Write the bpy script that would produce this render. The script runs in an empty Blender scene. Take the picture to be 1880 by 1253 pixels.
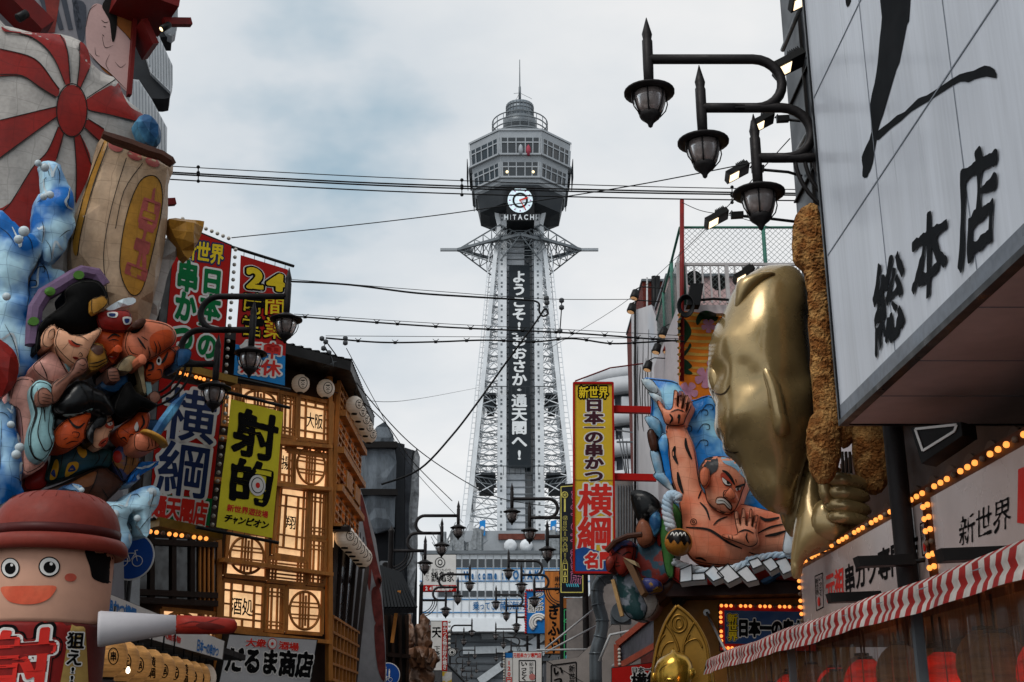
import bpy, math, random
import numpy as np
from mathutils import Vector, Matrix, noise
from mathutils.geometry import delaunay_2d_cdt
from mathutils.bvhtree import BVHTree
random.seed(7)
SC = bpy.context.scene
COL = SC.collection
R = math.radians
# ------------------------------------------------------------------ camera
F, CX, CY = 2200.0, 940.0, 626.5
PITCH = R(18)
EYE = Vector((0, 0, 1.6))
cam = bpy.data.objects.new('camera', bpy.data.cameras.new('camera'))
COL.objects.link(cam)
cam.location = EYE
cam.rotation_euler = (R(90) + PITCH, 0, 0)
cam.data.sensor_width = 36
cam.data.lens = 36 * F / 1880
cam.data.clip_end = 3000
SC.camera = cam
# ------------------------------------------------------------------ sky and light
SUN_EL, SUN_AZ = R(52), R(215)          # high behind thin cloud, over the left shoulder
w = bpy.data.worlds.new('World')
SC.world = w
w.use_nodes = True
nt = w.node_tree
bg = nt.nodes['Background']
sky = nt.nodes.new('ShaderNodeTexSky')
sky.sky_type = 'NISHITA'
sky.sun_disc = False
sky.sun_elevation = SUN_EL
sky.sun_rotation = SUN_AZ
tc = nt.nodes.new('ShaderNodeTexCoord')
sep = nt.nodes.new('ShaderNodeSeparateXYZ')
nt.links.new(tc.outputs['Generated'], sep.inputs[0])
def wm(op, a, b):
    n = nt.nodes.new('ShaderNodeMath'); n.operation = op
    for i, v in enumerate((a, b)):
        if hasattr(v, 'is_linked'): nt.links.new(v, n.inputs[i])
        else: n.inputs[i].default_value = v
    return n.outputs[0]
zc = wm('ADD', wm('MAXIMUM', sep.outputs[2], 0.0), 0.42)
cmb = nt.nodes.new('ShaderNodeCombineXYZ')
nt.links.new(wm('ADD', wm('DIVIDE', sep.outputs[0], zc), .035), cmb.inputs[0])
nt.links.new(wm('ADD', wm('MULTIPLY', wm('DIVIDE', sep.outputs[1], zc), 1.3), .269), cmb.inputs[1])
def wnoise(scale, det, w0, rough=.55):
    n = nt.nodes.new('ShaderNodeTexNoise'); n.noise_dimensions = '4D'
    n.inputs['Scale'].default_value = scale; n.inputs['Detail'].default_value = det
    n.inputs['Roughness'].default_value = rough; n.inputs['W'].default_value = w0
    nt.links.new(cmb.outputs[0], n.inputs['Vector'])
    return n.outputs[0]
CW = 1.0
mixf = wm('ADD', wm('MULTIPLY', wnoise(1.5, 6, CW, .48), .8), wm('MULTIPLY', wnoise(4.2, 5, CW + 3, .55), .2))
ramp = nt.nodes.new('ShaderNodeValToRGB')
e = ramp.color_ramp.elements
e[0].position = .41; e[0].color = (3.9, 5.25, 6.2, 1)
e[1].position = .60; e[1].color = (9.2, 9.2, 9.15, 1)
m_ = ramp.color_ramp.elements.new(.47); m_.color = (7.0, 7.5, 7.9, 1)
nt.links.new(mixf, ramp.inputs[0])
mx = nt.nodes.new('ShaderNodeMix'); mx.data_type = 'RGBA'
mx.inputs[0].default_value = .92
nt.links.new(sky.outputs[0], mx.inputs[6]); nt.links.new(ramp.outputs[0], mx.inputs[7])
# unseen sky behind the camera brightened to lift the light on the street
rear_boost = wm('MINIMUM', wm('MAXIMUM', wm('ADD', wm('MULTIPLY', sep.outputs[1], -.3), 1.15), .95), 1.4)
dm = nt.nodes.new('ShaderNodeVectorMath'); dm.operation = 'SCALE'
nt.links.new(mx.outputs[2], dm.inputs[0]); nt.links.new(rear_boost, dm.inputs['Scale'])
nt.links.new(dm.outputs[0], bg.inputs[0])
bg.inputs[1].default_value = .1
sun = bpy.data.objects.new('sun', bpy.data.lights.new('sun', 'SUN'))
COL.objects.link(sun)
sun.data.energy = 1.5
sun.data.angle = R(25)
sun.data.color = (1, .96, .9)
sd = Vector((math.sin(SUN_AZ) * math.cos(SUN_EL), math.cos(SUN_AZ) * math.cos(SUN_EL), math.sin(SUN_EL)))
sun.rotation_euler = sd.to_track_quat('Z', 'Y').to_euler()
vs = SC.view_settings
vs.view_transform = 'Standard'; vs.look = 'None'; vs.exposure = .08; vs.gamma = 1
# ------------------------------------------------------------------ pixels to places
SP, CP = math.sin(PITCH), math.cos(PITCH)
def ray(px, py):
    a, b = (px - CX) / F, (CY - py) / F
    return Vector((a, CP - b * SP, SP + b * CP))
def at(px, py, Y):
    d = ray(px, py)
    return EYE + d * (Y / d.y)
class Pl:
    """a plane in the place: a point and the direction it faces"""
    def __init__(s, o, n):
        s.o = Vector(o); s.n = Vector(n).normalized()
        s.e1 = Vector((0, 0, 1)).cross(s.n)
        s.e1 = s.e1.normalized() if s.e1.length > 1e-6 else Vector((1, 0, 0))
        s.e2 = s.n.cross(s.e1)
    def at(s, px, py, off=0):
        d = ray(px, py)
        return EYE + d * ((s.o + s.n * off - EYE).dot(s.n) / d.dot(s.n))
    def uv(s, p): q = p - s.o; return (q.dot(s.e1), q.dot(s.e2))
    def xyz(s, u, v, h=0): return s.o + s.e1 * u + s.e2 * v + s.n * h
    def moved(s, h): return Pl(s.o + s.n * h, s.n)
def facing(px, py, Y, nx=0., ny=-1.): return Pl(at(px, py, Y), (nx, ny, 0))
def Z(ox, oy, k):
    """reads points noted on an enlarged view"""
    return lambda *p: [(ox + x / k, oy + y / k) for x, y in p]
# ------------------------------------------------------------------ materials
def lin(h):
    h = h.lstrip('#'); c = [int(h[i:i + 2], 16) / 255 for i in (0, 2, 4)]
    return tuple(x / 12.92 if x <= .04045 else ((x + .055) / 1.055) ** 2.4 for x in c)
MATS = {}
def mat(name, col, rough=.6, metal=0., var=.25, scale=3., bump=0., bscale=30., emit=0., ecol=None, alpha=1., seams=0., col2=None, c2at=(.42, .62), stretch=None, trans=0., coat=0., spec=.16):
    if name in MATS: return MATS[name]
    if isinstance(col, str): col = lin(col)
    if isinstance(col2, str): col2 = lin(col2)
    m = bpy.data.materials.new(name); m.use_nodes = True
    t = m.node_tree; N = t.nodes; L = t.links
    b = N['Principled BSDF']
    tc = N.new('ShaderNodeTexCoord'); vec = tc.outputs['Object']
    if stretch:
        mp = N.new('ShaderNodeMapping'); mp.inputs['Scale'].default_value = stretch
        L.new(vec, mp.inputs[0]); vec = mp.outputs[0]
    def tex(sc, det=5):
        n = N.new('ShaderNodeTexNoise'); n.inputs['Scale'].default_value = sc; n.inputs['Detail'].default_value = det
        L.new(vec, n.inputs['Vector']); return n.outputs[0]
    def mixc(f, a, bb, mode='MIX'):
        n = N.new('ShaderNodeMix'); n.data_type = 'RGBA'; n.blend_type = mode
        for s, v in ((0, f), (6, a), (7, bb)):
            if hasattr(v, 'is_linked'): L.new(v, n.inputs[s])
            else: n.inputs[s].default_value = v if s == 0 else (*v[:3], 1)
        return n.outputs[2]
    def mr(v, a, bb, c, d):
        n = N.new('ShaderNodeMapRange'); L.new(v, n.inputs[0])
        for i, x in enumerate((a, bb, c, d)): n.inputs[i + 1].default_value = x
        return n.outputs[0]
    c = col
    if col2 is not None:
        c = mixc(mr(tex(scale * .6, 3), c2at[0], c2at[1], 0, 1), col, col2)
    n1 = tex(scale)
    dk = tuple(x * (1 - var) for x in (1, 1, 1)); lt = tuple(min(1, 1 + 0 * var) for x in (1, 1, 1))
    c = mixc(1.0, c, mixc(mr(n1, .35, .65, 0, 1), dk, lt), 'MULTIPLY')
    c = mixc(1.0, c, mixc(mr(tex(scale * 9, 3), .3, .6, 0, 1), tuple(1 - var * .5 for _ in range(3)), (1, 1, 1)), 'MULTIPLY')
    if seams:
        sp = N.new('ShaderNodeSeparateXYZ'); wv = N.new('ShaderNodeVectorMath'); wv.operation = 'ADD'
        nn = N.new('ShaderNodeTexNoise'); nn.inputs['Scale'].default_value = 1.3; L.new(vec, nn.inputs['Vector'])
        sc_ = N.new('ShaderNodeVectorMath'); sc_.operation = 'SCALE'; sc_.inputs['Scale'].default_value = seams * 1.6
        L.new(nn.outputs['Color'], sc_.inputs[0]); L.new(vec, wv.inputs[0]); L.new(sc_.outputs[0], wv.inputs[1]); L.new(wv.outputs[0], sp.inputs[0])
        def line(o):
            d = N.new('ShaderNodeMath'); d.operation = 'DIVIDE'; L.new(o, d.inputs[0]); d.inputs[1].default_value = seams
            f = N.new('ShaderNodeMath'); f.operation = 'FRACT'; L.new(d.outputs[0], f.inputs[0])
            k = N.new('ShaderNodeMath'); k.operation = 'LESS_THAN'; L.new(f.outputs[0], k.inputs[0]); k.inputs[1].default_value = .045
            return k.outputs[0]
        g = N.new('ShaderNodeMath'); g.operation = 'MAXIMUM'; L.new(line(sp.outputs[2]), g.inputs[0]); L.new(line(sp.outputs[0]), g.inputs[1])
        g2 = N.new('ShaderNodeMath'); g2.operation = 'MULTIPLY'; L.new(g.outputs[0], g2.inputs[0]); g2.inputs[1].default_value = .34
        c = mixc(g2.outputs[0], c, tuple(x * .35 for x in col))
    L.new(c, b.inputs['Base Color'])
    L.new(mr(tex(scale * 2), .3, .7, max(0, rough - .1), min(1, rough + .12)), b.inputs['Roughness'])
    b.inputs['Metallic'].default_value = metal
    b.inputs['Specular IOR Level'].default_value = .5 if rough < .3 else spec
    if coat: b.inputs['Coat Weight'].default_value = coat; b.inputs['Coat Roughness'].default_value = .12
    if trans: b.inputs['Transmission Weight'].default_value = trans
    if emit:
        b.inputs['Emission Strength'].default_value = emit
        L.new(c, b.inputs['Emission Color']) if ecol is None else None
        if ecol is not None: b.inputs['Emission Color'].default_value = (*(lin(ecol) if isinstance(ecol, str) else ecol), 1)
    if alpha < 1: b.inputs['Alpha'].default_value = alpha
    if bump:
        bp = N.new('ShaderNodeBump'); bp.inputs['Strength'].default_value = bump; bp.inputs['Distance'].default_value = .02
        L.new(tex(bscale, 4), bp.inputs['Height']); L.new(bp.outputs[0], b.inputs['Normal'])
    MATS[name] = m
    return m
# ------------------------------------------------------------------ mesh building
class MB:
    def __init__(s): s.v = []; s.f = []; s.m = []; s.s = []
    def add(s, vs, fs, mi=0, sm=False):
        o = len(s.v); s.v.extend(Vector(p) for p in vs)
        for f in fs: s.f.append(tuple(i + o for i in f)); s.m.append(mi); s.s.append(sm)
        return s
    def obox(s, o, u, v, w, mi=0):
        o, u, v, w = map(Vector, (o, u, v, w))
        p = [o, o + u, o + u + v, o + v, o + w, o + u + w, o + u + v + w, o + v + w]
        fs = [(0, 3, 2, 1), (4, 5, 6, 7), (0, 1, 5, 4), (1, 2, 6, 5), (2, 3, 7, 6), (3, 0, 4, 7)]
        if u.cross(v).dot(w) < 0: fs = [f[::-1] for f in fs]
        return s.add(p, fs, mi)
    def box(s, a, b, mi=0):
        return s.obox(a, (b[0] - a[0], 0, 0), (0, b[1] - a[1], 0), (0, 0, b[2] - a[2]), mi)
    def bar(s, a, b, wd, n=(0, -1, 0), dp=None, mi=0):
        """square bar from a to b, wd wide, dp deep along n"""
        a, b, n = Vector(a), Vector(b), Vector(n); d = b - a
        u = d.cross(n)
        if u.length < 1e-9: u = d.orthogonal()
        u.normalize(); nn = u.cross(d).normalized()
        if nn.dot(n) < 0: nn = -nn
        dp = wd if dp is None else dp
        return s.obox(a - u * wd / 2 - nn * dp / 2, d, u * wd, nn * dp, mi)
    def tube(s, pts, r, n=8, mi=0, cap=True, sm=True, closed=False):
        pts = [Vector(p) for p in pts]; k = len(pts)
        rs = r if isinstance(r, (list, tuple)) else [r] * k
        vs = []; prev = None
        for i, p in enumerate(pts):
            if closed: t = pts[(i + 1) % k] - pts[i - 1]
            else: t = pts[min(i + 1, k - 1)] - pts[max(i - 1, 0)]
            t.normalize()
            if prev is None: a = t.orthogonal().normalized()
            else:
                a = prev - t * prev.dot(t)
                a = a.normalized() if a.length > 1e-6 else t.orthogonal().normalized()
            prev = a; b = t.cross(a)
            for j in range(n):
                q = 2 * math.pi * j / n
                vs.append(p + (a * math.cos(q) + b * math.sin(q)) * rs[i])
        fs = []
        for i in range(k if closed else k - 1):
            i2 = (i + 1) % k
            for j in range(n): fs.append((i * n + j, i * n + (j + 1) % n, i2 * n + (j + 1) % n, i2 * n + j))
        s.add(vs, fs, mi, sm)
        if cap and not closed:
            o = len(s.v) - len(vs)
            s.f.append(tuple(o + j for j in range(n))[::-1]); s.m.append(mi); s.s.append(False)
            s.f.append(tuple(o + (k - 1) * n + j for j in range(n))); s.m.append(mi); s.s.append(False)
        return s
    def lathe(s, prof, c=(0, 0, 0), n=16, mi=0, sm=True, ax=None, rot=0.):
        c = Vector(c); ax = Vector(ax or (0, 0, 1)).normalized()
        a = ax.orthogonal().normalized() if abs(ax.z) < .99 else Vector((1, 0, 0)); b = ax.cross(a)
        vs = []; fs = []
        for r_, z_ in prof:
            for j in range(n):
                q = 2 * math.pi * j / n + rot
                vs.append(c + ax * z_ + (a * math.cos(q) + b * math.sin(q)) * r_)
        for i in range(len(prof) - 1):
            for j in range(n): fs.append((i * n + j, i * n + (j + 1) % n, (i + 1) * n + (j + 1) % n, (i + 1) * n + j))
        s.add(vs, fs, mi, sm)
        o = len(s.v) - len(vs); k = len(prof)
        for idx, rv in ((0, True), (k - 1, False)):
            if prof[idx][0] > 1e-6:
                f = tuple(o + idx * n + j for j in range(n))
                s.f.append(f[::-1] if rv else f); s.m.append(mi); s.s.append(False)
        return s
    def ball(s, c, r, n=12, mi=0, sz=1.):
        pr = [(r * math.sin(math.pi * i / n) + 1e-5, -r * sz * math.cos(math.pi * i / n)) for i in range(n + 1)]
        return s.lathe(pr, c, n + 4, mi)
    def prism(s, pts, vec, mi=0, holes=()):
        """a flat polygon given thickness along vec"""
        pts = [Vector(p) for p in pts]; vec = Vector(vec); n = len(pts)
        nrm = Vector((0, 0, 0))
        for i in range(n): nrm += pts[i].cross(pts[(i + 1) % n])
        if nrm.dot(vec) < 0: pts = pts[::-1]
        from mathutils.geometry import tessellate_polygon
        tri = tessellate_polygon([pts]); vs = pts + [p + vec for p in pts]
        fs = []
        for t in tri:
            nn = (pts[t[1]] - pts[t[0]]).cross(pts[t[2]] - pts[t[0]])
            if nn.dot(vec) < 0: t = t[::-1]
            fs.append(tuple(i + n for i in t)); fs.append(tuple(t[::-1]))
        for i in range(n): j = (i + 1) % n; fs.append((i, j, j + n, i + n))
        return s.add(vs, fs, mi)
    def build(s, name, mats, parent=None, local=False):
        me = bpy.data.meshes.new(name)
        o = bpy.data.objects.new(name, me)
        off = Vector((0, 0, 0))
        if parent is not None:
            o.parent = parent
            if not local: off = wloc(parent)
        elif not local and s.v:
            lo = [min(p[i] for p in s.v) for i in range(3)]; hi = [max(p[i] for p in s.v) for i in range(3)]
            off = Vector(((lo[0] + hi[0]) / 2, (lo[1] + hi[1]) / 2, lo[2])); o.location = off
        me.from_pydata([p - off for p in s.v], [], s.f)
        for m in (mats if isinstance(mats, (list, tuple)) else [mats]): me.materials.append(m)
        if s.f:
            me.polygons.foreach_set('material_index', s.m)
            me.polygons.foreach_set('use_smooth', s.s)
        me.update()
        COL.objects.link(o)
        return o
def wloc(o):
    p = o.location.copy()
    while o.parent: o = o.parent; p += o.location
    return p
def tag(o, label, cat, group=None):
    o['label'] = label; o['category'] = cat
    if group: o['group'] = group
    return o
def thing(name, label, cat, loc, group=None):
    o = bpy.data.objects.new(name, None); COL.objects.link(o); o.empty_display_size = .2
    o.location = Vector(loc)
    return tag(o, label, cat, group)
def structure(o): o['kind'] = 'structure'; return o
def copy_tree(o, parent=None):
    c = o.copy(); COL.objects.link(c)
    if parent is not None: c.parent = parent
    for ch in o.children: copy_tree(ch, c)
    return c
# ------------------------------------------------------------------ glyphs as smooth shapes
_G = {}
def glyph(ch, n=44):
    """signed distance to the outline of one character on an n x n grid"""
    if (ch, n) in _G: return _G[ch, n]
    cu = bpy.data.curves.new('glyph', 'FONT'); cu.body = ch; cu.resolution_u = 4
    ob = bpy.data.objects.new('glyph', cu); COL.objects.link(ob)
    bpy.context.view_layer.update()
    ev = ob.evaluated_get(bpy.context.evaluated_depsgraph_get()); me = ev.to_mesh()
    V = np.array([(v.co.x, v.co.y) for v in me.vertices]).reshape(-1, 2)
    cnt = {}
    for p in me.polygons:
        for k in p.edge_keys: cnt[k] = cnt.get(k, 0) + 1
    E = np.array([k for k, c in cnt.items() if c == 1]).reshape(-1, 2)
    ev.to_mesh_clear(); bpy.data.objects.remove(ob); bpy.data.curves.remove(cu)
    if not len(V): _G[ch, n] = None; return None
    lo, hi = V.min(0), V.max(0)
    g = np.linspace(-.2, 1.2, n)
    if ord(ch) > 0x2000: x0, y0, sc = .015, -.1, 1.0 / .97
    else: x0, y0, sc = (lo[0] + hi[0]) / 2 - .5, -.1, 1.0
    V = (V - (x0, y0)) * sc
    X, Yg = np.meshgrid(g, g)
    P = np.stack([X.ravel(), Yg.ravel()], 1)
    A, B = V[E[:, 0]], V[E[:, 1]]
    d2 = np.full(len(P), 1e9); ins = np.zeros(len(P), int)
    for a, b in zip(A, B):
        ab = b - a; t = np.clip(((P - a) @ ab) / max(ab @ ab, 1e-12), 0, 1)
        q = P - a - t[:, None] * ab
        d2 = np.minimum(d2, (q * q).sum(1))
        if a[1] != b[1]:
            c = (a[1] > P[:, 1]) != (b[1] > P[:, 1])
            xi = a[0] + (P[:, 1] - a[1]) * (b[0] - a[0]) / (b[1] - a[1])
            ins += (c & (P[:, 0] < xi))
    sd = np.sqrt(d2) * np.where(ins % 2 == 1, -1, 1)
    _G[ch, n] = (g, sd.reshape(n, n))
    return _G[ch, n]
def fill(g, S):
    """polygons covering the cells where S < 0"""
    n = len(g); out = []
    neg = S < 0
    c4 = neg[:-1, :-1].astype(int) + neg[:-1, 1:] + neg[1:, :-1] + neg[1:, 1:]
    for j in range(n - 1):
        i = 0
        row = c4[j]
        while i < n - 1:
            if row[i] == 0: i += 1; continue
            if row[i] == 4:
                k = i
                while k < n - 1 and row[k] == 4: k += 1
                out.append([(g[i], g[j]), (g[k], g[j]), (g[k], g[j + 1]), (g[i], g[j + 1])]); i = k; continue
            cs = [(i, j), (i + 1, j), (i + 1, j + 1), (i, j + 1)]; poly = []
            for k in range(4):
                a, b = cs[k], cs[(k + 1) % 4]; sa, sb = S[a[1], a[0]], S[b[1], b[0]]
                if sa < 0: poly.append((g[a[0]], g[a[1]]))
                if (sa < 0) != (sb < 0):
                    t = sa / (sa - sb); poly.append((g[a[0]] + t * (g[b[0]] - g[a[0]]), g[a[1]] + t * (g[b[1]] - g[a[1]])))
            if len(poly) > 2: out.append(poly)
            i += 1
    return out
def gpolys(ch, r, n=44, brush=0.):
    G = glyph(ch, n)
    if G is None: return []
    g, S = G; S = S - r
    if brush:
        S = S.copy(); k = ord(ch) % 97
        for j, y in enumerate(g):
            for i, x in enumerate(g): S[j, i] -= brush * noise.noise((x * 4 + k, y * 4, 0)) + brush * .6 * noise.noise((x * 13, y * 3 + k, 5))
    return fill(g, S)
def quad_fn(q, nrm):
    tl, tr, br, bl = q
    return lambda u, v, h=0: (tl * (1 - u) + tr * u) * (1 - v) + (bl * (1 - u) + br * u) * v + nrm * h
def letters(mb, text, fn, r=.03, eps=.004, vertical=False, n=44, mi=0, gap=0., brush=0., shear=0., adv=None, project=None, wide=1.):
    """lay text over the quad fn(u, v); cells are filled left to right or top to bottom"""
    k = len(text); ws = adv or [1] * k; tot = sum(ws); acc = 0
    for ch, wd in zip(text, ws):
        a0, a1 = acc / tot, (acc + wd) / tot; acc += wd
        if ch == ' ': continue
        pad = gap * (a1 - a0) / 2; a0 += pad; a1 -= pad
        for poly in gpolys(ch, r, n, brush):
            pts = []
            for x, y in poly:
                x = (x - .5) * wide + .5 + shear * (y - .5)
                if vertical: u, v = x, a0 + (1 - y) * (a1 - a0)
                else: u, v = a0 + x * (a1 - a0), 1 - y
                p = fn(u, v, eps)
                pts.append(project(p) if project else p)
            mb.add(pts, [tuple(range(len(pts)))[::-1]], mi)
    return mb
# ------------------------------------------------------------------ swelling reliefs and painted marks on them
def cat(pts, sub=5, closed=True):
    n = len(pts); out = []
    P = [Vector((p[0], p[1])) for p in pts]
    for i in range(n if closed else n - 1):
        p0 = P[i - 1] if closed or i > 0 else P[0]; p1 = P[i]; p2 = P[(i + 1) % n]
        p3 = P[(i + 2) % n] if closed or i + 2 < n else P[-1]
        for j in range(sub):
            t = j / sub
            out.append(.5 * ((2 * p1) + (p2 - p0) * t + (2 * p0 - 5 * p1 + 4 * p2 - p3) * t * t + (3 * p1 - p0 - 3 * p2 + p3) * t ** 3))
    if not closed: out.append(P[-1])
    return out
def inside(poly, x, y):
    c = False; n = len(poly); j = n - 1
    for i in range(n):
        yi, yj = poly[i][1], poly[j][1]
        if (yi > y) != (yj > y) and x < (poly[j][0] - poly[i][0]) * (y - yi) / (yj - yi) + poly[i][0]: c = not c
        j = i
    return c
def cdt(poly, cell, jit=.15):
    """triangles filling a 2D outline, with inner points about a cell apart"""
    xs = [p[0] for p in poly]; ys = [p[1] for p in poly]; n = len(poly)
    pa = np.array([(p[0], p[1]) for p in poly]); pb = np.roll(pa, -1, 0)
    inner = []
    y = min(ys) + cell * .5
    while y < max(ys):
        x = min(xs) + cell * .5
        while x < max(xs):
            q = np.array((x + random.uniform(-jit, jit) * cell, y + random.uniform(-jit, jit) * cell))
            if inside(poly, q[0], q[1]):
                ab = pb - pa; t = np.clip(((q - pa) * ab).sum(1) / np.maximum((ab * ab).sum(1), 1e-12), 0, 1)
                if (((q - pa - t[:, None] * ab) ** 2).sum(1)).min() > (cell * .35) ** 2: inner.append(Vector(q))
            x += cell
        y += cell
    r = delaunay_2d_cdt([Vector((p[0], p[1])) for p in poly] + inner, [], [list(range(n))], 1, 1e-6)
    return r[0], r[2]
def puff(pl, pts, k=.5, lift=0., back=.12, cell=.12, sub=4, sm=False, both=False, rough=0., hmax=None, rs=9., mi=0, rim=True, bumps=()):
    """swollen solid whose outline is pts (pixels) on plane pl"""
    pl = pl.moved(lift); lift = 0.
    out = [Vector(pl.uv(pl.at(*p))) for p in (cat(pts, sub) if sub > 1 else pts)]
    # even the outline
    ev = []
    for i, p in enumerate(out):
        if not ev or (p - ev[-1]).length > cell * .45: ev.append(p)
    if len(ev) > 3 and (ev[0] - ev[-1]).length < cell * .3: ev.pop()
    if sum(ev[i].x * ev[(i + 1) % len(ev)].y - ev[i].y * ev[(i + 1) % len(ev)].x for i in range(len(ev))) < 0: ev.reverse()
    V, Fc = cdt(ev, cell)
    xs = [p.x for p in ev]; ys = [p.y for p in ev]
    W, H = max(xs) - min(xs), max(ys) - min(ys)
    d = max(W, H) / 64; nx, ny = int(W / d) + 5, int(H / d) + 5
    x0, y0 = min(xs) - 2 * d, min(ys) - 2 * d
    M = np.array([[inside(ev, x0 + i * d, y0 + j * d) for i in range(nx)] for j in range(ny)], float)
    ph = np.zeros((ny, nx))
    for _ in range(500):
        ph = M * (.25 * (np.roll(ph, 1, 0) + np.roll(ph, -1, 0) + np.roll(ph, 1, 1) + np.roll(ph, -1, 1)) + d * d)
    def hgt(p):
        fx, fy = (p.x - x0) / d, (p.y - y0) / d; i, j = int(fx), int(fy); fx -= i; fy -= j
        i = min(max(i, 0), nx - 2); j = min(max(j, 0), ny - 2)
        v = ph[j, i] * (1 - fx) * (1 - fy) + ph[j, i + 1] * fx * (1 - fy) + ph[j + 1, i] * (1 - fx) * fy + ph[j + 1, i + 1] * fx * fy
        h = k * math.sqrt(max(v, 0))
        return hmax * math.tanh(h / hmax) if hmax else h
    nb = len(ev); top = []; bot = []
    BU = [(pl.uv(pl.at(bx, by)), br, ba) for bx, by, br, ba in bumps]
    for i, p in enumerate(V):
        on = i < nb
        h = 0 if on else hgt(p)
        hf = h
        for (bu, bv), br, ba in BU: hf += ba * math.exp(-((p.x - bu) ** 2 + (p.y - bv) ** 2) / br ** 2) * min(1, h / .2)
        q = pl.xyz(p.x, p.y, lift + hf)
        if rough: q += pl.n * rough * noise.noise(q * rs) + Vector((noise.noise(q * rs + Vector((9, 0, 0))), 0, noise.noise(q * rs + Vector((0, 9, 0))))) * rough * .8
        top.append(q)
        bot.append(pl.xyz(p.x, p.y, lift - (h if both else 0)))
    mb = MB()
    fs = []
    for f in Fc:
        a, b, c = (V[i] for i in f[:3])
        fs.append(tuple(f) if (b - a).cross(c - a) > 0 else tuple(f)[::-1])
    mb.add(top, fs, mi, sm)
    if both:
        mb.add(bot, [f[::-1] for f in fs], mi, sm)
    elif rim:
        e = top[:nb] + [pl.xyz(V[i].x, V[i].y, lift - back) for i in range(nb)]
        mb.add(e, [(i, i + nb, (i + 1) % nb + nb, (i + 1) % nb) for i in range(nb)], mi, False)
        mb.add([pl.xyz(p.x, p.y, lift - back) for p in V], [f[::-1] for f in fs], mi, False)
    mb.pl = pl; mb.lift = lift
    return mb
class Surf:
    """surfaces that paint can be laid on"""
    def __init__(s, *mbs):
        v = []; f = []
        for m in mbs:
            o = len(v); v += m.v; f += [tuple(i + o for i in q) for q in m.f]
        s.t = BVHTree.FromPolygons(v, f)
        s.pl = mbs[0].pl.moved(mbs[0].lift) if hasattr(mbs[0], 'pl') else None
    def hit(s, px, py, eps):
        d = ray(px, py).normalized()
        h = s.t.ray_cast(EYE, d)
        if h[0] is not None: return h[0] - d * eps
        if s.pl is not None:
            p = s.pl.at(px, py)
            q = s.t.find_nearest(p)
            return q[0] - d * eps
        return EYE + d * 15
def mark(mb, sf, pts, eps=.012, sub=4, cell=6., mi=0):
    """a painted patch, outline in pixels, lying on surface sf"""
    o = cat(pts, sub) if sub > 1 else [Vector(p) for p in pts]
    ev = []
    for p in o:
        if not ev or (p - ev[-1]).length > cell * .3: ev.append(p)
    if (ev[0] - ev[-1]).length < cell * .2 and len(ev) > 3: ev.pop()
    if sum(ev[i].x * ev[(i + 1) % len(ev)].y - ev[i].y * ev[(i + 1) % len(ev)].x for i in range(len(ev))) < 0: ev.reverse()
    V, Fc = cdt(ev, cell)
    P = [sf.hit(p.x, p.y, eps) for p in V]
    fs = []
    for f in Fc:
        a, b, c = (P[i] for i in f[:3])
        fs.append(tuple(f) if (b - a).cross(c - a).dot(EYE - a) > 0 else tuple(f)[::-1])
    return mb.add(P, fs, mi, True)
def ink(mb, sf, pts, wd=2.5, eps=.018, sub=5, taper=True, mi=0, closed=False):
    """a brushed line along pts (pixels)"""
    o = cat(pts, sub, closed) if sub > 1 else [Vector(p) for p in pts]
    if closed: o = o + [o[0]]
    n = len(o); L = []; Rr = []
    for i, p in enumerate(o):
        t = o[min(i + 1, n - 1)] - o[max(i - 1, 0)]
        if t.length < 1e-6: t = Vector((1, 0))
        t.normalize(); q = Vector((-t.y, t.x))
        k = (.35 + .65 * math.sin(math.pi * min(max(i / (n - 1), .03), .97))) if taper and not closed else 1
        a = p + q * wd * k / 2; b = p - q * wd * k / 2
        L.append(sf.hit(a.x, a.y, eps)); Rr.append(sf.hit(b.x, b.y, eps))
    return mb.add(L + Rr, [(i, i + 1, n + i + 1, n + i) for i in range(n - 1)], mi, True)
def disc_px(cx, cy, rx, ry=None, n=14, rot=0.):
    ry = ry or rx; c, s = math.cos(rot), math.sin(rot)
    return [(cx + rx * math.cos(t) * c - ry * math.sin(t) * s, cy + rx * math.cos(t) * s + ry * math.sin(t) * c) for t in (2 * math.pi * i / n for i in range(n))]
def wire(mb, a, b, sag=0., r=.008, n=14):
    a, b = Vector(a), Vector(b)
    return mb.tube([a.lerp(b, i / n) - Vector((0, 0, sag * 4 * (i / n) * (1 - i / n))) for i in range(n + 1)], r, 5)
def qpx(pl, pts, off=0): return [pl.at(x, y, off) for x, y in pts]
# ------------------------------------------------------------------ ground and road
asphalt = mat('asphalt', (.05, .05, .052), .85, var=.35, scale=.6, bump=.3)
g = MB().box((-400, -60, -.3), (400, 900, 0))
structure(g.build('ground', mat('ground', (.12, .115, .11), .9, var=.3, scale=.4)))
g = MB().box((-3.6, -20, .001), (2.6, 150, .006))
structure(g.build('road', asphalt))
for x0, x1 in ((-6.2, -3.6), (2.6, 4.0)):
    structure(MB().box((x0, -20, .001), (x1, 150, .12)).build('pavement', mat('paving', (.25, .24, .23), .85, var=.3, scale=1.5)))
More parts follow.
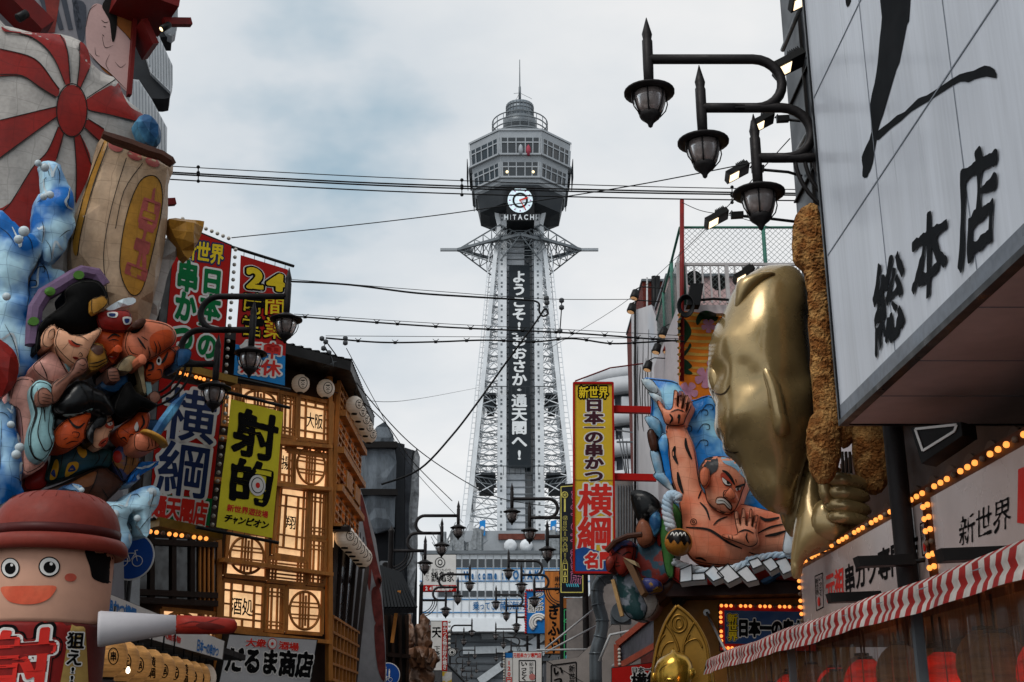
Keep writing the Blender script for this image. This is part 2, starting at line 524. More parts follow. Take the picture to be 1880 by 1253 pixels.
# ------------------------------------------------------------------ the tower
TY = 175.0
TX = at(955, 500, TY).x
def tz(py, dy=0.): return at(955, py, TY + dy).z
def tw(h, py=400): return h / F * TY / ray(955, py).y
steel = mat('white_steel', '#d3d6d9', .5, .0, var=.15, scale=.5)
steel_d = mat('grey_steel', '#6d7276', .55, .2, var=.25, scale=.8)
dark_d = mat('tower_dark', '#35393d', .6, var=.3, scale=.5)
panel_w = mat('tower_panel', '#989ca0', .45, var=.15, scale=.4)
glass_d = mat('tower_glass', '#20282e', .12, var=.3, scale=.7)
lattice_d = mat('lattice_grey', '#8d9296', .55, .1, var=.3, scale=.6)
tower = thing('observation_tower', 'tall white steel lattice tower with clock and dark banner at the end of the street', 'tower', (TX, TY, 0))
TC = Vector((TX, TY, 0))
def half_w(z):
    # half width of the legs at height z, read from the photo
    for (z0, a), (z1, b) in zip(LEGP, LEGP[1:]):
        if z0 <= z <= z1: return a + (b - a) * (z - z0) / (z1 - z0)
    return LEGP[-1][1] if z > LEGP[-1][0] else LEGP[0][1]
LEGP = sorted([(tz(py), tw(h, py)) for py, h in ((1000, 99), (960, 94), (900, 87), (830, 80), (760, 72), (690, 65), (620, 58), (550, 51.5), (490, 46), (450, 40), (425, 38), (405, 43), (385, 54), (370, 66))])
LEGP.insert(0, (8.0, LEGP[0][1] * 1.25))
CR = ((-1, -1), (1, -1), (1, 1), (-1, 1))
DEPK = .8
def corner(i, z): h = half_w(z); return TC + Vector((CR[i][0] * h, CR[i][1] * h * DEPK, z))
zs = [z for z, _ in LEGP if z < tz(372)]
for i in range(4):
    m = MB()
    for z0, z1 in zip(zs, zs[1:]): m.bar(corner(i, z0), corner(i, z1), .62, (0, -1, 0), .62)
    # a narrow ladder beside each leg
    for z0, z1 in zip(zs, zs[1:]):
        if z1 > tz(450): continue
        o = Vector((CR[i][0] * .95, 0, 0))
        m.bar(corner(i, z0) + o, corner(i, z1) + o, .13)
        for q in range(int((z1 - z0) / .8)):
            p = corner(i, z0 + q * .8); m.bar(p, p + o, .09)
    m.build('leg', steel, tower)
ring_py = [960, 925, 888, 866, 846, 826, 806, 782, 758, 736, 714, 690, 666, 643, 620, 598, 575, 553, 530, 510, 488]
rz = [tz(p) for p in ring_py]
CI = tw(33, 600)
inn = [TC + Vector((a * CI, b * CI * .8, 0)) for a, b in CR]
lat = MB()
for z in rz:
    for i in range(4):
        a, b = corner(i, z), corner((i + 1) % 4, z)
        c = inn[i].copy(); c.z = z
        c2 = inn[(i + 1) % 4].copy(); c2.z = z
        runs = [(a, c)]
        if i % 2 and rz.index(z) % 2: runs.append((a, b))
        for a_, b_ in runs:
            lat.bar(a_, b_, .16, (0, 0, 1), mi=1); lat.bar(a_ - Vector((0, 0, .8)), b_ - Vector((0, 0, .8)), .1, (0, 0, 1), mi=1)
            for k in range(6):
                p = a_.lerp(b_, k / 6); q = a_.lerp(b_, (k + 1) / 6) - Vector((0, 0, .8)); lat.bar(p, q, .06, (0, -1, 0), mi=1)
for z0, z1 in zip(rz, rz[1:]):
    for i in range(4):
        a0, b0, a1, b1 = corner(i, z0), corner((i + 1) % 4, z0), corner(i, z1), corner((i + 1) % 4, z1)
        if i % 2 and rz.index(z0) % 2: lat.bar(a0, b1, .1, mi=1); lat.bar(b0, a1, .1, mi=1)
        c0 = inn[i].copy(); c0.z = z0; c1 = inn[i].copy(); c1.z = z1
        lat.bar(a0, c1, .12); lat.bar(c0, a1, .08)
lat.build('lattice', [steel, lattice_d], tower)
# inner shaft, with two white columns in front
zt, zb = tz(395), 18
sh = MB(); hw = CI * .93
sh.box((TX - hw, TY - hw * .5, zb), (TX + hw, TY + hw * .8, zt))
shaft = sh.build('lift_shaft', mat('shaft_panel', '#b8bcc1', .5, var=.12, scale=.3), tower)
m = MB(); m.box((TX + hw * .25, TY - hw * .5 - .06, zb), (TX + hw * .7, TY - hw * .5 - .002, zt))
m.build('window', glass_d, shaft)
m = MB()
for k in range(60):
    z = zb + (zt - zb) * k / 60
    m.box((TX - hw - .05, TY - hw * .5 - .12, z), (TX + hw + .05, TY - hw * .5 - .03, z + .14))
m.build('joint', steel_d, shaft)
for i in range(4):
    p = inn[i]; q = .66 if i < 2 else .45
    m = MB().box((p.x - q, p.y - q, zb), (p.x + q, p.y + q, tz(388)))
    for k in range(110):
        z = zb + 1 + k * .62
        if k % 3: m.box((p.x - q * .35, p.y - q - .02, z), (p.x + q * .1, p.y - q - .004, z + .34), 1)
    m.build('column', [steel, steel_d], tower)
# service platforms
for (pa, pb, s) in ((738, 730, 1), (884, 872, 1.0)):
    m = MB(); z0, z1 = tz(pa), tz(pb); h = half_w(z0) * .97
    for sg in (-1, 1):
        a, b = sorted((TX + sg * h, TX + sg * (CI + .9)))
        m.box((a, TY - h * .7, z0), (b, TY + h * .7, z0 + .35))
        m.box((a + .5, TY - h * .5, z0 - 1.6), (b - .3, TY + h * .5, z0))
    for k in range(17):
        x = TX - h + 2 * h * k / 16; m.bar((x, TY - h * .7, z0), (x, TY - h * .7, z0 + 1.3), .07)
    m.bar((TX - h, TY - h * .7, z0 + 1.3), (TX + h, TY - h * .7, z0 + 1.3), .1, (0, 0, 1))
    m.build('platform', dark_d, tower)
# banner on the front
bpl = Pl((TX, TY - CI * .8 - .66, 60), (0, -1, 0))
q = qpx(bpl, [(934.5, 487), (972.5, 487), (975, 859), (933.5, 859)])
m = MB().prism(q, (0, .3, 0))
ban = m.build('banner', mat('banner_slate', '#23292e', .7, var=.15, scale=.4), tower)
fn = quad_fn(qpx(bpl, [(940, 497), (966, 497), (968, 846), (939, 846)]), bpl.n)
m = letters(MB(), 'ようこそ!。おおさか・通天閣へ!', fn, .035, .05, True, adv=[1, 1, .95, 1, .75, .35, .9, 1, 1, 1, .6, 1, 1, 1, 1, .9])
m.build('lettering', mat('banner_white', '#d8dadb', .6, var=.05), ban)
# the arms that point out like a star
arms = [((-1, 0), tw(115, 458)), ((1, 0), tw(112, 458)), ((0, -1), tw(70, 458)), ((0, 1), tw(70, 458))]
za, zu, zl = tz(459), tz(427), tz(497)
for (dx, dy), ln in arms:
    m = MB(); d = Vector((dx, dy, 0)); s = Vector((-dy, dx, 0)); hw = tw(36)
    tip = TC + d * ln + Vector((0, 0, za))
    ups = [TC + d * hw + s * hw * k + Vector((0, 0, zu)) for k in (-1, 1)]
    los = [TC + d * hw * 1.3 + s * hw * k + Vector((0, 0, zl)) for k in (-1, 1)]
    mids = [TC + d * hw + s * hw * 1.5 * k + Vector((0, 0, za)) for k in (-1, 1)]
    for p in ups + los: m.bar(p, tip, .17)
    for p in mids: m.bar(p, tip, .42, (0, 0, 1))
    for k in range(1, 5):
        t = k / 5
        for u, mi_, l in zip(ups, mids, los):
            m.bar(u.lerp(tip, t), mi_.lerp(tip, t), .11); m.bar(l.lerp(tip, t), mi_.lerp(tip, t), .11)
            m.bar(u.lerp(tip, t), mi_.lerp(tip, t - .2), .1); m.bar(l.lerp(tip, t), mi_.lerp(tip, t - .2), .1)
        m.bar(mids[0].lerp(tip, t), mids[1].lerp(tip, t), .14, (0, 0, 1))
        m.bar(los[0].lerp(tip, t), los[1].lerp(tip, t), .1, (0, 0, 1)); m.bar(ups[0].lerp(tip, t), ups[1].lerp(tip, t), .1, (0, 0, 1))
    if dx: m.bar(tip - d * 2.5, tip + d * 2.7, .42, (0, 0, 1), mi=1)
    m.build('arm', [steel_d, panel_w], tower)
m = MB(); hw = tw(40)
m.box((TX - hw, TY - hw, tz(450)), (TX + hw, TY + hw, tz(450) + .3))
m.box((TX - hw * .8, TY - hw * 1.05, tz(436)), (TX + hw * .8, TY + hw, tz(436) + .25))
m.build('collar', steel_d, tower)
# observation deck: an eight-sided lantern flaring upwards
A0 = tw(91, 270); fy = -A0
OC = math.cos(math.pi / 8)
DZ = tz(270)
def octo(m, a0, z0, a1, z1, mi=0):
    vs = []
    for a, z in ((a0, z0), (a1, z1)):
        for k in range(8):
            q = math.pi / 8 + k * math.pi / 4; vs.append((TX + a / OC * math.cos(q), TY + a / OC * math.sin(q), z))
    fs = [(k, (k + 1) % 8, 8 + (k + 1) % 8, 8 + k) for k in range(8)]
    return m.add(vs, fs, mi)
def dz(py, a=.95): return tz(py, -A0 * a)
prof = [(384, .60, None), (373, .78, 1), (340, .85, 1), (335, .89, 0), (325, .90, 0), (298, .925, 2), (287, .95, 0), (283, .965, 0), (253, .985, 2), (241, 1.0, 0)]
deck = MB(); glass = MB()
for (p0, a0, _), (p1, a1, k) in zip(prof, prof[1:]):
    octo(glass if k == 2 else deck, A0 * a0, dz(p0, a0), A0 * a1, dz(p1, a1), 0 if k == 2 else k)
    
octo(deck, A0 * 1.0, dz(241), 1.0, dz(241) + .4, 0); octo(deck, A0 * 1.02, dz(243), A0 * 1.02, dz(241) + .15, 0)
octo(deck, A0 * .60, dz(384, .6), .5, dz(384, .6) + .1, 1)
octo(deck, A0 * .99, dz(285.5), A0 * .99, dz(283.6), 1); octo(deck, A0 * .99, dz(285.5), A0 * .9, dz(285.4), 1); octo(deck, A0 * .99, dz(283.6), A0 * .9, dz(283.5), 1)
dk = deck.build('observation_deck', [panel_w, dark_d, glass_d], tower)
glass.build('window_band', glass_d, dk)
mu = MB()
for (p0, a0, p1, a1, cross) in ((283, .965, 253, .985, 262), (325, .90, 298, .925, 307)):
    for k in range(8):
        q0 = math.pi / 8 + k * math.pi / 4; q1 = q0 + math.pi / 4
        nrm = Vector((math.cos((q0 + q1) / 2), math.sin((q0 + q1) / 2), 0))
        def P(t, py, a):
            r = A0 * a / OC
            p = Vector((math.cos(q0), math.sin(q0), 0)).lerp(Vector((math.cos(q1), math.sin(q1), 0)), t) * r + TC
            p.z = dz(py, a); return p + nrm * .05
        for t in (0, .04, .2, .4, .62, .8, .96, 1): mu.bar(P(t, p0, a0), P(t, p1, a1), .26 if t in (.04, .96) else .16, nrm, .2)
        f = (p0 - cross) / (p0 - p1); ac = a0 + (a1 - a0) * f
        mu.bar(P(0, cross, ac), P(1, cross, ac), .2, nrm, .16)
        mu.bar(P(0, p0 + 1.2, a0 + .012), P(1, p0 + 1.2, a0 + .012), .28, nrm, .5)
mu.build('mullions', panel_w, dk)
m = MB()
for px, py in ((931, 316), (979, 316)): MB().ball(at(px, py, TY - A0 * .93), .22, 6).build('lamp', mat('deck_lamp', '#ffe9b8', emit=1.6), dk)
m = MB()
for px, py, c in ((956, 274, 0), (970, 275, 1)):
    p = at(px, py, TY - A0 * 1.0); m.lathe([(.25, -1), (.42, -.2), (.3, .5), (.01, .9)], p, 6, c)
m.build('display', [panel_w, mat('display_pink', '#a0404f')], dk)
# side boxes on the flanks
for sg in (-1, 1):
    m = MB(); x = TX + sg * A0 * .96
    for (pa, pb, k) in ((336, 303, 1.0), (374, 345, .87)):
        x = TX + sg * A0 * k
        m.box((min(x, x - sg * 2.2), TY - 1.6, tz(pa)), (max(x, x - sg * 2.2), TY + 3, tz(pb)), 0)
        for j in range(6):
            z = tz(pa) + (tz(pb) - tz(pa)) * j / 5
            m.bar((x + sg * .4, TY - 2, z), (x + sg * .4, TY + 3, z), .1, (0, 0, 1))
        for j in range(4): m.bar((x + sg * .4, TY - 2 + j * 1.6, tz(pa)), (x + sg * .4, TY - 2 + j * 1.6, tz(pb)), .1)
    m.build('side_cabin', dark_d, dk)
# crown of the tower
m = MB(); zr = dz(241) + .3
m.lathe([(tw(58), zr), (tw(54), tz(246, -4.6)), (tw(46), tz(234, -4)), (tw(33), tz(226, -2.8))], TC, 24, 0)
m.lathe([(tw(31), tz(230, -2.6)), (tw(31), tz(208, -2.6)), (tw(26), tz(208, -2.3))], TC, 20, 1)
m.lathe([(tw(25.5), tz(210, -2.1)), (tw(25.5), tz(183, -2.1)), (tw(22), tz(182, -2.1)), (.01, tz(182, -2.1) + .1)], TC, 24, 2)
crown = m.build('roof_turret', [dark_d, mat('turret_panel', '#6f7478', .4, .3, var=.2), mat('turret_mesh', '#7f868c', .45, .4, var=.25, scale=1.2)], tower)
m = MB()
for r, pa in ((tw(26), 209), (tw(26), 202), (tw(26), 195), (tw(26), 188)): m.tube([TC + Vector((r * math.cos(t), r * math.sin(t), tz(pa, -2.1))) for t in np.linspace(0, 2 * math.pi, 25)[:-1]], .09, 4, closed=True)
for k in range(24):
    t = k * math.pi / 12; r = tw(26); m.bar(TC + Vector((r * math.cos(t), r * math.sin(t), tz(209, -2.1))), TC + Vector((r * math.cos(t), r * math.sin(t), tz(184, -2.1))), .1)
m.build('cage', steel_d, crown)
for nm, r, p0, p1, nr, nv in (('railing', tw(52), 232, 203, 3, 20), ('railing', tw(65), 246, 235, 2, 24)):
    m = MB()
    for j in range(nr + 1):
        z = tz(p0 + (p1 - p0) * j / nr, -r)
        m.tube([TC + Vector((r * math.cos(t), r * math.sin(t), z)) for t in np.linspace(0, 2 * math.pi, 33)[:-1]], .1 if j else .2, 4, closed=True)
    for k in range(nv):
        t = 2 * math.pi * k / nv; e = Vector((math.cos(t), math.sin(t), 0))
        m.bar(TC + e * r + Vector((0, 0, tz(p0, -r))), TC + e * r + Vector((0, 0, tz(p1, -r))), .11)
        m.bar(TC + e * r + Vector((0, 0, tz(p0, -r))), TC + e * r * .6 + Vector((0, 0, tz(p0 + 2, -r))), .3 if nv < 22 else .15, (0, 0, 1))
    m.build(nm, steel_d, crown)
m = MB().tube([TC + Vector((0, 0, tz(182))), TC + Vector((0, 0, tz(160))), TC + Vector((0, 0, tz(159))), TC + Vector((0, 0, tz(110)))], [.22, .2, .12, .06], 6)
for q in range(3):
    t = q * 2.1; m.bar(TC + Vector((0, 0, tz(171))), TC + Vector((2 * math.cos(t), 2 * math.sin(t), tz(182))), .05)
m.build('spire', steel_d, tower)
# clock
cy_ = TY - A0 * .93
cpl = Pl((TX, cy_, 70), (0, -1, 0))
m = MB().prism(qpx(cpl, [(930, 343), (981, 343), (981, 406), (930, 406)]), (0, 3.5, 0))
ck = m.build('clock', mat('clock_black', '#0d0f11', .4), tower)
def cring(m, ro, ri, e, mi=0, n=40):
    c = (955, 368)
    if ri == 0: m.prism([cpl.at(c[0] + ro * math.cos(2 * math.pi * i / n), c[1] + ro * math.sin(2 * math.pi * i / n), e) for i in range(n)], cpl.n * .03, mi); return
    vs = [cpl.at(c[0] + r * math.cos(2 * math.pi * i / n), c[1] + r * math.sin(2 * math.pi * i / n), e) for r in (ro, ri) for i in range(n)]
    m.add(vs, [(i, n + i, n + (i + 1) % n, (i + 1) % n) for i in range(n)], mi)
m = MB(); cring(m, 23, 0, .05); m.build('face', mat('clock_white', '#dceef5', .5, emit=.28), ck)
m = MB(); cring(m, 14.2, 10.6, .12)
m.build('ring', MATS['clock_black'], ck)
for k in range(12):
    m = MB(); t = k * math.pi / 6; u = (math.cos(t), math.sin(t)); v = (-u[1], u[0])
    a = [(955 + u[0] * r + v[0] * s, 368 + u[1] * r + v[1] * s) for r, s in ((17.6, -.8), (20.6, -1), (20.6, 1), (17.6, .8))]
    m.prism([cpl.at(x, y, .09) for x, y in a], cpl.n * .02)
    m.build('tick', mat('clock_tick', '#a0308a', .5), ck)
for nm, (ex, ey), wd in (('hand', (970.5, 362.5), 1.7), ('hand', (966, 387), .9)):
    d = Vector((ex - 955, ey - 368)); L_ = d.length; d /= L_; s = Vector((-d.y, d.x))
    a = [(955 - d.x * 2 + s.x * wd * .5, 368 - d.y * 2 + s.y * wd * .5), (955 + d.x * L_ * .7 + s.x * wd, 368 + d.y * L_ * .7 + s.y * wd), (ex, ey), (955 + d.x * L_ * .7 - s.x * wd, 368 + d.y * L_ * .7 - s.y * wd), (955 - d.x * 2 - s.x * wd * .5, 368 - d.y * 2 - s.y * wd * .5)]
    MB().prism([cpl.at(x, y, .2) for x, y in a], cpl.n * .08).build(nm, mat('clock_red', '#c3261c', .5, emit=.15), ck)
fn = quad_fn(qpx(cpl, [(924, 392), (987, 392), (987, 405), (924, 405)], .6), cpl.n)
m = letters(MB(), 'HITACHI', fn, .025, .05, adv=[.95, .42, .85, .95, .95, .95, .42], gap=.0)
m.build('lettering', mat('letter_grey', '#cfd3d6', .5, var=.05), ck)
# struts from the deck down to the waist
for sx in (-1, 1):
    m = MB()
    for sy in (-1, 1):
        for k in (0, .5):
            m.bar(TC + Vector((sx * tw(57 - k * 8, 355), sy * tw(40), tz(352))), TC + Vector((sx * tw(34), sy * tw(26), tz(430))), .55 - k * .4)
        m.bar(TC + Vector((sx * tw(62, 355), sy * tw(30), tz(378))), TC + Vector((sx * tw(30), sy * tw(20), tz(398))), .2)
    m.build('strut', steel, tower)
# blue flags on the lower rail
for px in (880.5, 1011):
    fp = Pl((TX, TY - 9, 30), (0, -1, 0))
    f_ = MB().prism(qpx(fp, [(px, 957), (px + 11, 955), (px + 10, 984), (px - 1, 982)]), (0, .08, 0)).build('flag', mat('flag_blue', '#1f7fc4', .7, var=.1), tower)
    MB().prism([fp.at(x, y, .04) for x, y in disc_px(px + 5, 970, 3.6, n=16)], fp.n * .02).build('emblem', mat('flag_white', '#e4e6e8'), f_)
m = MB(); hw_ = half_w(26)
m.box((TX - hw_, TY - 8.6, tz(1000) - 14), (TX + hw_, TY + 8, tz(992)), 0)
m.box((at(915, 995, TY - 8).x, TY - 8.9, tz(1008)), (at(1000, 995, TY - 8).x, TY - 8.62, tz(982, -8)), 1)
for px in (937, 966): m.lathe([(.9, 0), (.9, .5), (.3, .7)], at(px, 1003, TY - 8.9), 12, 2, ax=(0, -1, 0))
m.build('plinth', [panel_w, mat('tower_brick', '#6b3c32', .8, var=.4, scale=2), steel], tower)
# ------------------------------------------------------------------ hall under the tower
HY = 160.0
hp = Pl((0, HY, 0), (0, -1, 0))
def hx(px, py=1080): return hp.at(px, py).x
def hz(py): return hp.at(900, py).z
hall = thing('welcome_hall', 'low white building with blue lettered bands at the foot of the tower', 'building', (hx(900), HY, 0))
x0, x1 = hx(770), hx(1090)
m = MB()
m.box((x0, HY, hz(1138)), (x1, HY + 9, hz(1016)), 0)
m.box((x0, HY - .5, hz(1018)), (x1, HY + 9, hz(1012)), 1)
m.box((x0, HY - .3, hz(1160)), (x1, HY + 9, hz(1136)), 0)
hw_o = m.build('wall', [mat('hall_white', '#d9dcdf', .5, var=.1, scale=.3), steel_d], hall)
for (a, b) in ((1027, 1042), (1085, 1096)):
    k = 0; x = 805
    while x < 1060:
        MB().box((hx(x), HY - .12, hz(b)), (hx(x + 11.5), HY - .02, hz(a))).build('window', glass_d, hall); x += 14.6
m = MB()
for y in (1043.5, 1066.5, 1100, 1124): m.box((x0, HY - .1, hz(y + 1.6)), (x1, HY - .02, hz(y)))
m.build('stripe', mat('hall_blue', '#2f7cb5', .5), hall)
m = MB()
x = 803.3
while x < 1066: m.box((hx(x) - .035, HY - .15, hz(1134)), (hx(x) + .035, HY - .11, hz(1020))); x += 14.6
m.build('mullion', mat('mullion_pale', '#a4a8ab', .5), hall)
fn = quad_fn(qpx(hp, [(852, 1046), (1005, 1043), (1005, 1066), (852, 1066)]), hp.n)
m = letters(MB(), 'Welcome to OSAKA', fn, .05, .22, adv=[1, .7, .35, .7, .8, 1, .8, .45, .5, .85, .45, 1.1, 1.1, 1.1, 1.1, 1.1])
fn = quad_fn(qpx(hp, [(868, 1105), (990, 1104), (990, 1121), (868, 1121)]), hp.n)
letters(m, '乗ってこ!南海行らう', fn, .015, .22, adv=[1, .8, .9, .8, .5, 1.5, 1.5, 1, 1, 1])
m.build('lettering', mat('hall_letter', '#1d5f93', .5), hall)
# grey gateway arch below
gate = MB()
gp = Pl((0, HY + 2, 0), (0, -1, 0))
gx = lambda p: gp.at(p, 1180).x
gate.box((gx(770), HY + 2, 0), (gx(1090), HY + 10, gp.at(900, 1157).z), 0)
ga = thing('gateway', 'dark grey gateway with pale diagonal braces under the lettered hall', 'gateway', (gx(930), HY + 2, 0))
gate.build('wall', mat('gate_grey', '#5c6064', .6, var=.3, scale=.3), ga)
m = MB()
for a, b, wd in (((1030, 1145), (880, 1252), 14), ((890, 1150), (1000, 1200), 10)):
    A, B = gp.at(*a, .3), gp.at(*b, .3); m.bar(A, B, wd / F * HY, gp.n, .4)
m.bar(gp.at(850, 1195, .35), gp.at(1040, 1190, .35), .9, gp.n, .5)
m.build('brace', mat('gate_pale', '#a9adb0', .6, var=.15), ga)
m = MB()
for k in range(9): m.bar(gp.at(850, 1140 + k * 13, .1), gp.at(1040, 1140 + k * 13, .1), .16, gp.n, .1)
m.build('cladding_joint', mat('gate_line', '#45484c'), ga)
MB().prism(qpx(gp, [(884, 1153), (980, 1156), (980, 1172), (884, 1175)], .05), (0, -.12, 0)).build('window', mat('gate_glass', '#3a4348', .2), ga)
# ------------------------------------------------------------------ street lamps
iron = mat('lamp_iron', '#2a2727', .5, .35, var=.3, scale=6, bump=.15)
lglass = mat('lamp_glass', '#a39590', .2, var=.3, scale=5, trans=.5)
def make_lamp(label, group):
    L = thing('street_lamp', label, 'street lamp', (0, 0, 0), group)
    zb1, zb2, zb3 = 8.27, 7.70, 7.13
    m = MB()
    m.lathe([(.17, 0), (.17, .5), (.11, .62), (.1, 2.4), (.085, 7.72), (.1, 7.75), (.1, 7.8), (.06, 7.84), (.01, 7.95)], (0, 0, 0), 12)
    m.build('pole', iron, L, True)
    m = MB(); r = .053
    m.tube([(-1.11, 0, zb3), (0, 0, zb3)], r, 8)
    def bend(x0, xr, zu, zl, xl2):
        c = (zu + zl) / 2; rr = (zu - zl) / 2; xc = xr - rr
        p = [(x0, 0, zu)] + [(xc + rr * math.sin(t), 0, c + rr * math.cos(t)) for t in np.linspace(0, math.pi, 13)] + [(xl2, 0, zl)]
        m.tube(p, r, 8)
    bend(-2.17, -.79, zb1, zb2, -1.3); m.tube([(-1.64, 0, zb2), (-1.2, 0, zb2)], r, 8)
    bend(-1.3, -.53, zb2, zb3, -.95)
    m.build('arm', iron, L, True)
    for k, rr in enumerate((.72, .62, .53)):
        MB().tube([(-rr * math.cos(t), 0, zb3 - rr * math.sin(t)) for t in np.linspace(0, math.pi / 2, 12)], .022, 6).build('bracket', iron, L, True)
    for x, zb in ((-2.17, zb1), (-1.64, zb2), (-1.11, zb3)):
        zc = zb - .33
        m = MB()
        m.lathe([(.05, zc - .02), (.055, zb - .1), (.055, zb + .22), (.045, zb + .24), (.055, zb + .3), (.004, zb + .5)], (x, 0, 0), 8)
        m.lathe([(.05, zc + .05), (.09, zc + .03), (.2, zc - .03), (.262, zc - .055), (.262, zc - .075), (.2, zc - .085), (.14, zc - .07)], (x, 0, 0), 24)
        h = m.build('lantern', iron, L, True)
        m = MB(); m.lathe([(.165, zc - .08), (.162, zc - .16), (.135, zc - .25), (.1, zc - .315)], (x, 0, 0), 18)
        m.build('glass', lglass, h, True)
        m = MB()
        m.lathe([(.105, zc - .3), (.115, zc - .32), (.1, zc - .355), (.05, zc - .4), (.03, zc - .425), (.022, zc - .455), (.004, zc - .47)], (x, 0, 0), 16)
        for k in range(6):
            t = k * math.pi / 3 + .3; e = (math.cos(t), math.sin(t))
            m.tube([(x + e[0] * q, e[1] * q, z) for q, z in ((.17, zc - .08), (.168, zc - .16), (.14, zc - .25), (.106, zc - .318))], .009, 5)
            if k % 3 == 0: m.tube([(x + e[0] * q, e[1] * q, z) for q, z in ((.19, zc - .08), (.2, zc - .17), (.175, zc - .25), (.11, zc - .33))], .007, 5)
        m.build('cage', iron, h, True)
    return L
LG = 'three lantern street lamps along both sides'
lamps_r = [(at(1590, 300, 11.0).x, 11.0, 'nearest three lantern iron lamp beside the big white lightbox'),
           (at(1073, 1000, 36).x, 36, 'three lantern iron lamp standing by the tall yellow sign'),
           (at(1031, 1100, 50).x, 50, 'three lantern lamp in front of the orange wooden board'),
           (at(988, 1130, 63).x, 63, 'three lantern lamp before the blue sign edged with red bulbs'),
           (at(968, 1190, 85).x, 85, 'distant three lantern lamp on the right, left of the white menu sign'),
           (at(955, 1215, 112).x, 112, 'farthest three lantern lamp on the right side of the lane')]
lamps_l = [(at(272, 640, 18.2).x, 18.2, 'three lantern iron lamp in front of the red shop boards on the left'),
           (at(718, 1000, 39).x, 39, 'three lantern iron lamp beside the dark grey building'),
           (at(773, 1100, 54.5).x, 54.5, 'three lantern iron lamp below the crane and turtle white sign'),
           (at(806, 1190, 82).x, 82, 'three lantern lamp before the narrow red vertical sign'),
           (at(826, 1215, 108).x, 108, 'distant three lantern lamp on the left beyond the round emblem sign'),
           (at(838, 1240, 135).x, 135, 'farthest three lantern lamp on the left side of the lane')]
proto = None
for lst, ang in ((lamps_r, 0), (lamps_l, math.pi)):
    for x, y, lab in lst:
        o = make_lamp(lab, LG) if proto is None else copy_tree(proto)
        proto = proto or o
        o.location = (x, y, 0); o.rotation_euler.z = ang; o['label'] = lab
# ------------------------------------------------------------------ left: building with a painted wall, balconies behind
FPL = facing(200, 500, 13.5, .55, -.83)
brick_r = mat('beam_red', '#6e1714', .5, var=.3, scale=2)
BP = FPL.moved(-1.0)
mural = thing('mural_building', 'building with a painted wrestler mural above the festival sculpture', 'building', BP.at(100, 1300))
m = MB().prism(qpx(BP, [(-60, -60), (251, -60), (234, 180), (212, 420), (240, 700), (225, 900), (235, 1500), (-60, 1500)]), -BP.n * 3)
wall = m.build('wall', mat('mural_ground', '#8d8a8e', .7, var=.35, scale=1.2, stretch=(1, 1, .3)), mural)
msf = Surf(m); msf.pl = BP
a = Z(0, 0, 2.983)
m = MB(); mark(m, msf, a((600, -40), (700, -40), (735, 100), (725, 330), (705, 470), (650, 440), (560, 380), (540, 300), (600, 100)), .006); m.build('painted_glow', mat('mural_orange_glow', '#a2602f', .7, var=.3), wall)
m = MB(); mark(m, msf, a((470, 150), (490, 60), (530, 20), (600, 60), (640, 140), (720, 230), (735, 330), (700, 450), (690, 500), (600, 400), (540, 350), (480, 280)), .01)
mark(m, msf, a((545, 60), (600, 60), (612, 120), (605, 220), (575, 215), (555, 150)), .012)
fig = m.build('painted_wrestler', mat('mural_skin', '#c7a39d', .7, var=.1), wall)
m = MB(); mark(m, msf, a((560, 30), (600, -20), (640, 60), (635, 190), (615, 230), (600, 120), (575, 70)), .016)
for p, wd in (([(470, 150), (490, 60), (530, 25)], 1.3), ([(560, 200), (575, 260), (620, 250)], 1), ([(555, 110), (575, 125), (595, 120)], 1.4), ([(480, 280), (540, 350), (600, 400), (690, 490)], 1.4), ([(520, 260), (525, 300), (545, 310)], 1), ([(630, 340), (660, 370), (690, 350)], 1), ([(560, 190), (570, 200)], 1.5), ([(600, 300), (580, 350), (600, 390)], 1), ([(640, 140), (720, 230), (735, 330)], 1.2), ([(565, 145), (582, 150)], 1.6)):
    ink(m, msf, a(*p), wd, .016)
m.build('ink', mat('ink', '#15120f', .6, var=.1), wall)
m = MB()
for k in range(4): mark(m, msf, a((210 + k * 60, -20), (240 + k * 60, -20), (300 + k * 50, 160), (275 + k * 50, 165)), .01, 1)
mark(m, msf, a((400, 20), (470, 30), (460, 220), (430, 215)), .01)
m.build('painted_house', mat('mural_dark', '#4b4f58', .7), wall)
m = MB()
mark(m, msf, a((240, -20), (330, -20), (300, 180), (262, 180), (255, 60)), .014, 1)
m.build('painted_sign', mat('mural_red', '#8a3a34', .7, var=.4), wall)
m = MB(); m.bar(BP.at(252, -30, .06), BP.at(237, 176, .06), .05, BP.n, .1)
m.build('frame', brick_r, mural)
for a_, b_, w_, d_ in ((BP.at(-20, -40, .25), BP.at(80, 62, .25), .22, .5), (BP.at(215, -14, .3), BP.at(312, 22, .3), .34, .9), (BP.at(300, 41, .45), BP.at(350, 41.5, .45), .1, .1), (BP.at(255, 50, .1), BP.at(276, 95, .1), .09, .5)):
    MB().bar(a_, b_, w_, BP.n, d_).build('beam', brick_r, mural)
for (px, py), s in (((303, 50), 1), ((40, 30), 1.2)):
    m = MB(); p = BP.at(px, py, .62); d = (BP.at(px - 12, py + 7, .62) - p).normalized()
    m.lathe([(.02, -.1), (.045 * s, -.08), (.05 * s, .06), (.04 * s, .07)], p, 10, 0, ax=d)
    o = m.build('spotlight', mat('lamp_black', '#141414', .45), None); tag(o, 'small black spotlight clipped ' + ('to the projecting red beam end' if s == 1 else 'inside the left red beam by the mural'), 'spotlight')
    if s == 1:
        MB().lathe([(.032, .071), (.01, .078)], p, 10, ax=d).build('lens', mat('spot_lit', '#ffe3ac', emit=2.5), o)
m = MB(); m.bar(BP.at(180, 380, .1), BP.at(321, 371, .1), .09, BP.n, .09)
